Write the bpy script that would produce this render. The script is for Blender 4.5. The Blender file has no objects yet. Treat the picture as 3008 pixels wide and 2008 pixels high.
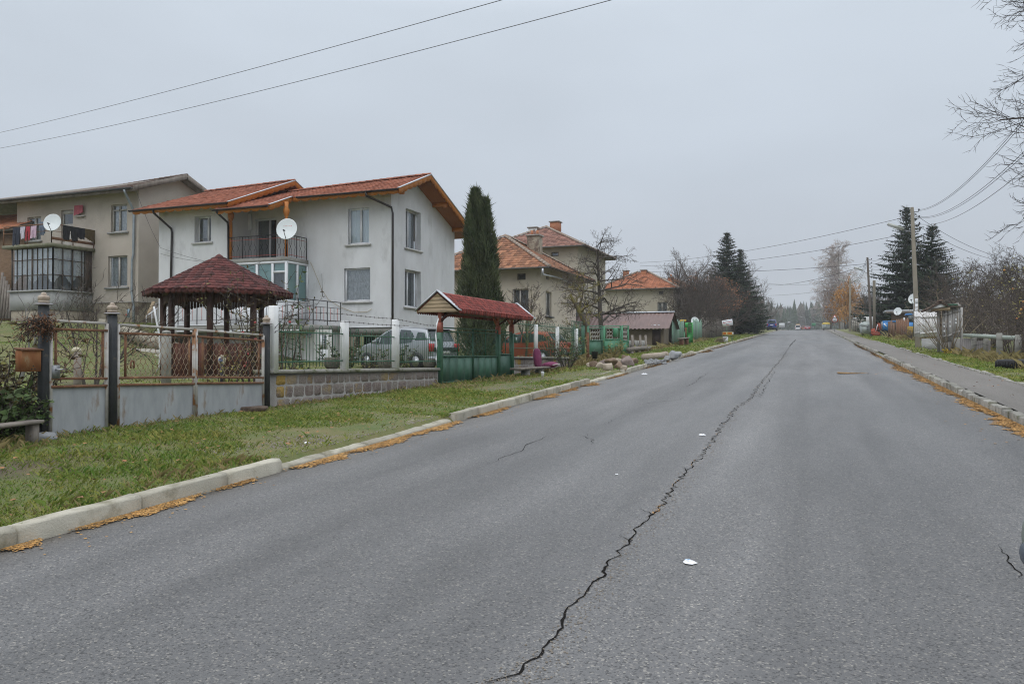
import bpy, math, random
import numpy as np
from mathutils import Vector, Matrix, noise as mnoise
rng = np.random.default_rng(7)
random.seed(7)
scene = bpy.context.scene
COL = scene.collection
PI = math.pi

# ------------------------------------------------------------------ camera model
F, CX, CY = 2284.4, 1504.0, 1004.0
YAW, PITCH, EYE = 0.36535, 0.01065, 1.6
def direction(x, y):
    a, b, c = (x - CX) / F, 1.0, -(y - CY) / F
    cp, sp = math.cos(PITCH), math.sin(PITCH)
    b, c = b * cp - c * sp, b * sp + c * cp
    cw, sw = math.cos(YAW), math.sin(YAW)
    return a * cw - b * sw, a * sw + b * cw, c
def at_x(x, y, X):
    d = direction(x, y); t = X / d[0]
    return Vector((X, d[1] * t, EYE + d[2] * t))
def at_y(x, y, Y):
    d = direction(x, y); t = Y / d[1]
    return Vector((d[0] * t, Y, EYE + d[2] * t))
def at_g(x, y, h=0.0):
    """where the line of sight meets the ground"""
    d = direction(x, y); lo, t = 0.0, 1.0
    while t < 900:
        if EYE + d[2] * t < G(d[0] * t, d[1] * t) + h: break
        lo = t; t *= 1.03
    hi = t
    for _ in range(40):
        t = (lo + hi) / 2
        if EYE + d[2] * t < G(d[0] * t, d[1] * t) + h: hi = t
        else: lo = t
    return Vector((d[0] * t, d[1] * t, EYE + d[2] * t))

# ------------------------------------------------------------------ terrain
def R(Y):
    """road height along the street"""
    z = 0.0345 * min(Y, 150)
    if Y > 150:
        u = min(Y, 170) - 150
        z += 0.0345 * u - 0.5 * (0.0345 - 0.0225) / 20 * u * u
    if Y > 170: z += 0.0225 * (min(Y, 320) - 170)
    if Y > 320: z += 0.02 * (Y - 320)
    return z
_zf = [(-60, -0.6), (0, .42), (6.75, .55), (11, .625), (17.3, .73), (22.3, .83), (29.7, 1.0), (38, 1.40), (50, 1.82), (150, 5.30)]
def lerp_tab(tab, Y):
    if Y <= tab[0][0]: return tab[0][1]
    for (a, za), (b, zb) in zip(tab, tab[1:]):
        if Y <= b: return za + (zb - za) * (Y - a) / (b - a)
    return None
def ZF(Y):
    z = lerp_tab(_zf, Y)
    return R(Y) + 0.12 if z is None else z
_cp = [(-9, 5, .55), (-9, 12, .68), (-9, 17, .75), (-9, 23, .80), (-9, 30, 1.0), (-16, 18, .83), (-12, 12, .74), (-14, 9, .78), (-20, 12, 1.15),
       (-20, 19, 1.0), (-26, 20, 1.9), (-33, 28, 2.95), (-40, 28, 3.1), (-46, 28, 3.1), (-33, 33, 3.1), (-20, 25, .85), (-15, 27, .80), (-25, 27, 1.6), (-13, 30, .9),
       (-12, 40, 1.45), (-17, 45, 1.7), (-16, 60, 2.3), (-30, 45, 2.8), (-50, 40, 3.8), (-50, 12, 2.6), (-50, 60, 4.2), (-30, 70, 3.6), (-14, 34, 1.0),
       (-20, 35, .9), (-30, 8, 1.8), (-80, 30, 5), (-12, 60, 2.2), (-20, 80, 3.2)]
_cpa = np.array(_cp); _cpoff = np.array([c[2] - (R(c[1]) + .1) for c in _cp])
def smooth(t):
    t = max(0.0, min(1.0, t)); return t * t * (3 - 2 * t)
def G(X, Y):
    r = R(Y)
    if X > -5.5 and X < 2.95: return r
    if X >= 2.95:
        return r + .13 + .02 * smooth((X - 4.4) / 2) + 0.010 * max(0, X - 9)
    zv = r + .115
    zf = ZF(Y)
    if X > -8.6:
        t = smooth((-5.65 - X) / 2.95)
        return zv + (zf - zv) * t
    d2 = (_cpa[:, 0] - X) ** 2 + (_cpa[:, 1] - Y) ** 2 + .5
    w = d2 ** -1.7
    off = float((w * _cpoff).sum() / (w.sum() + 1e-6))
    yz = r + .1 + off
    t = smooth((-8.6 - X) / 1.2)
    return zf + (yz - zf) * t

# ------------------------------------------------------------------ mesh builder
class MB:
    def __init__(s): s.v = []; s.f = []; s.m = []; s.r = []
    def add(s, vs, fs, mat=0, rnd=None):
        o = len(s.v); s.v.extend([tuple(map(float, p)) for p in vs])
        if rnd is None: rnd = random.random()
        for f in fs:
            s.f.append(tuple(i + o for i in f)); s.m.append(mat); s.r.append(rnd)
        return s
    def box(s, x0, x1, y0, y1, z0, z1, mat=0, rnd=None):
        return s.add([(x0, y0, z0), (x1, y0, z0), (x1, y1, z0), (x0, y1, z0), (x0, y0, z1), (x1, y0, z1), (x1, y1, z1), (x0, y1, z1)],
                     [(3, 2, 1, 0), (4, 5, 6, 7), (0, 1, 5, 4), (1, 2, 6, 5), (2, 3, 7, 6), (3, 0, 4, 7)], mat, rnd)
    def cbox(s, x0, x1, y0, y1, z0, z1, c=.01, mat=0, rnd=None):
        """box with chamfered vertical and top edges"""
        P = []
        for (z, k) in ((z0, 0), (z1 - c, 0), (z1, c)):
            for (x, y) in ((x0 + c, y0), (x1 - c, y0), (x1, y0 + c), (x1, y1 - c), (x1 - c, y1), (x0 + c, y1), (x0, y1 - c), (x0, y0 + c)):
                xx = min(max(x, x0 + k), x1 - k); yy = min(max(y, y0 + k), y1 - k)
                P.append((xx, yy, z))
        F_ = [tuple(range(7, -1, -1)), tuple(range(16, 24))]
        for l in (0, 8):
            for i in range(8): F_.append((l + i, l + (i + 1) % 8, l + 8 + (i + 1) % 8, l + 8 + i))
        return s.add(P, F_, mat, rnd)
    def beam(s, p, q, w, h, mat=0, up=(0, 0, 1), rnd=None):
        p, q = Vector(p), Vector(q); d = (q - p).normalized(); up = Vector(up)
        if abs(d.dot(up)) > .99: up = Vector((0, 1, 0))
        a = d.cross(up).normalized() * w / 2; b = a.cross(d).normalized() * h / 2
        vs = [p - a - b, p + a - b, p + a + b, p - a + b, q - a - b, q + a - b, q + a + b, q - a + b]
        return s.add(vs, [(0, 1, 2, 3), (7, 6, 5, 4), (0, 4, 5, 1), (1, 5, 6, 2), (2, 6, 7, 3), (3, 7, 4, 0)], mat, rnd)
    def tube(s, pts, rad, n=6, mat=0, cap=True, rnd=None):
        P = np.array([tuple(p) for p in pts], float); k = len(P)
        if np.isscalar(rad): rad = [rad] * k
        T = np.gradient(P, axis=0) if k > 2 else np.repeat((P[1:] - P[:1]), 2, axis=0)
        T /= (np.linalg.norm(T, axis=1, keepdims=True) + 1e-9)
        ref = np.array([0, 0, 1.]) if abs(T[0][2]) < .9 else np.array([1., 0, 0])
        A = np.cross(T, ref); A /= (np.linalg.norm(A, axis=1, keepdims=True) + 1e-9)
        B = np.cross(T, A)
        ang = np.arange(n) * 2 * PI / n
        ca, sa = np.cos(ang), np.sin(ang)
        V = P[:, None, :] + np.array(rad)[:, None, None] * (A[:, None, :] * ca[None, :, None] + B[:, None, :] * sa[None, :, None])
        fs = []
        for i in range(k - 1):
            for j in range(n):
                fs.append((i * n + j, i * n + (j + 1) % n, (i + 1) * n + (j + 1) % n, (i + 1) * n + j))
        if cap: fs += [tuple(range(n - 1, -1, -1)), tuple((k - 1) * n + j for j in range(n))]
        return s.add(V.reshape(-1, 3), fs, mat, rnd)
    def lathe(s, prof, n=16, c=(0, 0, 0), axis='z', mat=0, rnd=None, cap=True):
        vs = []
        for (r, h) in prof:
            for j in range(n):
                a = 2 * PI * j / n; x, y = r * math.cos(a), r * math.sin(a)
                p = (x, y, h) if axis == 'z' else ((h, x, y) if axis == 'x' else (y, h, x))
                vs.append((c[0] + p[0], c[1] + p[1], c[2] + p[2]))
        k = len(prof); fs = []
        for i in range(k - 1):
            for j in range(n): fs.append((i * n + j, i * n + (j + 1) % n, (i + 1) * n + (j + 1) % n, (i + 1) * n + j))
        if cap: fs += [tuple(range(n - 1, -1, -1)), tuple((k - 1) * n + j for j in range(n))]
        return s.add(vs, fs, mat, rnd)
    def ell(s, c, rx, ry, rz, nu=10, nv=7, jit=0., mat=0, rnd=None, seed=0, z0=-1.0):
        vs = []; q = random.Random(seed * 7 + 3)
        for i in range(nv + 1):
            ph = math.asin(z0) + (PI / 2 - math.asin(z0)) * i / nv
            for j in range(nu):
                a = 2 * PI * j / nu
                k = 1 + jit * (q.random() * 2 - 1)
                vs.append((c[0] + rx * k * math.cos(ph) * math.cos(a), c[1] + ry * k * math.cos(ph) * math.sin(a), c[2] + rz * k * math.sin(ph)))
        fs = []
        for i in range(nv):
            for j in range(nu): fs.append((i * nu + j, i * nu + (j + 1) % nu, (i + 1) * nu + (j + 1) % nu, (i + 1) * nu + j))
        fs.append(tuple(range(nu - 1, -1, -1)))
        return s.add(vs, fs, mat, rnd)
    def prism(s, poly, off, mat=0, rnd=None):
        """closed polygon (3-D points) pushed along the vector off"""
        n = len(poly); off = Vector(off)
        vs = [Vector(p) for p in poly] + [Vector(p) + off for p in poly]
        fs = [tuple(range(n - 1, -1, -1)), tuple(range(n, 2 * n))]
        for i in range(n): fs.append((i, (i + 1) % n, n + (i + 1) % n, n + i))
        return s.add(vs, fs, mat, rnd)
    def quad(s, a, b, c, d, mat=0, rnd=None): return s.add([a, b, c, d], [(0, 1, 2, 3)], mat, rnd)
    def build(s, name, mats, parent=None, smooth=False, origin=None):
        me = bpy.data.meshes.new(name)
        V = np.array(s.v, np.float32)
        L = WLOC.get(parent.name, (0, 0, 0)) if parent is not None else (origin or (0, 0, 0))
        V = V - np.array(L, np.float32)
        fill(me, V, s.f, s.m, s.r, smooth)
        for m in (mats if isinstance(mats, (list, tuple)) else [mats]): me.materials.append(m)
        o = bpy.data.objects.new(name, me); COL.objects.link(o)
        if parent is not None: o.parent = parent; WLOC[o.name] = L
        else: o.location = L; WLOC[o.name] = tuple(L)
        return o
WLOC = {}
def fill(me, V, faces, mi=None, rn=None, smooth=False):
    me.vertices.add(len(V)); me.vertices.foreach_set('co', np.asarray(V, np.float32).ravel())
    if isinstance(faces, np.ndarray):
        cnt = np.full(len(faces), faces.shape[1], np.int32); flat = faces.ravel().astype(np.int32)
    else:
        cnt = np.array([len(f) for f in faces], np.int32); flat = np.fromiter((i for f in faces for i in f), np.int32)
    me.loops.add(len(flat)); me.loops.foreach_set('vertex_index', flat)
    st = np.zeros(len(cnt), np.int32); st[1:] = np.cumsum(cnt)[:-1]
    me.polygons.add(len(cnt)); me.polygons.foreach_set('loop_start', st); me.polygons.foreach_set('loop_total', cnt)
    if mi is not None: me.polygons.foreach_set('material_index', np.asarray(mi, np.int32))
    if smooth: me.polygons.foreach_set('use_smooth', np.ones(len(cnt), bool))
    me.update(calc_edges=True)
    if rn is not None:
        a = me.attributes.new('rnd', 'FLOAT', 'FACE'); a.data.foreach_set('value', np.asarray(rn, np.float32))
def tag(o, label=None, cat=None, group=None, kind=None):
    if label: o['label'] = label
    if cat: o['category'] = cat
    if group: o['group'] = group
    if kind: o['kind'] = kind
    return o
def thing(name, label, cat, loc=(0, 0, 0), group=None):
    o = bpy.data.objects.new(name, None); COL.objects.link(o); o.location = loc; o.empty_display_size = .1
    WLOC[o.name] = tuple(loc)
    return tag(o, label, cat, group)
def structure(o): o['kind'] = 'structure'; return o
def dup(root, loc, rz=0, sc=1.0, label=None, group=None):
    r = root.copy(); COL.objects.link(r); r.location = loc; r.rotation_euler = (0, 0, rz)
    r.scale = (sc, sc, sc) if np.isscalar(sc) else sc
    if label: r['label'] = label
    if group: r['group'] = group
    for ch in list(root.children):
        c = ch.copy(); COL.objects.link(c); c.parent = r
        for g in list(ch.children):
            d = g.copy(); COL.objects.link(d); d.parent = c
    return r

# ------------------------------------------------------------------ materials
MATS = {}
def M(name, c1, c2=None, scale=4., rough=.8, bump=0., bscale=None, metal=0., rv=0., rc=None, spec=.5, lo=.35, hi=.65, stretch=None, detail=6., c3=None, s3=1., t3=(.55, .7), bdist=.02):
    """principled material: colour 1 to colour 2 by noise, a third colour in patches, per-face variation rv towards rc"""
    if name in MATS: return MATS[name]
    m = bpy.data.materials.new(name); m.use_nodes = True; MATS[name] = m
    nt = m.node_tree; N = nt.nodes; Lk = nt.links
    b = N['Principled BSDF']
    b.inputs['Roughness'].default_value = rough; b.inputs['Metallic'].default_value = metal
    b.inputs['Specular IOR Level'].default_value = spec
    b.inputs['Base Color'].default_value = (*c1, 1)
    tc = N.new('ShaderNodeTexCoord'); co = tc.outputs['Object']
    if stretch:
        mp = N.new('ShaderNodeMapping'); mp.inputs['Scale'].default_value = stretch; Lk.new(co, mp.inputs['Vector']); co = mp.outputs[0]
    col = None
    def noi(sc, det=detail):
        n = N.new('ShaderNodeTexNoise'); n.inputs['Scale'].default_value = sc; n.inputs['Detail'].default_value = det; n.inputs['Roughness'].default_value = .6
        Lk.new(co, n.inputs['Vector']); return n.outputs['Fac']
    def rng_(src, a, bb):
        r = N.new('ShaderNodeMapRange'); r.inputs['From Min'].default_value = a; r.inputs['From Max'].default_value = bb; Lk.new(src, r.inputs['Value']); return r.outputs[0]
    def mix(f, A, B):
        x = N.new('ShaderNodeMix'); x.data_type = 'RGBA'
        Lk.new(f, x.inputs['Factor'])
        for sock, val in ((x.inputs['A'], A), (x.inputs['B'], B)):
            if isinstance(val, tuple): sock.default_value = (*val, 1)
            else: Lk.new(val, sock)
        return x.outputs['Result']
    if c2 is not None:
        col = mix(rng_(noi(scale), lo, hi), c1, c2)
    if c3 is not None:
        col = mix(rng_(noi(s3), *t3), col if col is not None else c1, c3)
    if rv:
        at = N.new('ShaderNodeAttribute'); at.attribute_name = 'rnd'
        if rc is None:
            k = N.new('ShaderNodeMapRange'); k.inputs['To Min'].default_value = 1 - rv; k.inputs['To Max'].default_value = 1 + rv; Lk.new(at.outputs['Fac'], k.inputs['Value'])
            vm = N.new('ShaderNodeVectorMath'); vm.operation = 'SCALE'
            if col is not None: Lk.new(col, vm.inputs[0])
            else: vm.inputs[0].default_value = c1
            Lk.new(k.outputs[0], vm.inputs['Scale']); col = vm.outputs[0]
        else:
            k = N.new('ShaderNodeMath'); k.operation = 'MULTIPLY'; k.inputs[1].default_value = rv; Lk.new(at.outputs['Fac'], k.inputs[0])
            col = mix(k.outputs[0], col if col is not None else c1, rc)
    if col is not None: Lk.new(col, b.inputs['Base Color'])
    if bump:
        bp = N.new('ShaderNodeBump'); bp.inputs['Strength'].default_value = bump; bp.inputs['Distance'].default_value = bdist
        Lk.new(noi(bscale or scale * 4, 4.), bp.inputs['Height']); Lk.new(bp.outputs[0], b.inputs['Normal'])
    return m
def glass_mat(name, tint=(.9, .95, .95), refl=.25):
    m = bpy.data.materials.new(name); m.use_nodes = True; nt = m.node_tree; N = nt.nodes; Lk = nt.links
    N.remove(N['Principled BSDF'])
    t = N.new('ShaderNodeBsdfTransparent'); t.inputs[0].default_value = (*tint, 1)
    g = N.new('ShaderNodeBsdfGlossy'); g.inputs['Roughness'].default_value = .03; g.inputs['Color'].default_value = (.9, .95, 1, 1)
    lw = N.new('ShaderNodeLayerWeight'); lw.inputs['Blend'].default_value = .3
    a = N.new('ShaderNodeMath'); a.operation = 'MULTIPLY_ADD'; a.inputs[1].default_value = .7; a.inputs[2].default_value = refl * .4; a.use_clamp = True
    Lk.new(lw.outputs['Fresnel'], a.inputs[0])
    x = N.new('ShaderNodeMixShader'); Lk.new(a.outputs[0], x.inputs[0]); Lk.new(t.outputs[0], x.inputs[1]); Lk.new(g.outputs[0], x.inputs[2])
    Lk.new(x.outputs[0], N['Material Output'].inputs['Surface'])
    return m
# ------------------------------------------------------------------ light, air, camera
w = bpy.data.worlds.new("World"); scene.world = w; w.use_nodes = True
nt = w.node_tree; N = nt.nodes; Lk = nt.links
bg = N['Background']
sky = N.new('ShaderNodeTexSky'); sky.sky_type = 'NISHITA'; sky.sun_disc = False
SUN_EL, SUN_AZ = math.radians(52), math.radians(200)
sky.sun_elevation = SUN_EL; sky.sun_rotation = SUN_AZ; sky.dust_density = 6; sky.air_density = 1.5
tc = N.new('ShaderNodeTexCoord'); sep = N.new('ShaderNodeSeparateXYZ'); Lk.new(tc.outputs['Generated'], sep.inputs[0])
cr = N.new('ShaderNodeValToRGB'); Lk.new(sep.outputs['Z'], cr.inputs[0])
el = cr.color_ramp.elements
el[0].position = 0.0; el[0].color = (.50, .535, .59, 1)
el[1].position = 1.0; el[1].color = (1.9, 1.98, 2.08, 1)
for p, c in ((.10, (.505, .55, .62)), (.22, (.545, .605, .685)), (.40, (.62, .69, .775)), (.6, (1.25, 1.34, 1.45))):
    e = el.new(p); e.color = (*c, 1)
# soft unevenness of the cloud layer
nz = N.new('ShaderNodeTexNoise'); nz.inputs['Scale'].default_value = 2.2; nz.inputs['Detail'].default_value = 3
mpn = N.new('ShaderNodeMapping'); mpn.inputs['Scale'].default_value = (1, 1, 2.5)
Lk.new(tc.outputs['Generated'], mpn.inputs[0]); Lk.new(mpn.outputs[0], nz.inputs['Vector'])
mr = N.new('ShaderNodeMapRange'); mr.inputs['From Min'].default_value = .3; mr.inputs['From Max'].default_value = .7
mr.inputs['To Min'].default_value = 9.75; mr.inputs['To Max'].default_value = 11.0; Lk.new(nz.outputs['Fac'], mr.inputs['Value'])
sc_ = N.new('ShaderNodeVectorMath'); sc_.operation = 'SCALE'; Lk.new(cr.outputs[0], sc_.inputs[0]); Lk.new(mr.outputs[0], sc_.inputs['Scale'])
mx = N.new('ShaderNodeMix'); mx.data_type = 'RGBA'; mx.inputs['Factor'].default_value = .97
Lk.new(sky.outputs[0], mx.inputs['A']); Lk.new(sc_.outputs[0], mx.inputs['B']); Lk.new(mx.outputs['Result'], bg.inputs['Color'])
bg.inputs['Strength'].default_value = .1
sl = bpy.data.lights.new('sun', 'SUN'); sl.energy = .55; sl.angle = math.radians(45); sl.color = (1, .97, .92)
so = bpy.data.objects.new('sun', sl); COL.objects.link(so)
so.rotation_euler = (PI / 2 - SUN_EL, 0, PI - SUN_AZ)
cd = bpy.data.cameras.new('camera'); cam = bpy.data.objects.new('camera', cd); COL.objects.link(cam)
cd.sensor_width = 36; cd.lens = F / 3008 * 36; cd.clip_start = .05; cd.clip_end = 3000
cam.location = (0, 0, EYE); cam.rotation_euler = (PI / 2 + PITCH, 0, YAW); scene.camera = cam
vs_ = scene.view_settings; vs_.view_transform = 'Standard'; vs_.look = 'None'; vs_.gamma = 1; vs_.exposure = 0.0
scene.cycles.use_denoising = True; scene.cycles.denoising_input_passes = 'RGB_ALBEDO_NORMAL'; scene.cycles.denoising_prefilter = 'NONE'; scene.cycles.use_adaptive_sampling = False; scene.cycles.sampling_pattern = 'BLUE_NOISE'; scene.cycles.caustics_reflective = False; scene.cycles.caustics_refractive = False; scene.cycles.max_bounces = 6; scene.cycles.transparent_max_bounces = 24
scene.cycles.volume_bounces = 1; scene.render.filter_size = 1.05; scene.cycles.pixel_filter_type = 'BLACKMAN_HARRIS'; scene.cycles.filter_width = 1.1
hz = MB().box(-400, 380, -60, 760, -3.2, 36).build('haze', [])
hm = bpy.data.materials.new('haze_air'); hm.use_nodes = True; hn = hm.node_tree.nodes; hn.remove(hn['Principled BSDF'])
pv = hn.new('ShaderNodeVolumePrincipled'); pv.inputs['Color'].default_value = (.90, .92, .95, 1); pv.inputs['Density'].default_value = .0005; pv.inputs['Anisotropy'].default_value = .1
hm.node_tree.links.new(pv.outputs[0], hn['Material Output'].inputs['Volume']); hz.data.materials.append(hm)
hz['kind'] = 'stuff'

# ------------------------------------------------------------------ ground sheet
Ytab = np.arange(-80, 1200, .5); Rtab = np.array([R(y) for y in Ytab]); Ztab = np.array([ZF(y) for y in Ytab])
def GV(X, Y):
    X = np.asarray(X, float); Y = np.asarray(Y, float)
    r = np.interp(Y, Ytab, Rtab); zf = np.interp(Y, Ytab, Ztab); z = r.copy()
    S_ = lambda t: (lambda u: u * u * (3 - 2 * u))(np.clip(t, 0, 1))
    k = X >= 2.95; z[k] = r[k] + .13 + .02 * S_((X[k] - 4.4) / 2) + .010 * np.maximum(0, X[k] - 9)
    k = (X <= -5.5); zv = r + .115
    z[k] = zv[k] + (zf[k] - zv[k]) * S_((-5.65 - X[k]) / 2.95)
    k = np.where(X <= -8.6)[0]
    for c in np.array_split(k, max(1, len(k) // 20000)):
        if len(c) == 0: continue
        d2 = (_cpa[None, :, 0] - X[c, None]) ** 2 + (_cpa[None, :, 1] - Y[c, None]) ** 2 + .5
        ww = d2 ** -1.7; off = (ww * _cpoff).sum(1) / (ww.sum(1) + 1e-6)
        yz = r[c] + .1 + off
        z[c] = zf[c] + (yz - zf[c]) * S_((-8.6 - X[c]) / 1.2)
    return z
def vnoise(X, Y, sc, seed=0):
    q = np.random.default_rng(seed); ph = q.random(8) * 6.28; a = q.random(8) * 6.28; fz = .6 + q.random(8) * 1.6
    return sum(np.sin((X * np.cos(a[i]) + Y * np.sin(a[i])) * sc * fz[i] + ph[i]) for i in range(8)) / 8
Xs = np.unique(np.round(np.concatenate([np.arange(-400, -60, 20), np.arange(-60, -20, 1.25), np.arange(-20, -8.6, .4), np.arange(-8.6, -5.65, .15), [-5.66, -5.45, 2.9, 3.06],
     np.arange(3.1, 9, .25), np.arange(9, 40, 1.5), np.arange(40, 401, 20)]), 3))
Ys = np.unique(np.concatenate([np.arange(-40, 2, 2), np.arange(2, 32, .3), np.arange(32, 80, .8), np.arange(80, 330, 4), np.arange(330, 780, 15)]))
gx, gy = np.meshgrid(Xs, Ys, indexing='ij'); gz = GV(gx.ravel(), gy.ravel()).reshape(gx.shape)
verge = ((gx < -5.7) | (gx > 4.6))
gz += np.where(verge, .035 * vnoise(gx, gy, 2.2, 1) + .02 * vnoise(gx, gy, 6., 2), 0)
gz = np.where((gx > -5.5) & (gx < 3.0), gz - .07, gz)
gz = np.where((gx >= 3.0) & (gx < 4.45), gz - .05, gz)
n1, n2 = gx.shape
idx = np.arange(n1 * n2).reshape(n1, n2)
fq = np.stack([idx[:-1, :-1], idx[1:, :-1], idx[1:, 1:], idx[:-1, 1:]], -1).reshape(-1, 4)
me = bpy.data.meshes.new('ground'); fill(me, np.stack([gx, gy, gz], -1).reshape(-1, 3), fq, smooth=True)
m_soil = M('turf_soil', (.085, .115, .028), (.15, .13, .052), scale=1.6, rough=.95, bump=.6, bscale=30, c3=(.075, .055, .036), s3=.6, t3=(.60, .72), bdist=.03)
me.materials.append(m_soil)
ground = bpy.data.objects.new('ground', me); COL.objects.link(ground); structure(ground)

# ------------------------------------------------------------------ road
def strip(name, x0, x1, y0, y1, dz, mat, nx=6, dy=.6, far=None):
    ys = np.concatenate([np.arange(y0, min(y1, 60), dy), np.arange(max(y0, 60), y1, 3)]) if y1 > 60 else np.arange(y0, y1, dy)
    ys = np.append(ys, y1); xs = np.linspace(x0, x1, nx)
    a, b = np.meshgrid(xs, ys, indexing='ij'); z = np.interp(b, Ytab, Rtab) + dz
    ii = np.arange(a.size).reshape(a.shape)
    fs = np.stack([ii[:-1, :-1], ii[1:, :-1], ii[1:, 1:], ii[:-1, 1:]], -1).reshape(-1, 4)
    me = bpy.data.meshes.new(name); fill(me, np.stack([a, b, z], -1).reshape(-1, 3), fs, smooth=True); me.materials.append(mat)
    o = bpy.data.objects.new(name, me); COL.objects.link(o); return structure(o)
def asphalt(name, base, light, dark, tint, rough=.5, grain=75.):
    m = bpy.data.materials.new(name); m.use_nodes = True; nt = m.node_tree; N = nt.nodes; Lk = nt.links; b = N['Principled BSDF']
    tc = N.new('ShaderNodeTexCoord'); co = tc.outputs['Object']
    vo = N.new('ShaderNodeTexVoronoi'); vo.inputs['Scale'].default_value = grain; Lk.new(co, vo.inputs['Vector'])
    sp = N.new('ShaderNodeSeparateColor'); Lk.new(vo.outputs['Color'], sp.inputs[0])
    r = N.new('ShaderNodeValToRGB'); Lk.new(sp.outputs[0], r.inputs[0]); e = r.color_ramp.elements
    e[0].position = 0; e[0].color = (*dark, 1); e[1].position = 1; e[1].color = (*light, 1)
    for p, c in ((.10, dark), (.22, base), (.80, base), (.93, tint)):
        q = e.new(p); q.color = (*c, 1)
    n = N.new('ShaderNodeTexNoise'); n.inputs['Scale'].default_value = 1.1; n.inputs['Detail'].default_value = 8; n.inputs['Roughness'].default_value = .65
    mp = N.new('ShaderNodeMapping'); mp.inputs['Scale'].default_value = (1.0, .22, 1); Lk.new(co, mp.inputs[0]); Lk.new(mp.outputs[0], n.inputs['Vector'])
    k = N.new('ShaderNodeMapRange'); k.inputs['From Min'].default_value = .3; k.inputs['From Max'].default_value = .7; k.inputs['To Min'].default_value = .78; k.inputs['To Max'].default_value = 1.2
    Lk.new(n.outputs['Fac'], k.inputs['Value'])
    s = N.new('ShaderNodeVectorMath'); s.operation = 'SCALE'; Lk.new(r.outputs[0], s.inputs[0]); Lk.new(k.outputs[0], s.inputs['Scale'])
    # darker damp blotches
    n2 = N.new('ShaderNodeTexNoise'); n2.inputs['Scale'].default_value = .33; n2.inputs['Detail'].default_value = 5; Lk.new(mp.outputs[0], n2.inputs['Vector'])
    k2 = N.new('ShaderNodeMapRange'); k2.inputs['From Min'].default_value = .45; k2.inputs['From Max'].default_value = .68; k2.inputs['To Min'].default_value = 1.05; k2.inputs['To Max'].default_value = .78
    Lk.new(n2.outputs['Fac'], k2.inputs['Value'])
    s2 = N.new('ShaderNodeVectorMath'); s2.operation = 'SCALE'; Lk.new(s.outputs[0], s2.inputs[0]); Lk.new(k2.outputs[0], s2.inputs['Scale'])
    # wheel lanes along the street and grit washed to the edges
    mp3 = N.new('ShaderNodeMapping'); mp3.inputs['Scale'].default_value = (.95, .035, 0); Lk.new(co, mp3.inputs[0])
    n3 = N.new('ShaderNodeTexNoise'); n3.inputs['Scale'].default_value = 1.0; n3.inputs['Detail'].default_value = 3; Lk.new(mp3.outputs[0], n3.inputs['Vector'])
    k3 = N.new('ShaderNodeMapRange'); k3.inputs['From Min'].default_value = .35; k3.inputs['From Max'].default_value = .65; k3.inputs['To Min'].default_value = .77; k3.inputs['To Max'].default_value = 1.2
    Lk.new(n3.outputs['Fac'], k3.inputs['Value']); s3 = N.new('ShaderNodeVectorMath'); s3.operation = 'SCALE'; Lk.new(s2.outputs[0], s3.inputs[0]); Lk.new(k3.outputs[0], s3.inputs['Scale'])
    sx = N.new('ShaderNodeSeparateXYZ'); Lk.new(co, sx.inputs[0]); ab = N.new('ShaderNodeMath'); ab.operation = 'ADD'; ab.inputs[1].default_value = 1.27; Lk.new(sx.outputs[0], ab.inputs[0])
    aa = N.new('ShaderNodeMath'); aa.operation = 'ABSOLUTE'; Lk.new(ab.outputs[0], aa.inputs[0]); nn = N.new('ShaderNodeMath'); nn.operation = 'MULTIPLY_ADD'; nn.inputs[1].default_value = 1.6; Lk.new(n.outputs['Fac'], nn.inputs[0]); Lk.new(aa.outputs[0], nn.inputs[2])
    ke = N.new('ShaderNodeMapRange'); ke.inputs['From Min'].default_value = 4.45; ke.inputs['From Max'].default_value = 5.2; ke.inputs['To Max'].default_value = .55; Lk.new(nn.outputs[0], ke.inputs['Value'])
    gm = N.new('ShaderNodeMix'); gm.data_type = 'RGBA'; gm.inputs['B'].default_value = (.125, .105, .08, 1); Lk.new(ke.outputs[0], gm.inputs['Factor']); Lk.new(s3.outputs[0], gm.inputs['A'])
    Lk.new(gm.outputs['Result'], b.inputs['Base Color'])
    kr = N.new('ShaderNodeMapRange'); kr.inputs['From Min'].default_value = .4; kr.inputs['From Max'].default_value = .7; kr.inputs['To Min'].default_value = rough + .08; kr.inputs['To Max'].default_value = rough - .08
    Lk.new(n2.outputs['Fac'], kr.inputs['Value']); Lk.new(kr.outputs[0], b.inputs['Roughness'])
    bp = N.new('ShaderNodeBump'); bp.inputs['Strength'].default_value = .55; bp.inputs['Distance'].default_value = .006
    Lk.new(vo.outputs['Distance'], bp.inputs['Height']); Lk.new(bp.outputs[0], b.inputs['Normal'])
    return m
m_road = asphalt('worn_asphalt', (.108, .106, .106), (.26, .245, .22), (.048, .047, .047), (.165, .155, .145), grain=95.)
road = strip('road', -5.5, 2.95, -30, 620, 0, m_road, nx=12)
m_kerb = M('kerb_concrete', (.31, .285, .225), (.39, .365, .30), scale=3, rough=.9, bump=.5, bscale=60, rv=.22, c3=(.17, .155, .105), s3=2.6, t3=(.54, .70))
m_kerb_old = M('kerb_old_concrete', (.20, .19, .165), (.34, .325, .29), scale=5, rough=.95, bump=.7, bscale=45, rv=.25, c3=(.10, .105, .055), s3=3, t3=(.55, .68))
m_pave = asphalt('grey_pavement', (.17, .165, .165), (.33, .31, .29), (.08, .08, .08), (.24, .225, .21), rough=.75, grain=60)
for (a, b, t) in ((-20, 64.5, .135), (65.0, 79.5, .10), (80.2, 150, .135), (150.5, 300, .12)):
    strip('pavement', 3.1, 4.37, a, b, t, m_pave, nx=4)
pv1 = MB()
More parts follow.
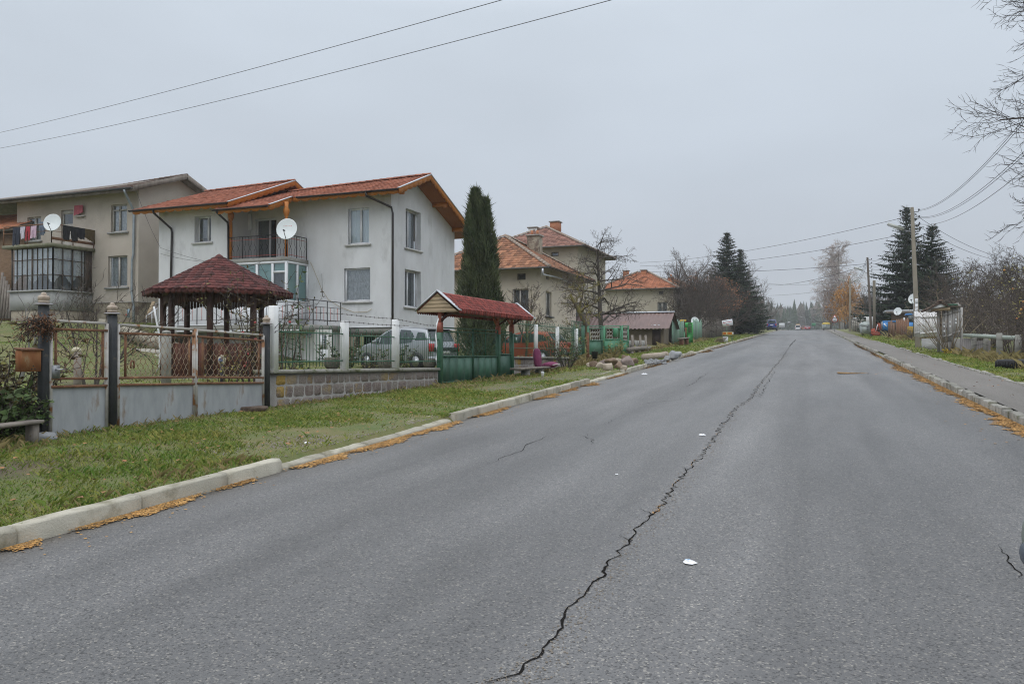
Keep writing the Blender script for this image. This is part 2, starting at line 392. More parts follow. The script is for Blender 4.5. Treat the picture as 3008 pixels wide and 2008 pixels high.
for y in (64.5, 79.5): pv1.box(3.0, 4.4, y - .12, y, R(y) - .05, R(y) + .13)
structure(pv1.build('pavement_edge', m_kerb_old))

# ------------------------------------------------------------------ kerbs
def kerb_run(mb, x0, x1, y0, y1, top, L, jit, q, side):
    y = y0
    while y < y1 - .15:
        l = min(L * q.uniform(.92, 1.06), y1 - y); a, b = y + .009, y + l - .009
        dz, dx = q.uniform(-jit, jit), q.uniform(-jit, jit); tl = q.uniform(-jit, jit) * .8
        za, zb = R(a) + top + dz, R(b) + top + dz + tl; c = .014; rise = .075 if top < .08 and side == 0 else 0.
        xa, xb = x0 + dx, x1 + dx
        P = []; K = 7 if y < 26 else 2
        for k in range(K):
            t = k / (K - 1); yy = a + (b - a) * t; zz = za + (zb - za) * t; base = R(yy) - .12; e = .005 * (K > 2); j1, j2, j3 = q.gauss(0, e), q.gauss(0, e), q.gauss(0, e); cc = c * (1 if 0 < k < K - 1 else 1.7) * q.uniform(.7, 1.6 if K > 2 else 1)
            P += [(xa, yy, base), (xa, yy, zz - c + rise), (xa + c, yy, zz + j1 * .5 + rise), (xb - cc, yy, zz + j2 * .6), (xb + j3 * .5, yy, zz - cc), (xb, yy, base)]
        o_ = 6 * (K - 1); mb.add(P, [(0, 1, 2, 3, 4, 5), (o_ + 5, o_ + 4, o_ + 3, o_ + 2, o_ + 1, o_)] + [(6 * k + i, 6 * k + 6 + i, 6 * k + 7 + i, 6 * k + 1 + i) for k in range(K - 1) for i in range(5)], 0, q.random())
        y += l
q = random.Random(3); kb = MB()
for (a, b, top, L) in ((-6, 7.2, .145, 1.13), (7.2, 11.75, .05, .9), (11.75, 20.3, .145, .95), (20.3, 24.4, .05, 1.0), (24.4, 31.0, .14, 1.0), (31, 35.5, .04, 1.), (35.5, 40.5, .14, .5), (40.5, 45.5, .05, 1.),
                       (45.5, 55.5, .14, .5), (55.5, 57.5, .05, 1.), (57.5, 64, .13, .5), (64, 67, .05, 1), (67, 84, .14, .5), (84, 87, .05, 1.), (87, 150, .13, 1), (150, 280, .12, 3)):
    kerb_run(kb, -5.65 if top > .1 else -5.86, -5.5, a, b, top, L, .006 if a < 31 else .012, q, 0)
structure(kb.build('kerb', m_kerb))
kb = MB()
for (a, b, top, L) in ((-6, 36.5, .135, .5), (36.5, 41, .06, 1.), (41, 56, .14, .5), (56, 59, .07, 1), (59, 66, .14, .5), (68, 79, .11, .5), (82, 150, .13, 1), (150, 280, .12, 3)):
    kerb_run(kb, 2.95, 3.1, a, b, top, L, .018, q, 1)
for (a, b, top, L) in ((-6, 38.5, .17, .55), (40.5, 45, .2, 1.2), (48, 62, .17, .6)):
    kerb_run(kb, 4.36, 4.47, a, b, top, L, .02, q, 1)
structure(kb.build('kerb', m_kerb_old))

# ------------------------------------------------------------------ cracks in the road
def crack(name, pts, wmin, wmax, seed, dens=.07):
    q = random.Random(seed); P = [at_g(*p) for p in pts]; mb = MB(); line = []
    for a, b in zip(P, P[1:]):
        d = b - a; L = d.length; n = max(2, int(L / (dens * (1 + a.y * .05)))); nx = Vector((-d.y, d.x, 0)).normalized()
        for i in range(n):
            p = a + d * (i / n); s = min(.05, L * .065) * q.uniform(-1, 1); line.append((p.x + nx.x * s, p.y + nx.y * s))
    line.append((P[-1].x, P[-1].y)); vs = []
    for i, (x, y) in enumerate(line):
        e = min(1, i / 4, (len(line) - 1 - i) / 4) ; wd = (wmin + (wmax - wmin) * (q.random() ** 2 * .6 + .4 * (.5 + .5 * math.sin(i * .37 + seed)) ** 4)) * max(.15, e)
        j = min(i + 1, len(line) - 1); k = max(0, i - 1); dx, dy = line[j][0] - line[k][0], line[j][1] - line[k][1]; l = math.hypot(dx, dy) + 1e-6
        ox, oy = -dy / l * wd / 2, dx / l * wd / 2; m = q.uniform(-.4, .4)
        vs += [(x + ox * (1 + m), y + oy * (1 + m)), (x - ox * (1 - m), y - oy * (1 - m))]
    fs = [(2 * i, 2 * i + 1, 2 * i + 3, 2 * i + 2) for i in range(len(line) - 1)]
    mb.add([(x, y, R(y) + .004) for x, y in vs], fs)
    return structure(mb.build(name, m_crack)), line
m_crack = M('crack_filling', (.016, .015, .014), rough=1, spec=0)
c8 = [(1400 + x / 2.214, 1300 + y / 2.214) for x, y in ((60, 1562), (190, 1525), (280, 1500), (310, 1440), (400, 1390), (460, 1310), (520, 1250), (570, 1180), (560, 1110), (625, 1050), (720, 960), (750, 905), (825, 870), (840, 810), (870, 755), (940, 730), (920, 705), (990, 660), (1025, 600), (1030, 555), (1090, 525), (1150, 460), (1215, 400), (1270, 310), (1310, 250), (1370, 180), (1420, 130), (1510, 10))]
T5 = lambda L: [(1200 + x / 1.9575, 1000 + y / 1.9575) for x, y in L]
main_crack, cl = crack('road_crack', c8 + T5(((1770, 545), (1800, 490), (1840, 450), (1880, 390), (1960, 340), (2010, 265), (2080, 180), (2150, 100), (2200, 20))) + [(2333, 1000)], .007, .024, 1, .035)
crack('road_crack', [(2318, 1018), (2330, 1006), (2338, 996)], .02, .06, 6)
crack('road_crack', T5(((455, 715), (490, 695), (560, 665), (650, 635), (665, 615), (700, 590), (760, 565), (800, 545))), .004, .013, 2, .06)
crack('road_crack', T5(((940, 548), (985, 545), (1015, 552), (1060, 570), (1050, 600))), .004, .016, 3, .06)
crack('road_crack', T5(((1020, 552), (1030, 530))), .004, .012, 4, .06)
crack('road_crack', T5(((1320, 375), (1400, 356), (1450, 352), (1545, 343), (1585, 325))), .004, .016, 5, .08)
crack('road_crack', T5(((1590, 268), (1650, 235), (1690, 205), (1725, 183))), .004, .018, 7, .09)
crack('road_crack', T5(((1130, 485), (1160, 465), (1185, 448))), .004, .014, 8, .06)
crack('road_crack', T5(((2010, 330), (2040, 290), (2055, 255), (2075, 225), (2105, 170))), .004, .02, 9, .08)
crack('road_crack', [(2932, 1600), (2948, 1622), (2968, 1655), (2985, 1672), (3004, 1704)], .005, .016, 10, .04)

q = random.Random(31)
for k in range(9):
    i = int(len(cl) * q.random() ** 1.6 * .8); x, y = cl[i]; a = q.choice((-1, 1)) * q.uniform(.35, .8) + PI / 2; L = q.uniform(.06, .2) * (1 + y * .03); vs = []; n = 7
    for j in range(n):
        t = j / (n - 1); xx, yy = x + math.cos(a) * L * t + q.gauss(0, .012), y + math.sin(a) * L * t + q.gauss(0, .012); w_ = .004 * (1 - t) + .001; vs += [(xx - w_, yy, R(yy) + .005), (xx + w_, yy + w_, R(yy) + .005)]
    if k == 0: hb = MB()
    hb.add(vs, [(2 * j, 2 * j + 1, 2 * j + 3, 2 * j + 2) for j in range(n - 1)])
structure(hb.build('road_crack', m_crack))

# ------------------------------------------------------------------ fallen needles swept against the kerbs
m_need = M('larch_needles', (.52, .30, .10), (.38, .19, .055), scale=7, rough=.95, rv=.35)
m_leafbrown = M('dead_leaf', (.22, .10, .04), (.30, .16, .07), scale=8, rough=.9, rv=.3)
def needle_bank(edge, side, spans, seed, wmax=.3):
    """edge: x of the kerb face, the bank spreads into the road on the given side"""
    q = np.random.default_rng(seed); V = []; Fc = []; rn = []
    for (y0, y1, wd) in spans:
        wd *= 1.35
        cell = .0085 + .0009 * y0 if y0 < 30 else .05
        ys = np.arange(y0 - .12, y1 + .12, cell); xs = np.arange(0, wd * 2.2, cell)
        yy, xx = np.meshgrid(ys, xs, indexing='ij')
        u = (yy - y0) / (y1 - y0); prof = wd * np.sin(PI * np.clip(u, .0, 1)) ** .6 * (.7 + .5 * vnoise(yy * 1.0, yy * .0, 9, seed))
        prof = prof + .04 * vnoise(xx, yy, 30, seed + 1); pk = np.clip((prof - xx) / (.28 * wd + .01), 0, 1) ** .8 * .97
        keep = (q.random(xx.shape) < pk) | (q.random(xx.shape) < .018 * np.exp(-xx / (wd * .7)))
        xx = xx + (q.random(xx.shape) - .5) * cell; yy = yy + (q.random(xx.shape) - .5) * cell; px = edge + side * (np.abs(xx) + .01); hgt = .005 + .016 * np.clip(1 - xx / (prof + 1e-3), 0, 1)
        for i, j in zip(*np.where(keep)):
            x, y = px[i, j], yy[i, j]; z = R(y) + hgt[i, j] + q.random() * .003; a = q.random() * 3.14; s = cell * (.75 + .5 * q.random())
            dx, dy = math.cos(a) * s, math.sin(a) * s; o = len(V); t = (q.random() - .5) * .005
            V += [(x - dx, y - dy, z), (x + dy, y - dx, z + t), (x + dx, y + dy, z), (x - dy, y + dx, z - t)]; Fc.append((o, o + 1, o + 2, o + 3)); rn.append(q.random())
    return V, Fc, rn
nl = needle_bank(-5.5, 1, [(3.95, 4.28, .20), (4.5, 6.0, .20), (6.1, 6.75, .14), (7.3, 8.6, .2), (8.4, 10.2, .24), (9.9, 11.9, .22), (12.3, 14.3, .2), (15.6, 17.2, .28), (17.4, 19.0, .18), (19.3, 20.6, .3), (22, 25, .12), (27, 33, .14), (36, 41, .16), (42, 47, .5), (48, 60, .15), (62, 90, .15)], 5)
me = bpy.data.meshes.new('fallen_needles'); fill(me, nl[0], nl[1], rn=nl[2]); me.materials.append(m_need)
o = bpy.data.objects.new('fallen_needles', me); COL.objects.link(o); tag(o, kind='stuff')
nl = needle_bank(2.95, -1, [(11.5, 15.2, .34), (14.6, 18.5, .30), (18, 22, .26), (21, 26, .3), (25.5, 31, .4), (30, 36, .25), (35, 44, .2), (44, 60, .2)], 9)
for (x, y, a, b) in ((1.35, 25.9, 1.1, .7),):
    r2 = needle_bank(x - a / 2, 1, [(y - b / 2, y + b / 2, a * .8)], 11 + int(x * 10)); k = len(nl[0]); nl = (nl[0] + r2[0], nl[1] + [tuple(i + k for i in f) for f in r2[1]], nl[2] + r2[2])
r2 = needle_bank(2.02, 1, [(8.75, 9.0, .35)], 23); k = len(nl[0]); nl = (nl[0] + r2[0], nl[1] + [tuple(i + k for i in f) for f in r2[1]], nl[2] + r2[2])
# some needles caught in the long crack
q = random.Random(8)
for _ in range(330):
    i = int(len(cl) * (.08 + q.random() ** 2 * .8)); x, y = cl[i]
    if not (i % 23 < 7): continue
    x += q.gauss(0, .012); y += q.gauss(0, .02); a = q.random() * 6.28; s = .012; z = R(y) + .007; o = len(nl[0]); dx, dy = math.cos(a) * s, math.sin(a) * s
    nl[0].extend([(x - dx, y - dy, z), (x + dy * .3, y - dx * .3, z), (x + dx, y + dy, z + .004), (x - dy * .3, y + dx * .3, z)]); nl[1].append((o, o + 1, o + 2, o + 3)); nl[2].append(q.random())
me = bpy.data.meshes.new('fallen_needles'); fill(me, nl[0], nl[1], rn=nl[2]); me.materials.append(m_need)
o = bpy.data.objects.new('fallen_needles', me); COL.objects.link(o); tag(o, kind='stuff')

# ------------------------------------------------------------------ grass
def grass(name, X0, X1, Y0, Y1, dens, h0, h1, wd, mat, seed, mask=None):
    q = np.random.default_rng(seed); n = int((X1 - X0) * (Y1 - Y0) * dens)
    x = X0 + (X1 - X0) * q.random(n); y = Y0 + (Y1 - Y0) * q.random(n)
    k = .55 + .9 * vnoise(x, y, 1.4, seed + 1) + .5 * vnoise(x, y, 5, seed + 2) + q.random(n) * .7 - .35
    keep = k > .02
    if mask is not None: keep &= mask(x, y)
    x, y, k = x[keep], y[keep], k[keep]; n = len(x); z = GV(x, y) - .012 + .03 * vnoise(x, y, 2.2, 1)
    h = (h0 + (h1 - h0) * q.random(n) ** 2) * np.clip(k, .4, 1.3); a = q.random(n) * 6.283; ln = h * (.3 + .9 * q.random(n)); b = a + 1.57 + q.normal(0, .5, n)
    ww = wd * (.6 + .8 * q.random(n)); P = np.empty((n, 4, 3), np.float32)
    P[:, 0] = np.stack([x - np.cos(a) * ww, y - np.sin(a) * ww, z], 1); P[:, 1] = np.stack([x + np.cos(a) * ww, y + np.sin(a) * ww, z], 1)
    mx_, my_ = x + np.cos(b) * ln * .35, y + np.sin(b) * ln * .35
    P[:, 2] = np.stack([mx_ + np.cos(a) * ww * .7, my_ + np.sin(a) * ww * .7, z + h * .65], 1)
    P[:, 3] = np.stack([x + np.cos(b) * ln, y + np.sin(b) * ln, z + h * (.8 + .2 * q.random(n))], 1)
    ii = np.arange(n) * 4; f = np.empty((2 * n, 3), np.int32)
    f[0::2] = np.stack([ii, ii + 1, ii + 2], 1); f[1::2] = np.stack([ii, ii + 2, ii + 3], 1)
    r = np.clip(.42 + .40 * vnoise(x, y, .8, seed + 5) + .42 * vnoise(x, y, 4, seed + 6) + .40 * vnoise(x, y, 15, seed + 7) + q.normal(0, .24, n), 0, 1)
    return P.reshape(-1, 3), f, np.repeat(r, 2)
m_grass = M('grass_blades', (.10, .19, .026), rough=.7, rv=.85, rc=(.34, .30, .085), spec=.2)
m_straw = M('dry_grass', (.28, .22, .10), rough=.8, rv=.6, rc=(.16, .15, .05), spec=.2)
def gravel_gap(x, y):
    """bare gravel where the kerb is dropped"""
    bare = ((y > 7.3) & (y < 11.5) & (x > -6.6 + .4 * np.sin(y * 2))) | ((y > 20) & (y < 25) & (x > -7.0)) | ((y > 16) & (y < 24) & (x > -7.3) & (x < -6.6))
    return ~(bare & (np.random.default_rng(1).random(len(x)) > .15))
def merge(parts):
    o = 0; V, Fc, r = [], [], []
    for (v, f, rr) in parts: V.append(v); Fc.append(f + o); r.append(rr); o += len(v)
    return np.concatenate(V), np.concatenate(Fc), np.concatenate(r)
def grass_obj(name, parts, mat):
    v, f, r = merge(parts); me = bpy.data.meshes.new(name); fill(me, v, f, rn=r); me.materials.append(mat)
    o = bpy.data.objects.new(name, me); COL.objects.link(o); tag(o, kind='stuff'); return o
grass_obj('grass', [grass('', -8.75, -5.6, 3.6, 7.5, 9000, .014, .05, .0026, m_grass, 21, gravel_gap), grass('', -8.75, -5.6, 7.5, 13, 5200, .016, .055, .0034, m_grass, 22, gravel_gap),
    grass('', -8.8, -5.6, 13, 24, 2300, .02, .07, .005, m_grass, 23, gravel_gap), grass('', -9.5, -5.6, 24, 48, 700, .03, .11, .010, m_grass, 24, gravel_gap), grass('', -9, -5.6, 48, 100, 110, .04, .15, .02, m_grass, 25)], m_grass)
grass_obj('lawn_grass', [grass('', -14, -8.75, 6, 20, 700, .02, .08, .007, m_grass, 31), grass('', -40, -14, 7, 31, 120, .03, .08, .018, m_grass, 32),
    grass('', -17, -8.9, 20, 45, 110, .04, .16, .012, m_grass, 33)], m_grass)
grass_obj('verge_grass', [grass('', 4.5, 7.5, 14, 40, 900, .03, .11, .008, m_grass, 41), grass('', 4.5, 9, 40, 90, 110, .04, .2, .018, m_grass, 42)], m_grass)
grass_obj('grass', [grass('', -8.7, -5.64, 3.6, 9, 1100, .04, .10, .003, m_grass, 61, gravel_gap), grass('', -8.7, -5.62, 9, 20, 480, .04, .11, .004, m_grass, 62, gravel_gap), grass('', -5.9, -5.60, 3.6, 7.2, 1500, .03, .08, .0035, m_grass, 63)], m_grass)
# long dry grass along the foot of fences and kerb tufts
tall = [grass('', -8.75, -8.3, 4.5, 17.5, 420, .04, .18, .0035, m_straw, 51), grass('', -8.7, -7.9, 4.0, 6.5, 700, .05, .2, .003, m_straw, 52), grass('', -8.7, -7.4, 16, 26, 120, .06, .2, .005, m_straw, 53),
    grass('', -9.6, -8, 28, 34, 260, .1, .5, .008, m_straw, 54), grass('', 5.6, 7.0, 26, 40, 260, .1, .45, .008, m_straw, 55), grass('', -9.2, -8, 38, 70, 60, .1, .4, .015, m_straw, 56), grass('', 6, 9, 60, 90, 40, .1, .5, .02, m_straw, 57),
    grass('', -6.1, -5.62, 4, 7.2, 160, .05, .16, .003, m_straw, 58)]
grass_obj('dry_grass', tall, m_straw)
# gravel in the dropped-kerb gaps
q = np.random.default_rng(77); n = 6200; V = []; Fc = []; rn = []
for i in range(n):
    if i > 3600: j = int(len(cl) * q.random() ** 1.5 * .7); x = cl[j][0] + .05 + q.normal(0, .06); y = cl[j][1] + q.normal(0, .05)
    elif i % 2: y = 7.2 + 4.5 * q.random(); x = -5.66 - abs(q.normal(0, .45))
    else: y = 16 + 9 * q.random(); x = -5.66 - (.2 + 1.2 * q.random() if y < 20.3 else abs(q.normal(0, .7)))
    s = (.008 + .012 * q.random() ** 2) * (.45 if i > 3600 else 1); z = G(x, y) + .002; a = q.random() * 3; o = len(V)
    for k in range(4): V.append((x + s * math.cos(a + k * 1.57), y + s * math.sin(a + k * 1.57), z))
    V.append((x, y, z + s * .8))
    Fc += [(o + k, o + (k + 1) % 4, o + 4) for k in range(4)]; rn += [q.random()] * 4
me = bpy.data.meshes.new('gravel'); fill(me, V, Fc, rn=rn); me.materials.append(M('gravel_stone', (.20, .175, .145), rough=.9, rv=.6, rc=(.12, .10, .08)))
o = bpy.data.objects.new('gravel', me); COL.objects.link(o); tag(o, kind='stuff')
# scattered fallen leaves on the verge
q = np.random.default_rng(78); V = []; Fc = []; rn = []
for i in range(520):
    if i < 380: y = 4 + 20 * q.random() ** 1.3; x = -8.5 + 2.8 * q.random()
    else: y = 14 + 30 * q.random(); x = 3.2 + 3.3 * q.random()
    s = .014 + .026 * q.random() ** 2; z = G(x, y) + .035; a = q.random() * 6.28; o = len(V)
    for k, l in enumerate((1, .7, 1.1, .7, .9)):
        V.append((x + s * l * math.cos(a + k * 1.256), y + s * l * math.sin(a + k * 1.256), z + q.random() * .02))
    Fc.append((o, o + 1, o + 2, o + 3, o + 4)); rn.append(q.random())
me = bpy.data.meshes.new('fallen_leaves'); fill(me, V, Fc, rn=rn); me.materials.append(m_leafbrown)
o = bpy.data.objects.new('fallen_leaves', me); COL.objects.link(o); tag(o, kind='stuff')
# ------------------------------------------------------------------ building kit
UX, UY, UZ = Vector((1, 0, 0)), Vector((0, 1, 0)), Vector((0, 0, 1))
def wall(mb, P0, u, n, L, z0, z1, ops=(), depth=.2, mat=0, rmat=None, gable=None):
    """a wall face from P0 along u, facing n, with recessed openings (a, b, c, d): a-b along u, c-d heights"""
    P0 = Vector(P0); us = sorted({0, L} | {o[0] for o in ops} | {o[1] for o in ops}); zs = sorted({z0, z1} | {o[2] for o in ops} | {o[3] for o in ops})
    pt = lambda a, z, k=0: Vector((P0.x, P0.y, 0)) + u * a + UZ * z - n * k
    rm = mat if rmat is None else rmat
    if gable: us = sorted(set(us) | {g[0] for g in gable})
    top = (lambda a: lerp_tab(gable, a)) if gable else (lambda a: z1)
    for a, b in zip(us, us[1:]):
        tm = min(top(a), top(b)); rows = [z for z in zs if z < tm - .01]
        for c, d in zip(rows, rows[1:] + [None]):
            if d is not None:
                m = ((a + b) / 2, (c + d) / 2)
                if any(o[0] < m[0] < o[1] and o[2] < m[1] < o[3] for o in ops): continue
            mb.quad(pt(a, c), pt(b, c), pt(b, d if d is not None else top(b)), pt(a, d if d is not None else top(a)), mat)
    for (a, b, c, d) in ops:
        k = depth
        mb.quad(pt(a, c), pt(a, c, k), pt(a, d, k), pt(a, d), rm); mb.quad(pt(b, c, k), pt(b, c), pt(b, d), pt(b, d, k), rm)
        mb.quad(pt(a, d), pt(a, d, k), pt(b, d, k), pt(b, d), rm); mb.quad(pt(a, c, k), pt(a, c), pt(b, c), pt(b, c, k), rm)
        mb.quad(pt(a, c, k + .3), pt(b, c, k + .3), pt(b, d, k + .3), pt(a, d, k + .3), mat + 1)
def window(parent, P0, u, n, op, depth=.2, mull=(.5,), trans=(), fm=None, sill=True, curtain=None, fw=.07, sillmat=None, sd=.09, name='window', split=None):
    """a window set into the opening: frame with pane, curtain and sill under it"""
    a, b, c, d = op; P0 = Vector((P0[0], P0[1], 0)); fm = fm or m_white
    pt = lambda s, z, k: P0 + u * s + UZ * z - n * k
    f = MB(); kf = depth - .01
    def bar(s0, z0, s1, z1, t=.05, dk=0):
        p, q = pt(s0, z0, kf - dk), pt(s1, z1, kf - dk); f.beam(p, q, t, fw if z0 != z1 else fw, 0, up=n)
    h = fw / 2
    bar(a + h, c, a + h, d, fw); bar(b - h, c, b - h, d, fw); bar(a + fw, c + h, b - fw, c + h, fw); bar(a + fw, d - h, b - fw, d - h, fw)
    for m in mull: bar(a + (b - a) * m, c + fw, a + (b - a) * m, d - fw, fw * 1.25, .012)
    for t in trans: bar(a + fw, c + (d - c) * t, b - fw, c + (d - c) * t, fw, .012)
    fr = f.build(name, fm, parent)
    g = MB().quad(pt(a, c, kf), pt(b, c, kf), pt(b, d, kf), pt(a, d, kf)); g.build('pane', m_glass, fr)
    if curtain is not None:
        cm, c0, c1, lowz = curtain; cu = MB(); nn = 40; vs = []
        for i in range(nn + 1):
            s = a + .03 + (b - a - .06) * (c0 + (c1 - c0) * i / nn); k = kf + .10 + .035 * math.sin(i * 1.9) + .015 * math.sin(i * .7)
            vs += [pt(s, c + (d - c) * lowz, k), pt(s, d - .01, k)]
        cu.add(vs, [(2 * i, 2 * i + 2, 2 * i + 3, 2 * i + 1) for i in range(nn)]); cu.build('curtain', cm, fr, smooth=True)
    if sill:
        sl = MB(); p0 = pt(a - .12, c - .05, 0); p1 = pt(b + .12, c - .05, 0)
        c0_ = (p0 + p1) / 2 + n * (sd / 2 - .002)
        q = MB(); hx = (b - a) / 2 + .12
        e1 = u * hx; e2 = n * sd / 2; vs = []
        for z in (-.045, .045):
            for (i, j) in ((-1, -1), (1, -1), (1, 1), (-1, 1)): vs.append(c0_ + e1 * i + e2 * j + UZ * (z - (.012 if j > 0 and z > 0 else 0)))
        q.add(vs, [(3, 2, 1, 0), (4, 5, 6, 7), (0, 1, 5, 4), (1, 2, 6, 5), (2, 3, 7, 6), (3, 0, 4, 7)])
        # the sill board runs into the recess
        r0 = [pt(a, c + .002, -.0), pt(b, c + .002, -.0), pt(b, c + .012, depth - .04), pt(a, c + .012, depth - .04)]
        q.quad(*r0); q.build('sill', sillmat or m_sill, fr)
    return fr
def tiles(mb, A, B, up, Ls, inL=0., inR=0., c=.34, w=.22, lift=.035, amp=.022, mat=0, seed=0, sub=4):
    """interlocking roof tiles on the slope that rises from the eave A-B along the unit vector up; inL / inR: how far each side has moved in at the top (hips)"""
    q = random.Random(seed); A, B, up = Vector(A), Vector(B), Vector(up).normalized(); u = (B - A); W = u.length; u.normalize(); n = u.cross(up).normalized()
    if n.z < 0: n = -n
    nc = max(1, round(Ls / c)); c = Ls / nc; ncol = max(1, round(W / w)); w = W / ncol
    prof = [amp * (.5 - .5 * math.cos(2 * PI * j / sub)) for j in range(sub)]
    for i in range(nc):
        v0, v1 = i * c, min(Ls, (i + 1) * c + .03); row = []
        wob = [q.gauss(0, .006) for _ in range(ncol + 1)]
        for (v, lf) in ((v0, lift), (v1, .004)):
            l, r = inL * v / Ls, W - inR * v / Ls; rr = []
            for j in range(ncol * sub + 1):
                s = j * w / sub; ss = min(max(s, l), r)
                rr.append(A + u * ss + up * v + n * (lf + prof[j % sub] + wob[j // sub] * (lf > .01)))
            row.append((rr, l, r))
        for t in range(ncol):
            lo, hi = t * w, (t + 1) * w
            if hi <= row[1][1] - w or lo >= row[1][2] + w: 
                if hi <= row[0][1] or lo >= row[0][2]: continue
            rn = q.random(); j0 = t * sub; vs = []; fs = []
            for j in range(j0, j0 + sub + 1):
                b = row[0][0][j]; vs += [b - n * (lift + prof[j % sub]), b, row[1][0][j]]
            for k in range(sub): fs += [(3 * k, 3 * k + 3, 3 * k + 4, 3 * k + 1), (3 * k + 1, 3 * k + 4, 3 * k + 5, 3 * k + 2)]
            mb.add(vs, fs, mat, rn)
def ridge(mb, p, q, r=.11, step=.38, mat=0, n=7):
    p, q = Vector(p), Vector(q); L = (q - p).length; d = (q - p) / L; k = max(1, int(L / step)); side = d.cross(UZ).normalized(); up = side.cross(d)
    for i in range(k):
        a, b = p + d * (L * i / k - .02), p + d * (L * (i + 1) / k + .02); vs = []
        for (pp, rr) in ((a, r * 1.12), (b, r * .9)):
            for j in range(n): t = PI * j / (n - 1); vs.append(pp + side * rr * math.cos(t) + up * (rr * math.sin(t) * .8 + .01))
        mb.add(vs, [(j, j + 1, n + j + 1, n + j) for j in range(n - 1)] + [tuple(range(n - 1, -1, -1)), tuple(range(n, 2 * n))], mat)
def underlay(mb, A, B, up, Ls, inL=0, inR=0, th=.06, mat=0):
    A, B, up = Vector(A), Vector(B), Vector(up).normalized(); u = (B - A).normalized(); n = u.cross(up); n = n if n.z > 0 else -n
    t = [A, B, B + up * Ls - u * inR, A + up * Ls + u * inL]
    if (t[2] - t[3]).length < .01: t = t[:3]
    mb.prism([p - n * th for p in t], n * th, mat)
def sag(mb, xr, run, yr, half, drop):
    """the ridge settles by drop over the length run away from its right end"""
    mb.v = [(x, y, z - drop * min(1, max(0, (xr - x) / run)) * max(0, 1 - abs(y - yr) / half)) for x, y, z in mb.v]
def scallop(mb, p, q, h, depth, th, nrm, mat=0, wave=.34, base=.5):
    """a board whose lower edge is cut in waves"""
    p, q = Vector(p), Vector(q); L = (q - p).length; u = (q - p) / L; k = max(2, int(L / wave)); N_ = k * 8; nrm = Vector(nrm); vs = []
    for side in (0, 1):
        for i in range(N_ + 1):
            t = i / N_; c = p + u * (L * t) + nrm * (th * side); lo = h * (base + (1 - base) * abs(math.sin(PI * k * t)) ** .6)
            vs += [c, c - UZ * lo]
    m = 2 * (N_ + 1); fs = []
    for i in range(N_):
        a = 2 * i; fs += [(a, a + 2, a + 3, a + 1), (m + a, m + a + 1, m + a + 3, m + a + 2), (a + 1, a + 3, m + a + 3, m + a + 1)]
    mb.add(vs, fs, mat)
def gutter(mb, p, q, r=.075, mat=0):
    p, q = Vector(p), Vector(q); d = (q - p).normalized(); s = d.cross(UZ).normalized(); n = 9; vs = []
    for pp in (p, q):
        for k in (r, r * .86):
            for j in range(n): t = PI + PI * j / (n - 1); vs.append(pp + s * k * math.cos(t) + UZ * k * math.sin(t))
    fs = []
    for j in range(n - 1):
        fs += [(j, j + 1, 2 * n + j + 1, 2 * n + j), (n + j + 1, n + j, 3 * n + j, 3 * n + j + 1)]
    fs += [(0, 2 * n, 3 * n, n), (n - 1, 2 * n - 1, 4 * n - 1, 3 * n - 1)]
    fs += [tuple(range(n)), tuple(range(3 * n - 1, 2 * n - 1, -1))]
    mb.add(vs, fs, mat)
def dish(name, label, c, aim, r, group=None, post=None, logo=False, mat=None):
    """a satellite dish: bowl, feed arm with head, mount"""
    c = Vector(c); aim = Vector(aim).normalized(); t = thing(name, label, 'satellite dish', c, group); s = aim.cross(UZ).normalized(); up = s.cross(aim)
    b = MB(); n = 28; vs = []; rings = (0, .25, .5, .75, .95, 1.0)
    for back in (0, 1):
        for k in rings:
            for j in range(n):
                a = 2 * PI * j / n; z = .14 * r * (k * k - 1) - back * .018
                vs.append(c + (s * math.cos(a) * k + up * math.sin(a) * k * 1.08) * r + aim * z)
    R_ = len(rings); fs = []
    for back in (0, 1):
        for i in range(R_ - 1):
            for j in range(n):
                q = (i * n + j, i * n + (j + 1) % n, (i + 1) * n + (j + 1) % n, (i + 1) * n + j); o = back * R_ * n
                fs.append(tuple(o + x for x in (q if not back else q[::-1])))
    for j in range(n): fs.append(((R_ - 1) * n + j, (R_ - 1) * n + (j + 1) % n, (2 * R_ - 1) * n + (j + 1) % n, (2 * R_ - 1) * n + j))
    b.add(vs, fs, 0)
    bo = b.build('bowl', mat or m_dish, t, smooth=False)
    a = MB(); tip = c + aim * r * .75 - up * r * .55; a.tube([c - up * r * 1.0, tip], .018, 5); a.build('feed_arm', m_steel, t)
    h = MB(); h.tube([tip + (tip - c).normalized() * .06 + up * .06, tip + up * .06 - aim * .1], .035, 8); h.build('feed_head', m_darkplastic, t)
    m = MB(); base = Vector(post) if post is not None else c - aim * .35
    m.tube([c - aim * .16 * r, c - aim * .25, base], .025, 6); m.build('mount', m_steel, t)
    if logo:
        l = MB()
        for k, (x, w_) in enumerate(((-.38, .1), (-.2, .07), (-.07, .07), (.06, .07), (.19, .07), (.32, .07))):
            p = c + s * x * r + up * .34 * r - aim * (.14 * r * (1 - (x * x + .12)) - .006); hgt = .09 if k == 0 else .05
            l.quad(p - s * w_ * r / 2 - up * hgt * r / 2, p + s * w_ * r / 2 - up * hgt * r / 2, p + s * w_ * r / 2 + up * hgt * r / 2, p - s * w_ * r / 2 + up * hgt * r / 2)
        l.build('lettering', m_redfade, bo)
    return t

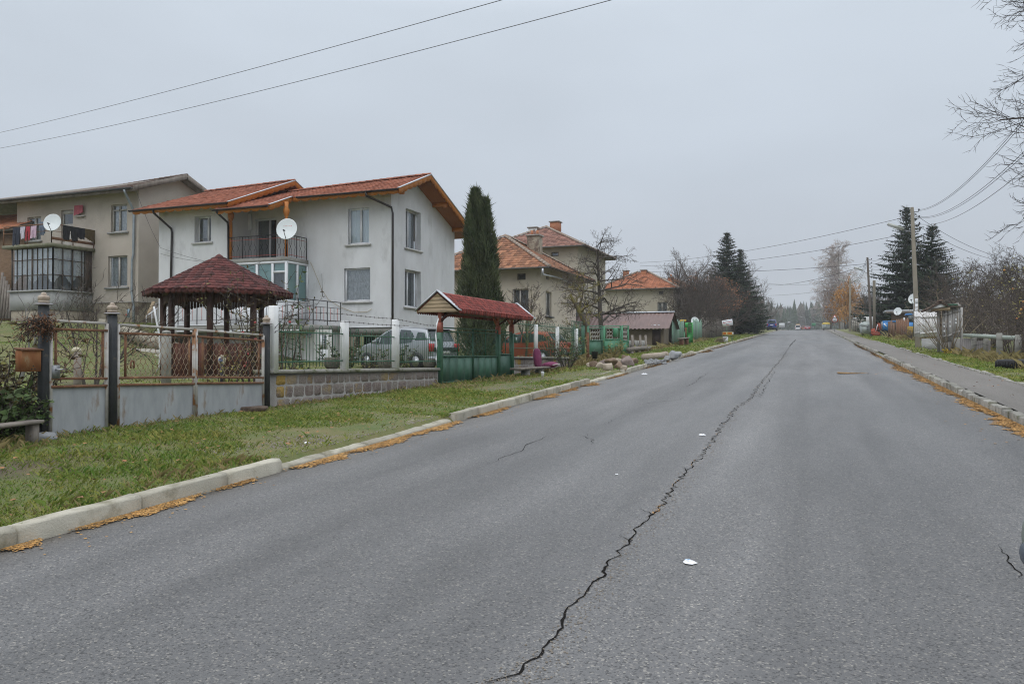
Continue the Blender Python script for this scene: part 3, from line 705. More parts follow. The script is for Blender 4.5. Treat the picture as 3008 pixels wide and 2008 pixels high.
m_glass = glass_mat('window_glass', (.90, .94, .95), .3)
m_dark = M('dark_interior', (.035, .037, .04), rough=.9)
m_white = M('white_plastic', (.80, .81, .83), (.74, .75, .77), scale=3, rough=.45)
m_sill = M('sill_stone', (.50, .49, .47), (.62, .61, .59), scale=8, rough=.8, bump=.3)
m_dish = M('dish_enamel', (.66, .70, .70), (.74, .77, .77), scale=2, rough=.5)
m_steel = M('galvanised_steel', (.33, .34, .35), (.24, .24, .25), scale=9, rough=.5, metal=.6)
m_darkplastic = M('dark_plastic', (.03, .03, .033), rough=.5)
m_redfade = M('faded_red_print', (.62, .25, .25), rough=.6)
m_stucco = M('grey_white_stucco', (.62, .62, .625), (.71, .715, .725), scale=.55, rough=.92, bump=.35, bscale=14, lo=.4, hi=.62, stretch=(1.3, 1.3, .6), c3=(.52, .52, .52), s3=1.3, t3=(.56, .74), bdist=.012)
m_rec = M('reveal_plaster', (.60, .60, .60), (.68, .68, .68), scale=2, rough=.9)
m_recwall = M('loggia_plaster', (.40, .395, .385), (.50, .50, .495), scale=1.2, rough=.9, bump=.3, bscale=14)
m_tile = M('red_roof_tile', (.255, .092, .058), (.31, .125, .082), scale=2.5, rough=.85, rv=.28, spec=.2)
m_wood = M('orange_varnished_wood', (.55, .20, .035), (.45, .145, .022), scale=6, rough=.55, stretch=(1, 1, 6), bump=.15)
m_soffit = M('stained_soffit_boards', (.33, .115, .028), (.25, .08, .02), scale=5, rough=.6, stretch=(6, 1, 1))
m_gutter = M('dark_brown_gutter', (.022, .016, .015), rough=.35)
m_iron = M('black_iron', (.025, .025, .028), rough=.5)
m_redrod = M('red_paint_rod', (.50, .10, .07), rough=.5)
m_conc = M('raw_concrete', (.26, .25, .225), (.36, .35, .32), scale=3, rough=.95, bump=.4, bscale=30, c3=(.16, .155, .13), s3=1.5, t3=(.58, .7))
m_stone = M('rubble_stone', (.27, .23, .17), (.40, .35, .27), scale=1.3, rough=.95, bump=.9, bscale=6, c3=(.17, .13, .10), s3=2.2, t3=(.52, .6), bdist=.06)
m_brick = M('hollow_orange_brick', (.47, .20, .10), (.40, .16, .085), scale=6, rough=.9, bump=.6, bscale=18)
m_whitewash = M('whitewash', (.70, .70, .69), (.62, .615, .60), scale=.8, rough=.9, c3=(.60, .55, .44), s3=.5, t3=(.58, .8))
m_lace = M('lace_curtain', (.62, .63, .65), (.36, .37, .39), scale=14, rough=.95, stretch=(1, 1, .6))
m_blind = M('pale_blue_blind', (.75, .82, .86), rough=.8)
m_greyblind = M('grey_drape', (.30, .30, .31), (.22, .22, .23), scale=9, rough=.9)
m_teal = M('teal_blind', (.25, .50, .47), (.28, .53, .50), scale=2, rough=.6)
m_tin = M('pale_tin_flashing', (.55, .57, .60), (.45, .47, .50), scale=5, rough=.4, metal=.4)

# ------------------------------------------------------------------ the white house
YA, YB, XG = 29.4, 31.0, -17.74      # front of the left wing, front of the main block, gable wall
XL, XM, XB = -29.8, -25.6, -22.2     # left end, wing / loggia corner, balcony end
ZT = 2.69                            # bottom of the plaster
wh = thing('white_house', 'newly plastered white two-storey house with orange eaves and red tiled roof', 'house', (-22, 33, .8))
o_u = at_y(1023, 614, YB); opF1 = (-20.03 + 25.6, -18.9 + 25.6, 6.51, 8.17)
opF2 = (-20.23 + 25.6, -18.83 + 25.6, 3.86, 5.4)
opD = (at_y(750, 645, YB).x - XM, at_y(812, 645, YB).x - XM, 5.85, 8.0)
mb = MB(); wall(mb, (XM, YB), UX, -UY, XG - XM, ZT, 8.95, [opF1, opF2, opD], .16, 0)
mb.build('front_wall', [m_stucco, m_dark], wh)
wp = Vector((XM, YB, 0))
window(wh, wp, UX, -UY, opF1, .16, (.57,), curtain=(m_blind, 0, 1, 0))
window(wh, wp, UX, -UY, opF2, .16, (), curtain=(m_lace, 0, 1, .06))
window(wh, wp, UX, -UY, opD, .16, (.62,), sill=False, name='balcony_door', curtain=(m_greyblind, 0, .5, 0))
opW = (at_y(570, 640, YA).x - XL + .03, at_y(620, 640, YA).x - XL, 6.77, 8.02)
mb = MB(); wall(mb, (XL, YA), UX, -UY, XM - XL, ZT, 8.62, [opW], .3, 0); wall(mb, (XM, YA), UY, UX, YB - YA, ZT, 8.62, [], 0, 0)
wall(mb, (XL, 37.5), -UY, -UX, 37.5 - YA, ZT - .6, 8.6, [], 0, 0)
mb.build('wing_wall', [m_stucco, m_dark], wh)
window(wh, (XL, YA), UX, -UY, opW, .3, (.62,), curtain=(m_greyblind, .0, 1, .2))
gz0 = 2.70
opG = [(32.36 - YB, 33.88 - YB, 6.45, 8.30), (32.28 - YB, 33.90 - YB, 3.66, 5.42)]
mb = MB(); LG = 37.75 - YB; wall(mb, (XG, YB), UY, UX, LG, gz0, 7.98, opG, .28, 0, gable=[(0, 8.93), (33.1 - YB, 9.72), (LG, 7.98)])
mb.build('gable_wall', [m_stucco, m_dark], wh)
for op in opG: window(wh, (XG, YB), UY, UX, op, .28, (.42,), curtain=(m_greyblind, 0, 1, 0))
# basement: rubble stone, an open dark cellar door, a patch of hollow bricks
op_c = (at_y(1046, 990, YB + .12).x - XM, at_y(1102, 990, YB + .12).x - XM, .5, 2.28)
mb = MB(); wall(mb, (XM, YB + .12), UX, -UY, XG - .1 - XM, .2, ZT, [op_c], .35, 0); wall(mb, (XG - .12, YB + .12), UY, UX, LG - .2, .2, gz0, [(4.0, 5.2, 1.9, 2.45)], .3, 0)
mb.build('basement_wall', [m_stone, m_dark], wh)
mb = MB(); mb.box(XG - .13, XG - .085, 31.55, 33.0, 1.6, 2.62); mb.build('brick_patch', m_brick, wh)
mb = MB(); mb.box(op_c[0] + XM - .5, op_c[1] + XM + 1.4, YB + .02, YB + .14, 2.36, 2.66); mb.build('lintel', m_conc, wh)
mb = MB(); mb.box(XG - .02, XG + .03, 31.0, 37.74, gz0 - .05, gz0 - .005); mb.box(XM + 5.2, XG + .03, YB - .03, YB + .02, ZT - .05, ZT - .005); mb.build('drip_edge', m_white, wh)
# under the terrace: whitewashed cellar front with a door and two small windows
YC = 28.7; cl0 = at_y(800, 1000, YC).x; ops = [tuple(v - (0 if i > 1 else cl0 - 0) for i, v in enumerate((at_y(a, 1000, YC).x, at_y(b, 1000, YC).x, at_y(900, y1, YC).z, at_y(900, y0, YC).z))) for a, b, y0, y1 in ((895, 916, 968, 990),)]
od = (at_y(937, 1000, YC).x - cl0, at_y(963, 1000, YC).x - cl0, .78, at_y(950, 975, YC).z)
ow2 = (at_y(997, 1000, YC).x - cl0, at_y(1007, 1000, YC).x - cl0 + .25, at_y(900, 996, YC).z, at_y(900, 973, YC).z)
L = at_y(1040, 1000, YC).x - cl0
mb = MB(); wall(mb, (XL + .2, YC), UX, -UY, cl0 - XL - .2, .3, 2.5, [], .1, 0); wall(mb, (cl0, YC), UX, -UY, L - 1.1, .3, 2.5, [ops[0], od], .1, 0)
wall(mb, (-20.35, YC), UY, UX, YB - YC + .1, .3, 2.5, [(.9, 1.5, 1.5, 2.1)], .1, 0)
mb.build('cellar_wall', [m_whitewash, m_dark], wh)
window(wh, (cl0, YC), UX, -UY, ops[0], .1, (), sill=False)
dm = MB(); a, b, c, d = od; X0 = cl0
dm.box(X0 + a + .02, X0 + b - .02, YC + .05, YC + .09, c, d - .75); dm.box(X0 + a + .02, X0 + b - .02, YC + .05, YC + .09, d - .12, d); dm.box(X0 + a + .02, X0 + a + .12, YC + .05, YC + .09, d - .75, d - .12); dm.box(X0 + b - .12, X0 + b - .02, YC + .05, YC + .09, d - .75, d - .12)
dr = dm.build('cellar_door', m_white, wh); MB().quad((X0 + a + .12, YC + .07, d - .75), (X0 + b - .12, YC + .07, d - .75), (X0 + b - .12, YC + .07, d - .12), (X0 + a + .12, YC + .07, d - .12)).build('pane', m_glass, dr)
MB().beam((X0 + b - .09, YC + .02, c + 1.0), (X0 + b - .2, YC + .02, c + 1.0), .02, .02).build('handle', m_steel, dr)
# terrace slab with a railing, stair on the left
tz = 2.72; YT = 27.5; XT = -20.2; XS = at_y(520, 965, YT).x
mb = MB(); mb.box(XS, XT, YT, YB - .03, tz - .26, tz); te = mb.build('terrace', m_conc, wh)
mb = MB(); mb.box(XS - .02, XT + .02, YT - .02, YT + .0, tz - .02, tz + .02); mb.box(XS, XT + .03, YT - .03, YT - .002, tz - .30, tz - .24); mb.build('edge_trim', m_white, te)
def rail_run(rb, rr, p, q, z, h, n, mid=.28, ring=True):
    p, q = Vector(p), Vector(q); P = lambda t, k: p + (q - p) * t + UZ * (z + k)
    rb.beam(P(0, h), P(1, h), .05, .03); rb.beam(P(0, h - mid), P(1, h - mid), .02, .02); rb.beam(P(0, .22), P(1, .22), .02, .02)
    for i in range(n + 1):
        t = i / n; rb.beam(P(t, 0), P(t, h), .03, .03)
        if i < n:
            for k in range(1, 4): rb.beam(P(t + k / n / 4, .22), P(t + k / n / 4, h - mid), .016, .016, 1 if k != 2 else 0)
rb, rr = MB(), MB(); rail_run(rb, rr, (XS, YT + .06, 0), (XT - .05, YT + .06, 0), tz, 1.08, 6); rail_run(rb, rr, (XT - .05, YT + .06, 0), (XT - .05, YB - .25, 0), tz, 1.08, 3)
# sloping stair rails
for k in range(3):
    rb.beam((XS, YT + .06, tz + 1.08 - k * .4), (XS - 1.9, YT + .06, tz - .75 - k * .4), .03, .03)
rb.build('railing', [m_iron, m_redrod], te)
mb = MB()
for k in range(9): mb.box(XS - .22 * (k + 1), XS - .22 * k, YT, YT + 1.1, tz - .2 * (k + 2), tz - .2 * (k + 1))
mb.build('stair', m_conc, te)
# balcony slab, railing with bent rods, glazed veranda under it
bz = 5.86; YBf = 29.35
mb = MB(); mb.box(XM + .01, XB, YBf, YB - .01, bz - .22, bz); bal = mb.build('balcony', m_conc, wh)
rb, rr = MB(), MB(); hh = 1.03
def bent_run(p, q, n, posts):
    p, q = Vector(p), Vector(q); d = (q - p).normalized(); s = d.cross(UZ)
    rb.beam(p + UZ * (bz + hh), q + UZ * (bz + hh), .045, .03)
    for zz in (.12, .88): rb.beam(p + UZ * (bz + zz), q + UZ * (bz + zz), .018, .018, 1)
    for i in range(n + 1):
        b = p + (q - p) * (i / n)
        if i % posts == 0: rb.beam(b + UZ * bz, b + UZ * (bz + hh), .032, .032); continue
        k = .09 * (1 if i % 2 else -1)
        rb.tube([b + UZ * (bz + .04), b + UZ * (bz + .34), b + d * k + UZ * (bz + .5), b + UZ * (bz + .66), b + UZ * (bz + hh)], .011, 4)
bent_run((XM + .05, YBf + .05, 0), (XB - .05, YBf + .05, 0), 20, 5); bent_run((XB - .05, YBf + .05, 0), (XB - .05, YB - .1, 0), 8, 4)
rb.build('railing', [m_iron, m_redrod], bal)
zg = 3.86; ve = MB()
xs_ = [at_y(v, 800, YBf).x for v in (690, 752, 757, 797, 803, 841)]
ve.box(XM + .02, XB - .02, YBf + .03, YBf + .07, tz + .01, zg)
ve.box(XB - .07, XB - .03, YBf + .07, YB - .02, tz + .01, zg)
for x in (xs_[0], xs_[1] + .03, xs_[3] + .05, XB - .06): ve.box(x - .055, x + .055, YBf + .0, YBf + .1, zg, bz - .23)
for yy in (YBf + .05, (YBf + YB) / 2, YB - .06): ve.box(XB - .1, XB - .0, yy - .055, yy + .055, zg - .85 if yy < YBf + .1 else zg, bz - .23)
for z in (zg - .05, bz - .28): ve.box(XM + .02, XB - .01, YBf - .002, YBf + .098, z, z + .09); ve.box(XB - .098, XB + .002, YBf, YB - .02, z, z + .09)
ve.box(xs_[0], xs_[1], YBf - .003, YBf + .09, bz - .8, bz - .7); ve.box(xs_[4], XB - .1, YBf - .003, YBf + .09, bz - .72, bz - .63)
vo = ve.build('veranda', m_white, wh)
MB().quad((XM, YBf + .05, zg), (XB - .08, YBf + .05, zg), (XB - .08, YBf + .05, bz - .24), (XM, YBf + .05, bz - .24)).quad((XB - .05, YBf + .06, zg), (XB - .05, YB - .05, zg), (XB - .05, YB - .05, bz - .24), (XB - .05, YBf + .06, bz - .24)).build('pane', m_glass, vo)
mb = MB(); mb.quad((XM, YBf + .11, bz - .72), (xs_[1], YBf + .11, bz - .72), (xs_[1], YBf + .11, bz - .24), (XM, YBf + .11, bz - .24)); mb.quad((xs_[2], YBf + .11, zg), (xs_[3], YBf + .11, zg), (xs_[3], YBf + .11, bz - .24), (xs_[2], YBf + .11, bz - .24))
mb.quad((xs_[4], YBf + .11, bz - .64), (XB - .1, YBf + .11, bz - .64), (XB - .1, YBf + .11, bz - .24), (xs_[4], YBf + .11, bz - .24)); mb.quad((XB - .11, YBf + .11, zg), (XB - .11, YB - .05, zg), (XB - .11, YB - .05, bz - .24), (XB - .11, YBf + .11, bz - .24))
mb.build('blind', m_teal, vo)
mb = MB(); mb.quad((XM, YBf + .5, tz), (XB - .3, YBf + .5, tz), (XB - .3, YBf + .5, bz - .24), (XM, YBf + .5, bz - .24)); mb.build('room_shade_backing', m_greyblind, vo)  # grey backing sheet: paints in the shade of the room behind the panes
# meter box and lamp in the loggia
mb = MB(); c = at_y(727, 653, YB - .1); mb.cbox(c.x - .22, c.x + .22, YB - .18, YB - .01, c.z - .4, c.z + .4, .03); mb.build('wall_box', m_white, wh)
# roofs
p = 0.40; pu = Vector((0, 1, p)).normalized(); pd = Vector((0, -1, p)).normalized()
def eave_z(y, zr, yr): return zr - p * abs(yr - y)
YR, ZR = 33.1, 9.92; XR = -16.84; xb1 = at_y(855, 585, 30.05).x
rf = MB(); un = MB()
Lf = (YR - 30.05) * math.hypot(1, p); zB2 = eave_z(30.05, ZR, YR)
tiles(rf, (xb1, 30.05, zB2), (XR, 30.05, zB2), pu, Lf, seed=1); un_b = (xb1, 30.05, zB2)
yb1 = 28.45; zB1 = eave_z(yb1, ZR, YR); xb0 = -25.5; Lf1 = (YR - yb1) * math.hypot(1, p)
tiles(rf, (xb0, yb1, zB1), (xb1, yb1, zB1), pu, Lf1, seed=2)
ybk = 38.6; zbk = eave_z(ybk, ZR, YR); Lb = (ybk - YR) * math.hypot(1, p)
tiles(rf, (XR, ybk, zbk), (-26.5, ybk, zbk), pd, Lb, seed=3)
ridge(rf, (-26.5, YR, ZR + .03), (XR + .02, YR, ZR + .03))
sag(rf, XR, 8.7, YR, 3.6, .27); ro = rf.build('roof', m_tile, wh)
for (A, B, L, u_) in (((xb1, 30.1, zB2 + .01), (XR - .02, 30.1, zB2 + .01), Lf - .06, pu), ((xb0, yb1 + .05, zB1 + .01), (xb1, yb1 + .05, zB1 + .01), Lf1 - .06, pu), ((XR - .02, ybk - .05, zbk + .01), (-26.5, ybk - .05, zbk + .01), Lb - .06, pd)): underlay(un, A, B, u_, L, th=.07)
sag(un, XR, 8.7, YR, 3.6, .27); un.build('soffit', m_soffit, ro)
YRA, ZRA = 33.4, at_y(826, 536, 33.4).z; yA = 28.5; zA = eave_z(yA, ZRA, YRA); xa0, xa1 = at_y(388, 612, yA).x, at_y(672, 577, yA).x - .05; La = (YRA - yA) * math.hypot(1, p)
rf = MB(); un = MB(); tiles(rf, (xa0, yA, zA), (xa1, yA, zA), pu, La, seed=4); yk = 37.8; zk = eave_z(yk, ZRA, YRA); Lk_ = (yk - YRA) * math.hypot(1, p)
tiles(rf, (xa1, yk, zk), (xa0, yk, zk), pd, Lk_, seed=5); ridge(rf, (xa0, YRA, ZRA + .03), (xa1 + .02, YRA, ZRA + .03))
sag(rf, xa1, 6, YRA, 5, .17); ra = rf.build('roof', m_tile, wh); underlay(un, (xa0 + .02, yA + .05, zA + .01), (xa1 - .02, yA + .05, zA + .01), pu, La - .06, th=.07); underlay(un, (xa1 - .02, yk - .05, zk + .01), (xa0 + .02, yk - .05, zk + .01), pd, Lk_ - .06, th=.07)
sag(un, xa1, 6, YRA, 5, .19); un.build('soffit', m_soffit, ra)
# verge boards, scalloped fascias, brackets
def verge(x, y0, z0, y1, z1, h=.27, th=.05):
    fb = MB(); scallop(fb, (x, y0, z0 + .02), (x, y1, z1 + .02), h, 0, th, UX, wave=.42, base=.72); fb.build('verge_board', m_wood, wh)
    MB().beam((x + .03, y0, z0 + .045), (x + .03, y1, z1 + .045), .12, .03).build('flashing', m_tin, wh)
verge(XR, 30.0, zB2 - .02, YR, ZR); verge(XR, YR, ZR, ybk, zbk); verge(xa1, yA - .05, zA - .02, YRA, ZRA); verge(xa1, YRA, ZRA, yk, zk); verge(xb1, yb1, zB1, 30.05, zB2)
for (a, b) in (((xb1, 30.07, zB2 - .02), (XR, 30.07, zB2 - .02)), ((xb0, yb1 + .02, zB1 - .02), (xb1, yb1 + .02, zB1 - .02)), ((xa0, yA + .02, zA - .02), (xa1, yA + .02, zA - .02))):
    fb = MB(); scallop(fb, a, b, .2, 0, .03, UY, wave=.5, base=.6); fb.build('fascia', m_wood, wh)
for (y, z) in ((35.2, ZR - p * 2.1 - .16), (37.5, ZR - p * 4.4 - .16), (30.75, zB2 + .06)):
    bk = MB().beam((XG - .05, y, z), (XR - .1, y, z), .16, .2); bk.box(XR - .32, XR - .12, y - .078, y + .078, z - .16, z - .09); bk.build('bracket', m_wood, wh)
for (a, b, h) in (((xa0 + .35, yA + .5, zA + .02), (xa0 + 1.2, yA + .5, zA + .02), .2), ((XM + .2, 32.6, ZRA - .5), (xa1 - .05, 32.6, ZRA - .5), .18)): MB().beam(a, b, .14, h).build('bracket', m_wood, wh)
for px in (677, 848):
    c = at_y(px, 700, YBf + .1); x = c.x if px < 700 else XB - .12; t = MB(); zt_ = zB1 + .32
    t.lathe([(.075, bz + .0), (.075, zt_ - .75), (.06, zt_ - .72), (.10, zt_ - .62), (.145, zt_ - .48), (.145, zt_ - .36), (.09, zt_ - .25), (.10, zt_)], 8, (x, YBf + .12, 0)); t.build('wooden_post', m_wood, wh)
t = MB(); t.beam((xb0 + .1, YBf + .12, zt_ - .02), (xb1, YBf + .12, zt_ - .02), .14, .16); t.build('beam', m_wood, wh)
for (a, b, y, z) in ((xb1 + .35, XR - .0, 29.98, zB2 - .01), (xb0 - .1, xb1 - .02, yb1 - .07, zB1 - .01), (xa0 - .12, xa1, yA - .07, zA - .01)):
    gt = MB(); gutter(gt, (a, y, z), (b, y, z)); gt.build('gutter', m_gutter, wh)
c = at_y(1075, 565, 29.98)
for path in ([(c.x, 29.98, zB2 - .06), (c.x, 30.0, zB2 - .22), (c.x + .75, 30.93, zB2 - .62), (c.x + .82, 30.93, zB2 - .9), (c.x + .82, 30.93, .9)],
             [(xb0 + .12, yb1 - .05, zB1 - .06), (xb0 + .12, yb1, zB1 - .15), (xb0 - .05, YA - .08, zB1 - .45), (xb0 + .0, YA - .08, zB1 - .7), (xb0 + .0, YA - .08, 2.8)],
             [(xa0 + 1.35, yA - .05, zA - .06), (xa0 + 1.35, yA, zA - .2), (XL + .85, YA - .08, zA - .85), (XL + .9, YA - .08, zA - 1.05), (XL + .78, YA - .08, 2.2)]):
    t = MB(); t.tube(path, .052, 8); t.build('downpipe', m_gutter, wh)
# loose cable down the wall
t = MB(); pts = [at_y(x, y, YB - .04) for x, y in ((912, 770), (925, 800), (945, 850), (965, 880), (1000, 902), (1040, 917), (1080, 915), (1092, 907))]; t.tube(pts, .012, 4); t.build('loose_cable', M('yellowed_cable', (.45, .38, .25), rough=.7), wh)
dc = at_x(842, 672, -21.55); dish('satellite_dish', 'white dish with faded red print clamped to the white house balcony corner', dc, (.35, -1, .28), .46, None, (XB - .05, YBf + .05, bz + .6), True)

# ------------------------------------------------------------------ the old grey house
m_rough = M('grey_beige_roughcast', (.50, .437, .372), (.565, .502, .435), scale=.7, rough=.97, bump=1.0, bscale=38, c3=(.42, .37, .315), s3=.6, t3=(.55, .75), bdist=.03)
m_greyrender = M('grey_cement_render', (.34, .34, .335), (.44, .44, .43), scale=.9, rough=.95, bump=.3, bscale=20, c3=(.24, .24, .225), s3=.8, t3=(.55, .7))
m_oldtile = M('weathered_roof_tile', (.11, .075, .060), (.15, .105, .082), scale=2, rough=.95, spec=.1, rv=.35, c3=(.10, .085, .075), s3=1.5, t3=(.5, .7))
m_greywood = M('weathered_grey_wood', (.15, .125, .105), (.24, .21, .18), scale=5, rough=.9, stretch=(1, 1, .2), bump=.4)
m_oldpaint = M('peeling_white_paint', (.58, .56, .52), (.42, .38, .33), scale=9, rough=.8)
m_mossy = M('mossy_concrete', (.16, .165, .09), (.25, .235, .18), scale=5, rough=.95, bump=.7, bscale=25)
YO, XO = 31.0, at_y(407, 640, 31.0).x; XO0 = at_y(50, 640, YO).x; zt = 10.02
oh = thing('old_house', 'grey-beige roughcast old house with a glazed corner bay and long tiled eave', 'house', (-37, 33, 3.1))
L = XO - XO0
def oo(x0, x1, y0, y1, Y=YO, base=None): a, b = at_y(x0, (y0 + y1) / 2, Y).x - (XO0 if base is None else base), at_y(x1, (y0 + y1) / 2, Y).x - (XO0 if base is None else base); return (a, b, at_y((x0 + x1) / 2, y1, Y).z, at_y((x0 + x1) / 2, y0, Y).z)
ow = [oo(326, 373, 600, 681), oo(317, 374, 751, 843), oo(80, 120, 637, 707), oo(179, 214, 617, 720)]
mb = MB(); wall(mb, (XO0, YO), UX, -UY, L, 4.15, zt, ow, .16, 0); LS = 38 - YO; wall(mb, (XO, YO), UY, UX, LS, 4.15, zt - .25, [(1.9, 2.9, 5.2, 6.9), (2.1, 3.0, 8.3, 9.7)], .15, 0, gable=[(0, zt), (33.7 - YO, 11.1), (LS, zt - .25)])
mb.build('wall', [m_rough, m_dark], oh)
mb = MB(); wall(mb, (XO0, YO + .06), UX, -UY, L - .06, 2.2, 4.15, [], .1, 0); wall(mb, (XO - .06, YO + .06), UY, UX, LS, 2.0, 4.15, [], .1, 0); mb.build('stone_base', [m_stone, m_dark], oh)
for i, op in enumerate(ow[:3]): window(oh, (XO0, YO), UX, -UY, op, .16, (.5,) if i else (.45,), (.8,) if i == 0 else (), fm=m_oldpaint, sillmat=m_greyrender, curtain=(m_lace, 0, 1, 0), sd=.14)
window(oh, (XO, YO), UY, UX, (1.9, 2.9, 5.2, 6.9), .15, (.5,), fm=m_greywood, sill=False); window(oh, (XO, YO), UY, UX, (2.1, 3.0, 8.3, 9.7), .15, (.5,), fm=m_oldpaint, sillmat=m_greyrender, curtain=(m_lace, 0, 1, 0))
a, b, c, d = ow[3]; mb = MB(); mb.box(XO0 + a, XO0 + b, YO + .1, YO + .15, c - .9, d - .75); mb.box(XO0 + a, XO0 + b, YO + .1, YO + .15, d - .2, d)
for s in (a, b - .1): mb.box(XO0 + s, XO0 + s + .1, YO + .1, YO + .15, d - .75, d - .2)
dd = mb.build('balcony_door', m_oldpaint, oh); MB().quad((XO0 + a + .1, YO + .13, d - .75), (XO0 + b - .1, YO + .13, d - .75), (XO0 + b - .1, YO + .13, d - .2), (XO0 + a + .1, YO + .13, d - .2)).build('pane', m_glass, dd)
# roof of the old house
yo0 = 30.1; po = .37; YRo = 33.7; zro = at_x(545, 515, XO + .65).z; zo0 = zro - po * (YRo - yo0); up_ = Vector((0, 1, po)).normalized(); xo0, xo1 = XO - 19.5, XO + .65
rf = MB(); un = MB(); Lo = (YRo - yo0) * math.hypot(1, po); tiles(rf, (xo0, yo0, zo0), (xo1, yo0, zo0), up_, Lo, seed=8, sub=3); yk2 = 38.5; zk2 = zro - po * (yk2 - YRo)
dn_ = Vector((0, -1, po)).normalized(); Lo2 = (yk2 - YRo) * math.hypot(1, po); tiles(rf, (xo1, yk2, zk2), (xo0, yk2, zk2), dn_, Lo2, seed=9, sub=3); ridge(rf, (xo0, YRo, zro + .03), (xo1, YRo, zro + .03)); sag(rf, xo1, 8, YRo, 3.7, .36); ro = rf.build('roof', m_oldtile, oh)
underlay(un, (xo0 + .02, yo0 + .05, zo0), (xo1 - .02, yo0 + .05, zo0), up_, Lo - .05, th=.1); underlay(un, (xo1 - .02, yk2 - .05, zk2), (xo0 + .02, yk2 - .05, zk2), dn_, Lo2 - .05, th=.1); sag(un, xo1, 8, YRo, 3.7, .38); un.build('soffit', m_greywood, ro)
fb = MB(); fb.beam((xo1, yo0, zo0 - .05), (xo1, YRo, zro - .05), .05, .26); fb.beam((xo1, YRo, zro - .05), (xo1, yk2, zk2 - .05), .05, .26); fb.beam((xo0, yo0 + .03, zo0 - .1), (xo1, yo0 + .03, zo0 - .1), .04, .2); fb.build('fascia', m_greywood, ro)
gt = MB(); gutter(gt, (xo0, yo0 - .06, zo0), (xo1 - .1, yo0 - .06, zo0), .085); gt.build('gutter', M('old_dark_gutter', (.05, .05, .055), (.10, .10, .10), scale=4, rough=.6), oh)
t = MB(); g0 = at_y(365, 552, yo0 - .06); t.tube([(g0.x, yo0 - .05, zo0 - .08), (g0.x, yo0, zo0 - .25), (XO - .25, YO - .1, zo0 - 1.0), (XO - .22, YO - .1, zo0 - 1.3), (XO - .24, YO - .1, 6.6), (XO - .30, YO - .12, 6.3), (XO - .32, YO - .12, 4.6), (XO - .2, YO - .1, 3.9), (XO - .2, YO - .1, 2.6)], .062, 8)
t.build('downpipe', M('zinc_pipe', (.27, .31, .34), (.36, .40, .42), scale=3, rough=.5, metal=.5), oh)
# corner bay with many small panes, lace inside, balcony on top
YBy = 28.65; XBy1 = at_y(155, 800, YBy).x; XBy0 = at_y(32, 800, YBy).x; zs, zt2 = at_y(155, 851, YBy).z, at_y(155, 724, YBy).z
mb = MB(); mb.box(XBy0 - .05, XBy1 + .02, YBy - .02, YO + .05, zs - 1.0, zs - .05); bay = mb.build('bay_parapet', m_greyrender, oh)
mb = MB(); mb.box(XBy0, XBy1 - .03, YBy + .03, YO + .1, 2.4, zs - 1.0); mb.build('bay_stone_foot', m_stone, oh)
mb = MB(); mb.box(XBy0 - .12, XBy1 + .12, YBy - .12, YO - .02, zs - .05, zs + .02); mb.build('bay_sill', m_greyrender, oh)
m_bayframe = M('dark_bay_frame', (.045, .035, .03), (.10, .065, .045), scale=5, rough=.7)
fr = MB(); n1, n2 = 8, 4; hb = zt2 - zs
def bay_face(P, u, L, n):
    P = Vector(P)
    for i in range(n + 1): p0 = P + u * (L * i / n); fr.beam(p0 + UZ * zs, p0 + UZ * zt2, .075 if i % (n // 2) == 0 else .026, .05)
    for t in (.0, .36, .72, 1.): fr.beam(P + UZ * (zs + hb * t), P + u * L + UZ * (zs + hb * t), .035, .04)
bay_face((XBy0 + .04, YBy + .04, 0), UX, XBy1 - XBy0 - .08, n1); bay_face((XBy1 - .04, YBy + .04, 0), UY, YO - YBy - .1, n2)
fr.box(XBy1 - .09, XBy1 - .01, YO - .45, YO - .05, zs, zt2)
bf = fr.build('bay_window', m_bayframe, oh)
MB().quad((XBy0, YBy + .05, zs), (XBy1 - .05, YBy + .05, zs), (XBy1 - .05, YBy + .05, zt2), (XBy0, YBy + .05, zt2)).quad((XBy1 - .05, YBy + .05, zs), (XBy1 - .05, YO, zs), (XBy1 - .05, YO, zt2), (XBy1 - .05, YBy + .05, zt2)).build('pane', m_glass, bf)
cu = MB()
def lace(P, u, n, L, seed):
    q = random.Random(seed); P = Vector(P); N_ = 60; vs = []
    for i in range(N_ + 1):
        s = L * i / N_; k = .03 * math.sin(i * 1.5) + .015 * math.sin(i * .6); low = .18 + .22 * abs(math.sin(2 * PI * s / L * 1.0)) ** 1.5 + .02 * math.sin(i * 2.6)
        vs += [P + u * s - n * k + UZ * (zs + hb * low), P + u * s - n * k + UZ * (zt2 - .04)]
    cu.add(vs, [(2 * i, 2 * i + 2, 2 * i + 3, 2 * i + 1) for i in range(N_)])
lace((XBy0 + .1, YBy + .13, 0), UX, -UY, XBy1 - XBy0 - .3, 1); lace((XBy1 - .13, YBy + .15, 0), UY, UX, YO - YBy - .35, 2)
cu.build('curtain', M('white_lace', (.90, .91, .95), (.70, .71, .77), scale=5.5, rough=.95, lo=.55, hi=.62), bf, smooth=True)
MB().box(XBy0 + .05, XBy1 - .9, YBy + .9, YO, zs, zt2).build('room_shade_backing', m_greyblind, bf)  # plain grey block stands in for the dimness inside, behind the lace
mb = MB(); mb.box(XBy0 - .35, XBy1 + .2, YBy - .25, YO - .01, zt2 + .0, zt2 + .16); bs = mb.build('balcony_slab', m_mossy, oh)
m_rust = M('rusted_iron', (.24, .115, .06), (.15, .075, .045), scale=12, rough=.9, bump=.4, c3=(.34, .18, .09), s3=6, t3=(.55, .65))
rb = MB(); zb = zt2 + .16; xr0, xr1, yr0 = XBy0 - .3, XBy1 + .12, YBy - .18
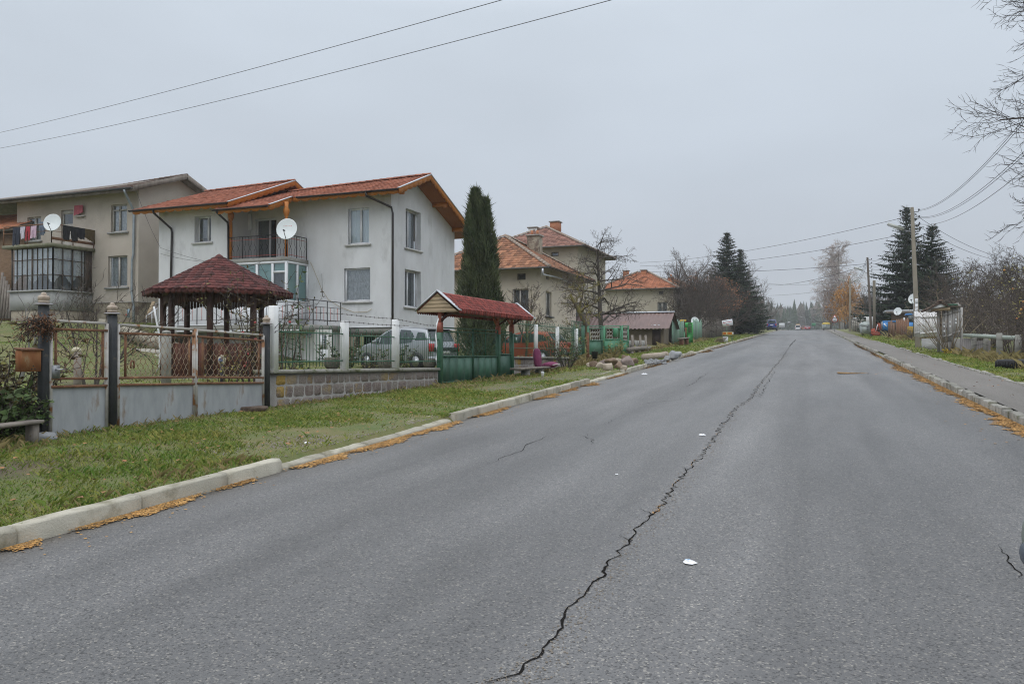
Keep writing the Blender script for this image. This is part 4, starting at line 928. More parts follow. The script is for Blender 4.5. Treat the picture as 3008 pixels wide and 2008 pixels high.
for p_, q_ in (((xr0, yr0), (xr1, yr0)), ((xr1, yr0), (xr1, YO - .05))):
    for h in (.98, .62): rb.beam((*p_, zb + h), (*q_, zb + h), .035, .05 if h > .9 else .02)
    for k in range(3): t_ = k / 2; rb.beam((p_[0] + (q_[0] - p_[0]) * t_, p_[1] + (q_[1] - p_[1]) * t_, zb), (p_[0] + (q_[0] - p_[0]) * t_, p_[1] + (q_[1] - p_[1]) * t_, zb + 1.0), .035, .035)
rb.beam((xr1, yr0, zb + .25), (xr1, YO, zb + .25), .05, .14); rb.build('balcony_railing', m_rust, bs)
dish('satellite_dish', 'large round white dish on the old house balcony above the glazed bay', at_x(153, 653, XBy1 + .25), (.45, -1, .3), .43, None, (xr1, yr0, zb + .5))
mb = MB(); c = at_y(235, 620, YO - .06); mb.box(c.x - .35, c.x + .35, YO - .14, YO - .01, c.z - .32, c.z - .26); mb.build('wall_shelf', m_oldpaint, oh)
def garment(name, label, cat, kind, P, u, n, w, h, mat, seed):
    """a cloth hung over a line: a wavy sheet with folds, cut by kind"""
    q = random.Random(seed); P, u, n = Vector(P), Vector(u), Vector(n); outl = {'shirt': lambda s: (1.0 if .22 < s < .78 else .55), 'trousers': lambda s: (1. if abs(s - .5) > .09 else .35), 'towel': lambda s: 1. - .25 * s, 'shawl': lambda s: .55 + .45 * s}[kind]
    N_, K = 22, 6; vs = []
    for fb_ in (0, 1):
        for i in range(N_ + 1):
            s = i / N_; hh = h * outl(s) * (1 + .05 * q.uniform(-1, 1))
            for k in range(K + 1):
                t = k / K; vs.append(P + u * (w * (s - .5)) + n * (.02 * math.sin(s * 14 + seed) * t + .03 * t * (1 if fb_ == 0 else -.4) + (.0 if fb_ == 0 else -.015)) - UZ * (hh * t * (1 if fb_ == 0 else .9)))
    fs = []; o = (N_ + 1) * (K + 1)
    for fb_ in (0, 1):
        for i in range(N_):
            for k in range(K): a = fb_ * o + i * (K + 1) + k; fs.append((a, a + K + 1, a + K + 2, a + 1))
    mb = MB().add(vs, fs); oo_ = mb.build(name, mat, smooth=True, origin=tuple(P - UZ * h)); tag(oo_, label, cat, 'washing hung on the old balcony'); return oo_
mc = lambda n_, c: M('cloth_' + n_, c, tuple(v * .7 for v in c), scale=6, rough=.95)
zl = zb + .97
def lx(px): return at_y(px, 690, yr0).x
for (px, w_, h_, kd, m_, lb, ct) in ((50, .52, .95, 'trousers', mc('navy', (.03, .035, .055)), 'dark navy trousers, first garment on the old balcony line', 'trousers'), (69, .34, .62, 'shirt', mc('pale', (.62, .58, .66)), 'pale lilac shirt beside the dark trousers on the balcony', 'shirt'),
        (84, .3, .72, 'trousers', mc('red', (.42, .04, .06)), 'red garment hung between pale shirts on the balcony', 'trousers'), (101, .4, .62, 'trousers', mc('pink', (.66, .47, .58)), 'pale pink trousers next to the red garment', 'trousers'), (112, .46, .7, 'shirt', mc('denim', (.16, .20, .26)), 'faded grey-blue jacket left of the big dish', 'jacket')):
    garment('hung_' + ct, lb, ct, kd, (lx(px), yr0 - .04 - (.0 if px != 112 else -.3), zl + (.2 if px == 112 else -.05)), UX, -UY, w_, h_, m_, int(px))
for (px, w_, h_, kd, m_, lb, ct) in ((205, .85, .75, 'trousers', mc('black', (.018, .018, .022)), 'black trousers on the balcony rail right of the dish', 'trousers'), (236, .62, .6, 'shirt', mc('black2', (.02, .02, .028)), 'black shirt beside a brown shawl on the balcony', 'shirt'), (263, .8, .8, 'shawl', mc('brown', (.12, .085, .04)), 'brown shawl draped over the far end of the rail', 'shawl')):
    garment('hung_' + ct, lb, ct, kd, (xr1 + .05, at_x(px, 690, xr1).y, zl + .03), UY, UX, w_, h_, m_, int(px))
garment('hung_towel', 'pink towel hung on a wall shelf of the old house', 'towel', 'towel', (c.x, YO - .16, c.z + .3), UX, -UY, .62, .55, mc('rose', (.50, .12, .15)), 3)
t = thing('drainpipe_box', 'small light blue box on the old house drainpipe', 'box', (XO - .4, YO - .25, 3.6)); MB().cbox(XO - .46, XO - .34, YO - .3, YO - .2, 3.3, 3.75, .02).build('case', M('pale_blue_box', (.35, .5, .6), rough=.5), t); MB().beam((XO - .6, YO - .25, 3.42), (XO - .46, YO - .25, 3.5), .03, .05).build('tap', m_redrod, t)  # a pale blue box with a red tap, not a lamp

# ------------------------------------------------------------------ brick barn beyond the old house
m_adobe = M('mud_brick', (.20, .125, .075), (.27, .175, .11), scale=7, rough=.97, bump=.8, bscale=12, stretch=(.5, .5, 1.6))
bn = thing('brick_barn', 'mud-brick barn with an orange tiled roof beside the old house', 'barn', (-46, 31, 3.1))
Yb = 30.4; xb_ = at_y(46, 800, Yb).x; mb = MB(); mb.box(xb_ - 6, xb_, Yb, Yb + 5, 2.6, at_y(46, 668, Yb).z); mb.build('wall', m_adobe, bn)
rf = MB(); za_ = at_y(25, 660, Yb).z; u3 = Vector((0, 1, .45)).normalized(); tiles(rf, (xb_ - 7, Yb - .6, za_ - .35), (xb_ + .3, Yb - .6, za_ - .35), u3, 4, seed=12, sub=3); ro = rf.build('roof', M('orange_old_tile', (.42, .17, .08), (.34, .13, .07), scale=3, rough=.85, rv=.3), bn)
un = MB(); underlay(un, (xb_ - 7, Yb - .55, za_ - .36), (xb_ + .3, Yb - .55, za_ - .36), u3, 3.9, th=.1); un.build('soffit', m_greywood, ro)
for k, (a, b) in enumerate((((5, 1010), (33, 840)), ((12, 1000), (30, 850)), ((20, 990), (28, 870)))):
    pass
pl = thing('plank_stack', 'grey planks leaning against the mud-brick barn', 'planks', tuple(at_y(20, 930, 29.5)))
for k in range(7): a, b = at_y(-8 + 9 * k, 935, 29.2), at_y(8 + 6 * k, 800 + 12 * k, 30.0); MB().beam(a, b, .12, .03, rnd=k / 7).build('plank', m_greywood, pl)
# ------------------------------------------------------------------ the left front gates (along x = -8.6)
XF = -8.6
m_blackpaint = M('worn_black_paint', (.022, .024, .028), (.05, .052, .056), scale=6, rough=.6, bump=.2, c3=(.11, .085, .06), s3=9, t3=(.66, .74))
m_sheet = M('silver_painted_sheet', (.29, .305, .315), (.39, .40, .41), scale=2.2, rough=.6, c3=(.235, .175, .125), s3=2.4, t3=(.60, .74), stretch=(1, 2.4, .8), bump=.2)
m_rustlat = M('rusty_lattice', (.28, .19, .12), (.40, .33, .24), scale=9, rough=.85, c3=(.22, .10, .05), s3=4, t3=(.48, .6))
m_whrust = M('rusty_white_frame', (.52, .50, .47), (.38, .34, .30), scale=5, rough=.7, c3=(.30, .14, .06), s3=5, t3=(.55, .62))
m_ceram = M('brown_ceramic', (.42, .35, .27), (.30, .22, .16), scale=12, rough=.4)
def gpost(xb, yb, xt, yt, label):
    b = at_x(xb, yb, XF); zt_ = at_x(xt, yt, XF).z; y = b.y; t = thing('gate_post', label, 'post', (XF, y, b.z), 'black gate posts with round knobs'); w = .046
    MB().cbox(XF - w, XF + w, y - w, y + w, b.z - .15, zt_, .008).build('shaft', m_blackpaint, t)
    MB().lathe([(.02, zt_), (.098, zt_ + .005), (.10, zt_ + .016), (.08, zt_ + .024), (.02, zt_ + .028)], 18, (XF, y, 0)).build('cap_plate', M('grey_cap', (.34, .33, .36), (.28, .25, .24), scale=12, rough=.6), t)
    MB().lathe([(.06, zt_ + .03), (.062, zt_ + .05), (.05, zt_ + .055), (.064, zt_ + .068), (.066, zt_ + .10), (.05, zt_ + .118), (.032, zt_ + .122), (.034, zt_ + .14), (.02, zt_ + .155), (.003, zt_ + .158)], 16, (XF, y, 0)).build('knob', m_ceram, t, smooth=True)
    return y
yp1 = gpost(126, 1279, 136, 897, 'black gate post with knob, left of the small gate')
yp2 = gpost(328, 1267, 338, 924, 'black gate post with knob, between small and double gate')
yp3 = gpost(782, 1189, 786, 953, 'black gate post with knob, beside the white concrete post')
def leaf(name, label, ya, yb, rows_a, rows_b, handle=False, n=8, fm=None, seed=0, frames=(1, 1)):
    """a gate leaf: rows are heights at both ends: sheet bottom, sheet top, lattice bottom, lattice top, frame top"""
    t = thing(name, label, 'gate', (XF, (ya + yb) / 2, rows_a[0])); fm = fm or m_whrust
    P = lambda s, k, x=XF: Vector((x, ya + (yb - ya) * s, rows_a[k] + (rows_b[k] - rows_a[k]) * s))
    s = MB(); s.quad(P(0, 0), P(1, 0), P(1, 1), P(0, 1)); s.quad(P(0, 0, XF - .006), P(0, 1, XF - .006), P(1, 1, XF - .006), P(1, 0, XF - .006)); s.build('sheet_panel', m_sheet, t)
    f = MB(); e = .016
    for k in (0, 1): f.beam(P(k, 0) + UX * .004, P(k, 4) + UX * .004, .035, .035, 0, up=(1, 0, 0))
    f.beam(P(0, 0) + UX * .006, P(1, 0) + UX * .006, .03, .02); f.beam(P(0, 4), P(1, 4), .034, .034)
    f.build('frame', fm, t)
    r = MB()
    for k in (1, 2, 3): r.beam(P(0, k) + UX * .012, P(1, k) + UX * .012, .03, .032)
    for k in (.09, .93): r.beam(P(k, 2) + UX * .0, P(k, 3) + UX * .0, .022, .022, up=(1, 0, 0))
    r.build('cross_rail', m_rust, t)
    l = MB(); s0, s1 = .1, .93; q = random.Random(seed); bars = n
    for i in range(bars + 1):
        c = s0 + (s1 - s0) * i / bars; d = (s1 - s0) / bars / 2 * .95; pts = []; K = 8
        for k in range(K + 1):
            v = k / K; sgn = (1 if i % 2 else -1); ofs = d * sgn if k % 2 else -d * sgn
            for dv in (-.022, .022):
                vv = min(max(v + dv, 0), 1); a, b = P(min(max(c + ofs, s0), s1), 2), P(min(max(c + ofs, s0), s1), 3); pts.append(a + (b - a) * vv + UX * .004 * (i % 2))
        l.tube(pts, .0042, 4)
    l.build('lattice', m_rustlat, t)
    if handle:
        c = P(.06, 2); h = MB().box(XF - .02, XF + .03, c.y - .045, c.y + .06, c.z + .0, c.z + .165); h.build('lock_box', m_steel, t)
        h = MB().tube([c + Vector((.03, .0, .11)), c + Vector((.065, .0, .11)), c + Vector((.066, .11, .108))], .009, 6); h.build('handle', M('chrome', (.6, .6, .62), rough=.25, metal=.9), t)
    return t
def zr(x, *ys): return [at_x(x, y, XF).z for y in ys]
leaf('small_gate', 'narrow rusty garden gate with lever handle and grey sheet panel', yp1 + .09, yp2 - .09, zr(140, 1284, 1136, 1112, 966, 941), zr(312, 1276, 1132, 1111, 971, 950), True, 13, seed=1)
ymid = at_x(571, 1235, XF).y
leaf('double_gate_leaf', 'wide rusty lattice gate leaf with curved hook, next to the small gate', yp2 + .09, ymid - .02, zr(344, 1264, 1130, 1110, 978, 953), zr(566, 1237, 1127, 1107, 986, 967), False, 26, seed=2)
leaf('double_gate_leaf', 'rusty lattice gate leaf hinged beside the white concrete post', ymid + .025, yp3 - .09, zr(575, 1232, 1125, 1107, 988, 969), zr(770, 1200, 1124, 1109, 1000, 984), False, 21, seed=3)
h = at_x(389, 1070, XF + .03); t = MB().tube([h + Vector((0, -.025, -.05)), h + Vector((0, -.03, .01)), h + Vector((0, -.01, .05)), h + Vector((0, .02, .045)), h + Vector((0, .03, 0)), h + Vector((0, .028, -.05))], .012, 6).build('iron_hook', m_rust, origin=tuple(h)); tag(t, 'rusty curved iron hook hanging in the wide gate lattice', 'hook')
# rusty mailbox hung on the first post
mc_ = at_x(92, 1058, XF + .04); ml = thing('mailbox', 'rusty brown metal mailbox hung left of the first black post', 'mailbox', tuple(mc_)); hw, hh_ = .125, .13
y0, y1 = at_x(62, 1060, XF + .04).y, at_x(120, 1060, XF + .04).y; z0, z1 = at_x(92, 1091, XF + .04).z, at_x(92, 1026, XF + .04).z
m_rustbox = M('rust_sheet', (.24, .085, .032), (.33, .15, .06), scale=9, rough=.85, c3=(.36, .28, .17), s3=6, t3=(.6, .7), stretch=(1, 1, .5), bump=.3)
MB().cbox(XF - .06, XF + .05, y0, y1, z0, z1, .006).build('box', m_rustbox, ml); MB().prism([(XF - .07, y0 - .01, z1), (XF + .075, y0 - .01, z1 - .012), (XF + .075, y0 - .01, z1 + .003), (XF - .07, y0 - .01, z1 + .022)], (0, y1 - y0 + .02, 0)).build('lid', m_rust, ml)
h = MB()
for (dy, dz) in ((-.02, .03), (.02, .03), (0, .065)): h.tube([(XF + .049, (y0 + y1) / 2 + .02 + dy, z0 + dz), (XF + .0535, (y0 + y1) / 2 + .02 + dy, z0 + dz)], .007, 10)
h.build('hole', m_dark, ml)
MB().tube([((XF), y1, z1 - .03), (XF, yp1, z1 - .02)], .006, 5).build('wire_hook', m_rust, ml)
# plank bench at the very left
bt = at_x(60, 1241, -8.3); be = thing('plank_bench', 'weathered grey plank bench left of the first gate post', 'bench', (-8.3, bt.y, bt.z - .3)); ya, yb = at_x(-60, 1243, -8.3).y, at_x(112, 1238, -8.3).y
MB().beam((-8.3, ya, bt.z - .02), (-8.3, yb, bt.z), .2, .035).build('seat', m_greywood, be)
for px in (-40, 95): y = at_x(px, 1260, -8.3).y; MB().box(-8.36, -8.24, y - .04, y + .04, G(-8.3, y) - .06, bt.z - .02).build('leg', m_greywood, be)

# ------------------------------------------------------------------ retaining wall of cut stone with the green iron fence
m_mortar = M('grey_mortar', (.235, .22, .20), (.31, .295, .27), scale=4, rough=.95, bump=.5, bscale=40)
m_block = M('purple_grey_stone', (.165, .12, .11), (.24, .195, .175), scale=7, rough=.95, bump=1., bscale=22, rv=.75, rc=(.27, .245, .215), c3=(.36, .23, .05), s3=1.15, t3=(.56, .64), bdist=.03)
m_cap = M('lichen_cap_stone', (.22, .21, .18), (.33, .32, .285), scale=6, rough=.95, bump=.7, bscale=25, c3=(.10, .105, .05), s3=3, t3=(.56, .66))
def stone_wall(name, label, ya, yb, zta, ztb, x=XF, seed=0, course=.2):
    t = thing(name, label, 'wall', (x, (ya + yb) / 2, G(x + .1, (ya + yb) / 2))); q = random.Random(seed); L = yb - ya
    top = lambda y: zta + (ztb - zta) * (y - ya) / L
    b = MB(); n = int(L / .5) + 1
    for i in range(n):
        a, c = ya + L * i / n, ya + L * (i + 1) / n
        b.add([(x - .3, a, top(a) - 1.2), (x, a, top(a) - 1.2), (x, c, top(c) - 1.2), (x - .3, c, top(c) - 1.2), (x - .3, a, top(a) - .07), (x, a, top(a) - .07), (x, c, top(c) - .07), (x - .3, c, top(c) - .07)], [(4, 5, 6, 7), (1, 2, 6, 5), (0, 4, 7, 3)] + ([(0, 1, 5, 4)] if i == 0 else []) + ([(2, 3, 7, 6)] if i == n - 1 else []))
    w_ = b.build('masonry', m_mortar, t)
    s = MB(); k = 0; z = .085
    while z < .95:
        h = course * q.uniform(.92, 1.1); y = ya + .14 + q.random() * .1
        while y < yb - .15:
            l = min(q.uniform(.18, .46), yb - .04 - y)
            if l < .08: break
            cy, cz = y + l / 2, top(y) - z - h / 2; m = 20; ring = []; ph = q.random() * 6
            for j in range(m):
                a = 2 * PI * j / m; ca, sa = math.cos(a), math.sin(a); rr = 1 / max(abs(ca), abs(sa)); rr *= 1 + q.uniform(-.10, .02); rr = min(rr, 1.36)
                ring.append((cy + ca * rr * (l / 2 - .012), cz + sa * rr * (h / 2 - .012)))
            o = q.uniform(.002, .010); vs = [(x + .001, a, b_) for a, b_ in ring] + [(x + o, cy + (a - cy) * .93, cz + (b_ - cz) * .92) for a, b_ in ring] + [(x + o + .006, cy, cz)]
            s.add(vs, [(j, (j + 1) % m, m + (j + 1) % m, m + j) for j in range(m)] + [(m + j, m + (j + 1) % m, 2 * m) for j in range(m)], 0, q.random()); y += l
        z += h
    s.build('bricks', m_block, w_)
    c = MB(); n = max(3, int(L / .45))
    for i in range(n):
        a, d = ya - .02 + (L + .02) * i / n, ya - .02 + (L + .02) * (i + 1) / n; o = q.uniform(-.008, .012)
        za, zd = top(a), top(d); c.add([(x - .34, a, za - .075), (x + .06 + o, a, za - .065), (x + .06 + o, d, zd - .065), (x - .34, d, zd - .075), (x - .34, a, za), (x + .045 + o, a, za), (x + .045 + o, d, zd), (x - .34, d, zd), (x + .062 + o, a, za - .02), (x + .062 + o, d, zd - .02)],
            [(4, 5, 6, 7), (5, 8, 9, 6), (8, 1, 2, 9), (0, 3, 2, 1)] + ([(0, 1, 8, 5, 4)] if i == 0 else []) + ([(3, 7, 6, 9, 2)] if i == n - 1 else []))
    c.build('coping', m_cap, t); return t
zc0, zc1 = at_x(800, 1086, XF).z, at_x(1285, 1080, XF).z; yw0, yw1 = yp3 + .09, at_x(1287, 1120, XF).y
stone_wall('stone_wall', 'low purple-grey cut stone wall with ochre lichen and flat coping', yw0, yw1, zc0, zc1, seed=4)
m_wpost = M('whitewashed_concrete', (.84, .84, .84), (.74, .74, .735), scale=5, rough=.85, bump=.25, bscale=30)
m_green = M('green_fence_paint', (.035, .115, .065), (.045, .135, .08), scale=6, rough=.45, c3=(.03, .06, .04), s3=4, t3=(.6, .7))
m_barb = M('barbed_wire', (.06, .05, .045), rough=.7, metal=.3)
def white_post(par, px, ytop, zbot, x=XF, w=.066):
    c = at_x(px, 1000, x); zt_ = at_x(px, ytop, x).z
    b = MB().cbox(x - w, x + w, c.y - w, c.y + w, zbot, zt_, .012); b.build('post', m_wpost, par); return c.y
def hoop_panel(par, ya, yb, zb, z1, z2, ztop, x=XF, step=.098, r=.0065):
    """two rails and uprights; every second pair joins in a hoop"""
    b = MB()
    for z in (z1, z2): b.beam((x, ya, z), (x, yb, z), .03, .022)
    n = max(4, int((yb - ya) / step)); st = (yb - ya) / n
    for i in range(n):
        y = ya + st * (i + .5)
        if i % 3 == 0 and i + 1 < n:
            w2 = st / 2; cy = y + w2; k = [(x, y, zb)] + [(x, y, ztop - w2)] + [(x, cy - w2 * math.cos(a), ztop - w2 + w2 * math.sin(a)) for a in (.5, 1.05, 1.57, 2.1, 2.64)] + [(x, y + st, ztop - w2), (x, y + st, zb)]; b.tube(k, r, 5)
        elif i % 3 == 2: b.tube([(x, y, zb), (x, y, ztop - st * .9)], r, 5)
    b.build('panel', m_green, par)
fn = thing('iron_fence', 'green hoop-topped iron fence between white posts on the stone wall', 'fence', (XF, (yw0 + yw1) / 2, zc0))
ys = [white_post(fn, 803, 898, zc0 - .05), white_post(fn, 1012, 943, zc0 - .05), white_post(fn, 1162, 938, zc0 - .05)]
ends = ys + [yw1 + .02]
for k in range(3):
    a, b = ends[k] + .07, ends[k + 1] - (.07 if k < 2 else 0); pxs = [(812, 1004), (1022, 1155), (1170, 1283)][k]
    zu = (at_x(pxs[0], (972, 984, 991)[k], XF).z + at_x(pxs[1], (982, 991, 999)[k], XF).z) / 2; zl_ = (at_x(pxs[0], 1062, XF).z + at_x(pxs[1], 1060, XF).z) / 2; hoop_panel(fn, a, b, zc0 + .03, zl_, zu, zu + .14)
def barbed(par, pts, r=.004, step=.16):
    b = MB(); b.tube(pts, r, 4)
    for p, q in zip(pts, pts[1:]):
        p, q = Vector(p), Vector(q); n = int((q - p).length / step)
        for i in range(n): c = p + (q - p) * (i / n); b.tube([c + Vector((.0, -.008, -.022)), c + Vector((.0, .008, .022))], .004, 3); b.tube([c + Vector((-.018, 0, .012)), c + Vector((.018, 0, -.012))], .004, 3)
    b.build('barbed_wire', m_barb, par)
for L in (((808, 962), (840, 928), (910, 917), (1005, 922), (1100, 932), (1160, 936), (1215, 947), (1255, 955), (1282, 956)), ((808, 975), (870, 938), (1000, 944), (1040, 946), (1110, 953), (1160, 955), (1200, 957))): barbed(fn, [at_x(x, y, XF + .07) for x, y in L])

# ------------------------------------------------------------------ gate with a little red shingle roof
m_rpost = M('faded_red_post', (.42, .135, .095), (.34, .10, .07), scale=8, rough=.7, rv=.1)
m_shred = M('red_shingle', (.27, .050, .036), (.21, .04, .030), scale=5, rough=.85, rv=.4, bump=.3, bscale=60)
m_shbrown = M('wine_red_shingle', (.13, .036, .031), (.095, .030, .027), scale=4, rough=.85, rv=.5, bump=.3, bscale=60)
m_board = M('bare_pine_board', (.36, .275, .17), (.29, .21, .125), scale=3, rough=.8, stretch=(1, 1, 7), c3=(.16, .13, .10), s3=2.5, t3=(.56, .7))
m_gsheet = M('green_sheet', (.045, .125, .08), (.07, .165, .115), scale=1.6, rough=.5, rv=.18, c3=(.10, .16, .12), s3=2, t3=(.6, .75))
m_dred = M('dark_red_timber', (.09, .03, .025), (.06, .022, .02), scale=6, rough=.8)
cg = thing('gate_canopy', 'small red shingle roof over the green gate on red and green posts', 'gate canopy', (XF, 19.7, .78))
cy = [at_x(1291, 1125, XF).y + .02, at_x(1463, 1110, XF).y, at_x(1503, 1105, XF).y]; cz = [at_x(1291, 1127, XF).z, at_x(1463, 1112, XF).z, at_x(1503, 1106, XF).z]
zr_, ze = 3.05, 2.63; hw = .56; yr0, yr1 = at_x(1283, 853, XF).y + .02, at_x(1505, 885, XF).y + .35
for k, (y, z) in enumerate(zip(cy, cz)):
    zg1 = at_x((1291, 1463, 1503)[k], (975, 982, 979)[k], XF).z; zg2 = zg1 + .24
    p = MB(); p.cbox(XF - .06, XF + .06, y - .06, y + .06, z - .2, zg1, .006, 0); p.build('post_foot', m_green, cg)
    p = MB(); p.cbox(XF - .063, XF + .063, y - .063, y + .063, zg1, zg2, .006); p.cbox(XF - .035, XF + .035, y - .035, y + .035, zg2, ze + .02, .004); p.build('post', m_rpost, cg)
    for s, d in ((1, .45), (-1, .45)):
        if k == 0 and s < 0 or k == 1 and s > 0: continue
        MB().beam((XF, y + .03 * s, zg2 - .02), (XF, y + d * s, ze - .02), .05, .05).build('brace', m_rpost if k else m_dred, cg)
    MB().beam((XF + .04, y, zg2 + .05), (XF + hw * .8, y, ze - .0), .045, .045).build('brace', m_dred, cg)
def shingles(mb, A, B, up, Ls, inL, inR, c=.16, w=.17, th=.008, seed=0, overhang=.05, mat=0):
    """round-ended shingles in courses; works for rectangles and triangles"""
    q = random.Random(seed); A, B, up = Vector(A), Vector(B), Vector(up).normalized(); u = B - A; W = u.length; u.normalize(); n = u.cross(up); n = n if n.z > 0 else -n; nc = int(Ls / c)
    for i in range(nc + 1):
        v = i * c - overhang; l = inL * max(v, 0) / Ls; r = W - inR * max(v, 0) / Ls; y = l + (w / 2 if i % 2 else 0) - w
        while y < r:
            a, b = max(l, y), min(r, y + w)
            if b - a > .02:
                m = 7; vs = []; rnd = q.random(); vt = min(v + c + .09, Ls); lf = th * 2.2 + q.uniform(0, .004)
                for j in range(m):
                    t = j / (m - 1); s = a + (b - a) * t; vs.append(A + u * s + up * (v + (.055 * (1 - abs(math.sin(PI * (s - y) / w)) ** .7))) + n * lf)
                k = len(vs)
                for j in range(m): t = j / (m - 1); s = min(max(a + (b - a) * t, inL * vt / Ls), W - inR * vt / Ls); vs.append(A + u * s + up * vt + n * .002)
                for j in range(m): vs.append(vs[j] - n * (th * 1.6))
                mb.add(vs, [(j, j + 1, k + j + 1, k + j) for j in range(m - 1)] + [(2 * k + j, 2 * k + j + 1, j + 1, j) for j in range(m - 1)], mat, rnd)
            y += w
sl_ = math.hypot(hw, zr_ - ze); rf = MB(); upR = Vector((-hw, 0, zr_ - ze)); upL = Vector((hw, 0, zr_ - ze))
shingles(rf, (XF + hw, yr0 + .05, ze), (XF + hw, yr1 - .02, ze), upR, sl_, 0, 0, seed=1, c=.12, w=.13); shingles(rf, (XF - hw, yr1 - .02, ze), (XF - hw, yr0 + .05, ze), upL, sl_, 0, 0, seed=2, c=.12, w=.13)
for s in (1, -1): rf.prism([(XF + s * hw, yr0 + .04, ze - .012), (XF + s * hw, yr1 - .03, ze - .012), (XF, yr1 - .03, zr_ - .012), (XF, yr0 + .04, zr_ - .012)], (0, 0, -.025))
ro = rf.build('roof', m_shred, cg)
for s in (1, -1):
    v = MB()
    n = int((yr1 - yr0 - .1) / .125)
    for i in range(n):
        a = yr0 + .05 + i * .125; pts = [(XF + s * (hw + .012), a + .003, ze + .01), (XF + s * (hw + .012), a + .122, ze + .01)] + [(XF + s * (hw + .016), a + .0625 + .06 * math.cos(t), ze - .07 - .055 * math.sin(t)) for t in (0, .6, 1.2, 1.57, 2., 2.6, 3.14)]
        v.prism(pts, (s * .01, 0, 0), rnd=random.random())
    v.box(XF + s * hw - .01, XF + s * hw + .012, yr0 + .05, yr1 - .03, ze - .06, ze + .005); v.build('valance_tiles', m_shred, ro)
MB().box(XF - hw + .02, XF + hw - .02, yr0 + .06, yr1 - .04, ze - .045, ze - .02).build('ceiling_board', m_dred, ro)
for (y, o) in ((yr0, -.02), (yr1, 0)):
    g = MB(); N_ = 5
    for i in range(N_):
        a, b = i / N_, (i + 1) / N_; z0_, z1_ = ze - .09 + (zr_ - ze + .05) * a, ze - .09 + (zr_ - ze + .05) * b - .004; ha, hb_ = hw * (1 - a) + .01, hw * (1 - b) + .0
        if i == 0: ha = hw + .02
        g.prism([(XF - ha, y, z0_), (XF + ha, y, z0_), (XF + hb_, y, z1_), (XF - hb_, y, z1_)], (0, .025, 0), rnd=random.random())
    g.build('gable_boards', m_board, cg)
    for s in (1, -1): MB().prism([(XF + s * (hw + .05), y - .03, ze - .06), (XF + s * (hw + .05), y - .03, ze - .03), (XF, y - .03, zr_ + .045), (XF, y - .03, zr_ + .015)], (0, .16, 0)).build('flashing', m_tin, cg)
def green_leaf(name, label, ya, yb, rows_a, rows_b, npan, seed, wavy=True):
    t = thing(name, label, 'gate', (XF, (ya + yb) / 2, rows_a[0])); q = random.Random(seed)
    P = lambda s, k, x=XF: Vector((x, ya + (yb - ya) * s, rows_a[k] + (rows_b[k] - rows_a[k]) * s))
    s = MB()
    for i in range(npan): a, b = i / npan, (i + 1) / npan; s.prism([P(a, 0, XF + .004 * (i % 2)), P(b, 0, XF + .004 * (i % 2)), P(b, 1, XF + .004 * (i % 2)), P(a, 1, XF + .004 * (i % 2))], (-.012, 0, 0), rnd=.1 if i == 0 else q.uniform(.35, 1.))
    s.build('sheet_panel', m_gsheet, t); f = MB()
    for k in (0, 1): f.beam(P(k, 0) + UX * .012, P(k, 3) + UX * .012, .04, .04, up=(1, 0, 0))
    for k in (0, 1, 2, 3): f.beam(P(0, k) + UX * .014, P(1, k) + UX * .014, .035, .03)
    for i in range(1, max(2, npan // 2)): v = i / max(2, npan // 2); f.beam(P(v, 1) + UX * .01, P(v, 3) + UX * .01, .025, .025, up=(1, 0, 0))
    f.build('frame', m_green, t); l = MB(); n = int((yb - ya) / .085)
    for i in range(n):
        v = (i + .5) / n; a, b = P(v, 1), P(v, 2); d = .028; pts = [a + (b - a) * (k / 8) + UY * (d if k % 2 else -d) * (0 if k in (0, 8) else 1) for k in range(9)] if wavy else [a, b]; l.tube(pts, .0055, 4)
    l.build('lattice', m_green, t)
ym = at_x(1388, 1110, XF).y
green_leaf('green_gate_leaf', 'dark green gate leaf with vertical panels, beside the stone wall', cy[0] + .07, ym - .01, zr(1297, 1123, 1046, 974, 962), zr(1388, 1116, 1046, 976, 967)[:1] + zr(1388, 1046, 976, 967), 4, 1)
green_leaf('green_gate_leaf', 'dark green gate leaf with vertical panels, in the middle of the canopy', ym + .01, cy[1] - .07, zr(1390, 1116, 1046, 976, 967), zr(1458, 1111, 1046, 980, 970), 4, 2)
green_leaf('green_wicket', 'narrow dark green wicket with one plain panel under the canopy end', cy[1] + .07, cy[2] - .07, zr(1468, 1108, 1040, 980, 973), zr(1497, 1106, 1040, 983, 976), 1, 3)
mbx = thing('mailbox', 'dark green mailbox with a white sticker beside the canopy gate', 'mailbox', (XF + .02, cy[2] + .25, 1.55)); a, b = cy[2] + .08, cy[2] + .36; zm0, zm1 = at_x(1512, 1007, XF).z, at_x(1512, 985, XF).z
MB().prism([(XF - .08, a, zm0), (XF + .06, a, zm0), (XF + .06, a, zm1), (XF - .08, a, zm1 + .05)], (0, b - a, 0)).build('box', m_gsheet, mbx); MB().prism([(XF - .1, a - .015, zm1 + .05), (XF + .09, a - .015, zm1 - .01), (XF + .09, a - .015, zm1 + .01), (XF - .1, a - .015, zm1 + .075)], (0, b - a + .03, 0)).build('lid', m_green, mbx)
MB().quad((XF + .062, a + .12, zm1 - .14), (XF + .062, a + .22, zm1 - .14), (XF + .062, a + .22, zm1 - .06), (XF + .062, a + .12, zm1 - .06)).build('sticker', m_white, mbx)
ho = MB().tube([at_x(x, y, XF + .06) for x, y in ((1288, 935), (1283, 952), (1280, 985), (1283, 1015), (1281, 1055), (1282, 1072))], .018, 6).build('white_hose', M('white_hose', (.68, .68, .68), rough=.5), origin=tuple(at_x(1282, 1072, XF))); tag(ho, 'white hose hanging down the first canopy post', 'hose')

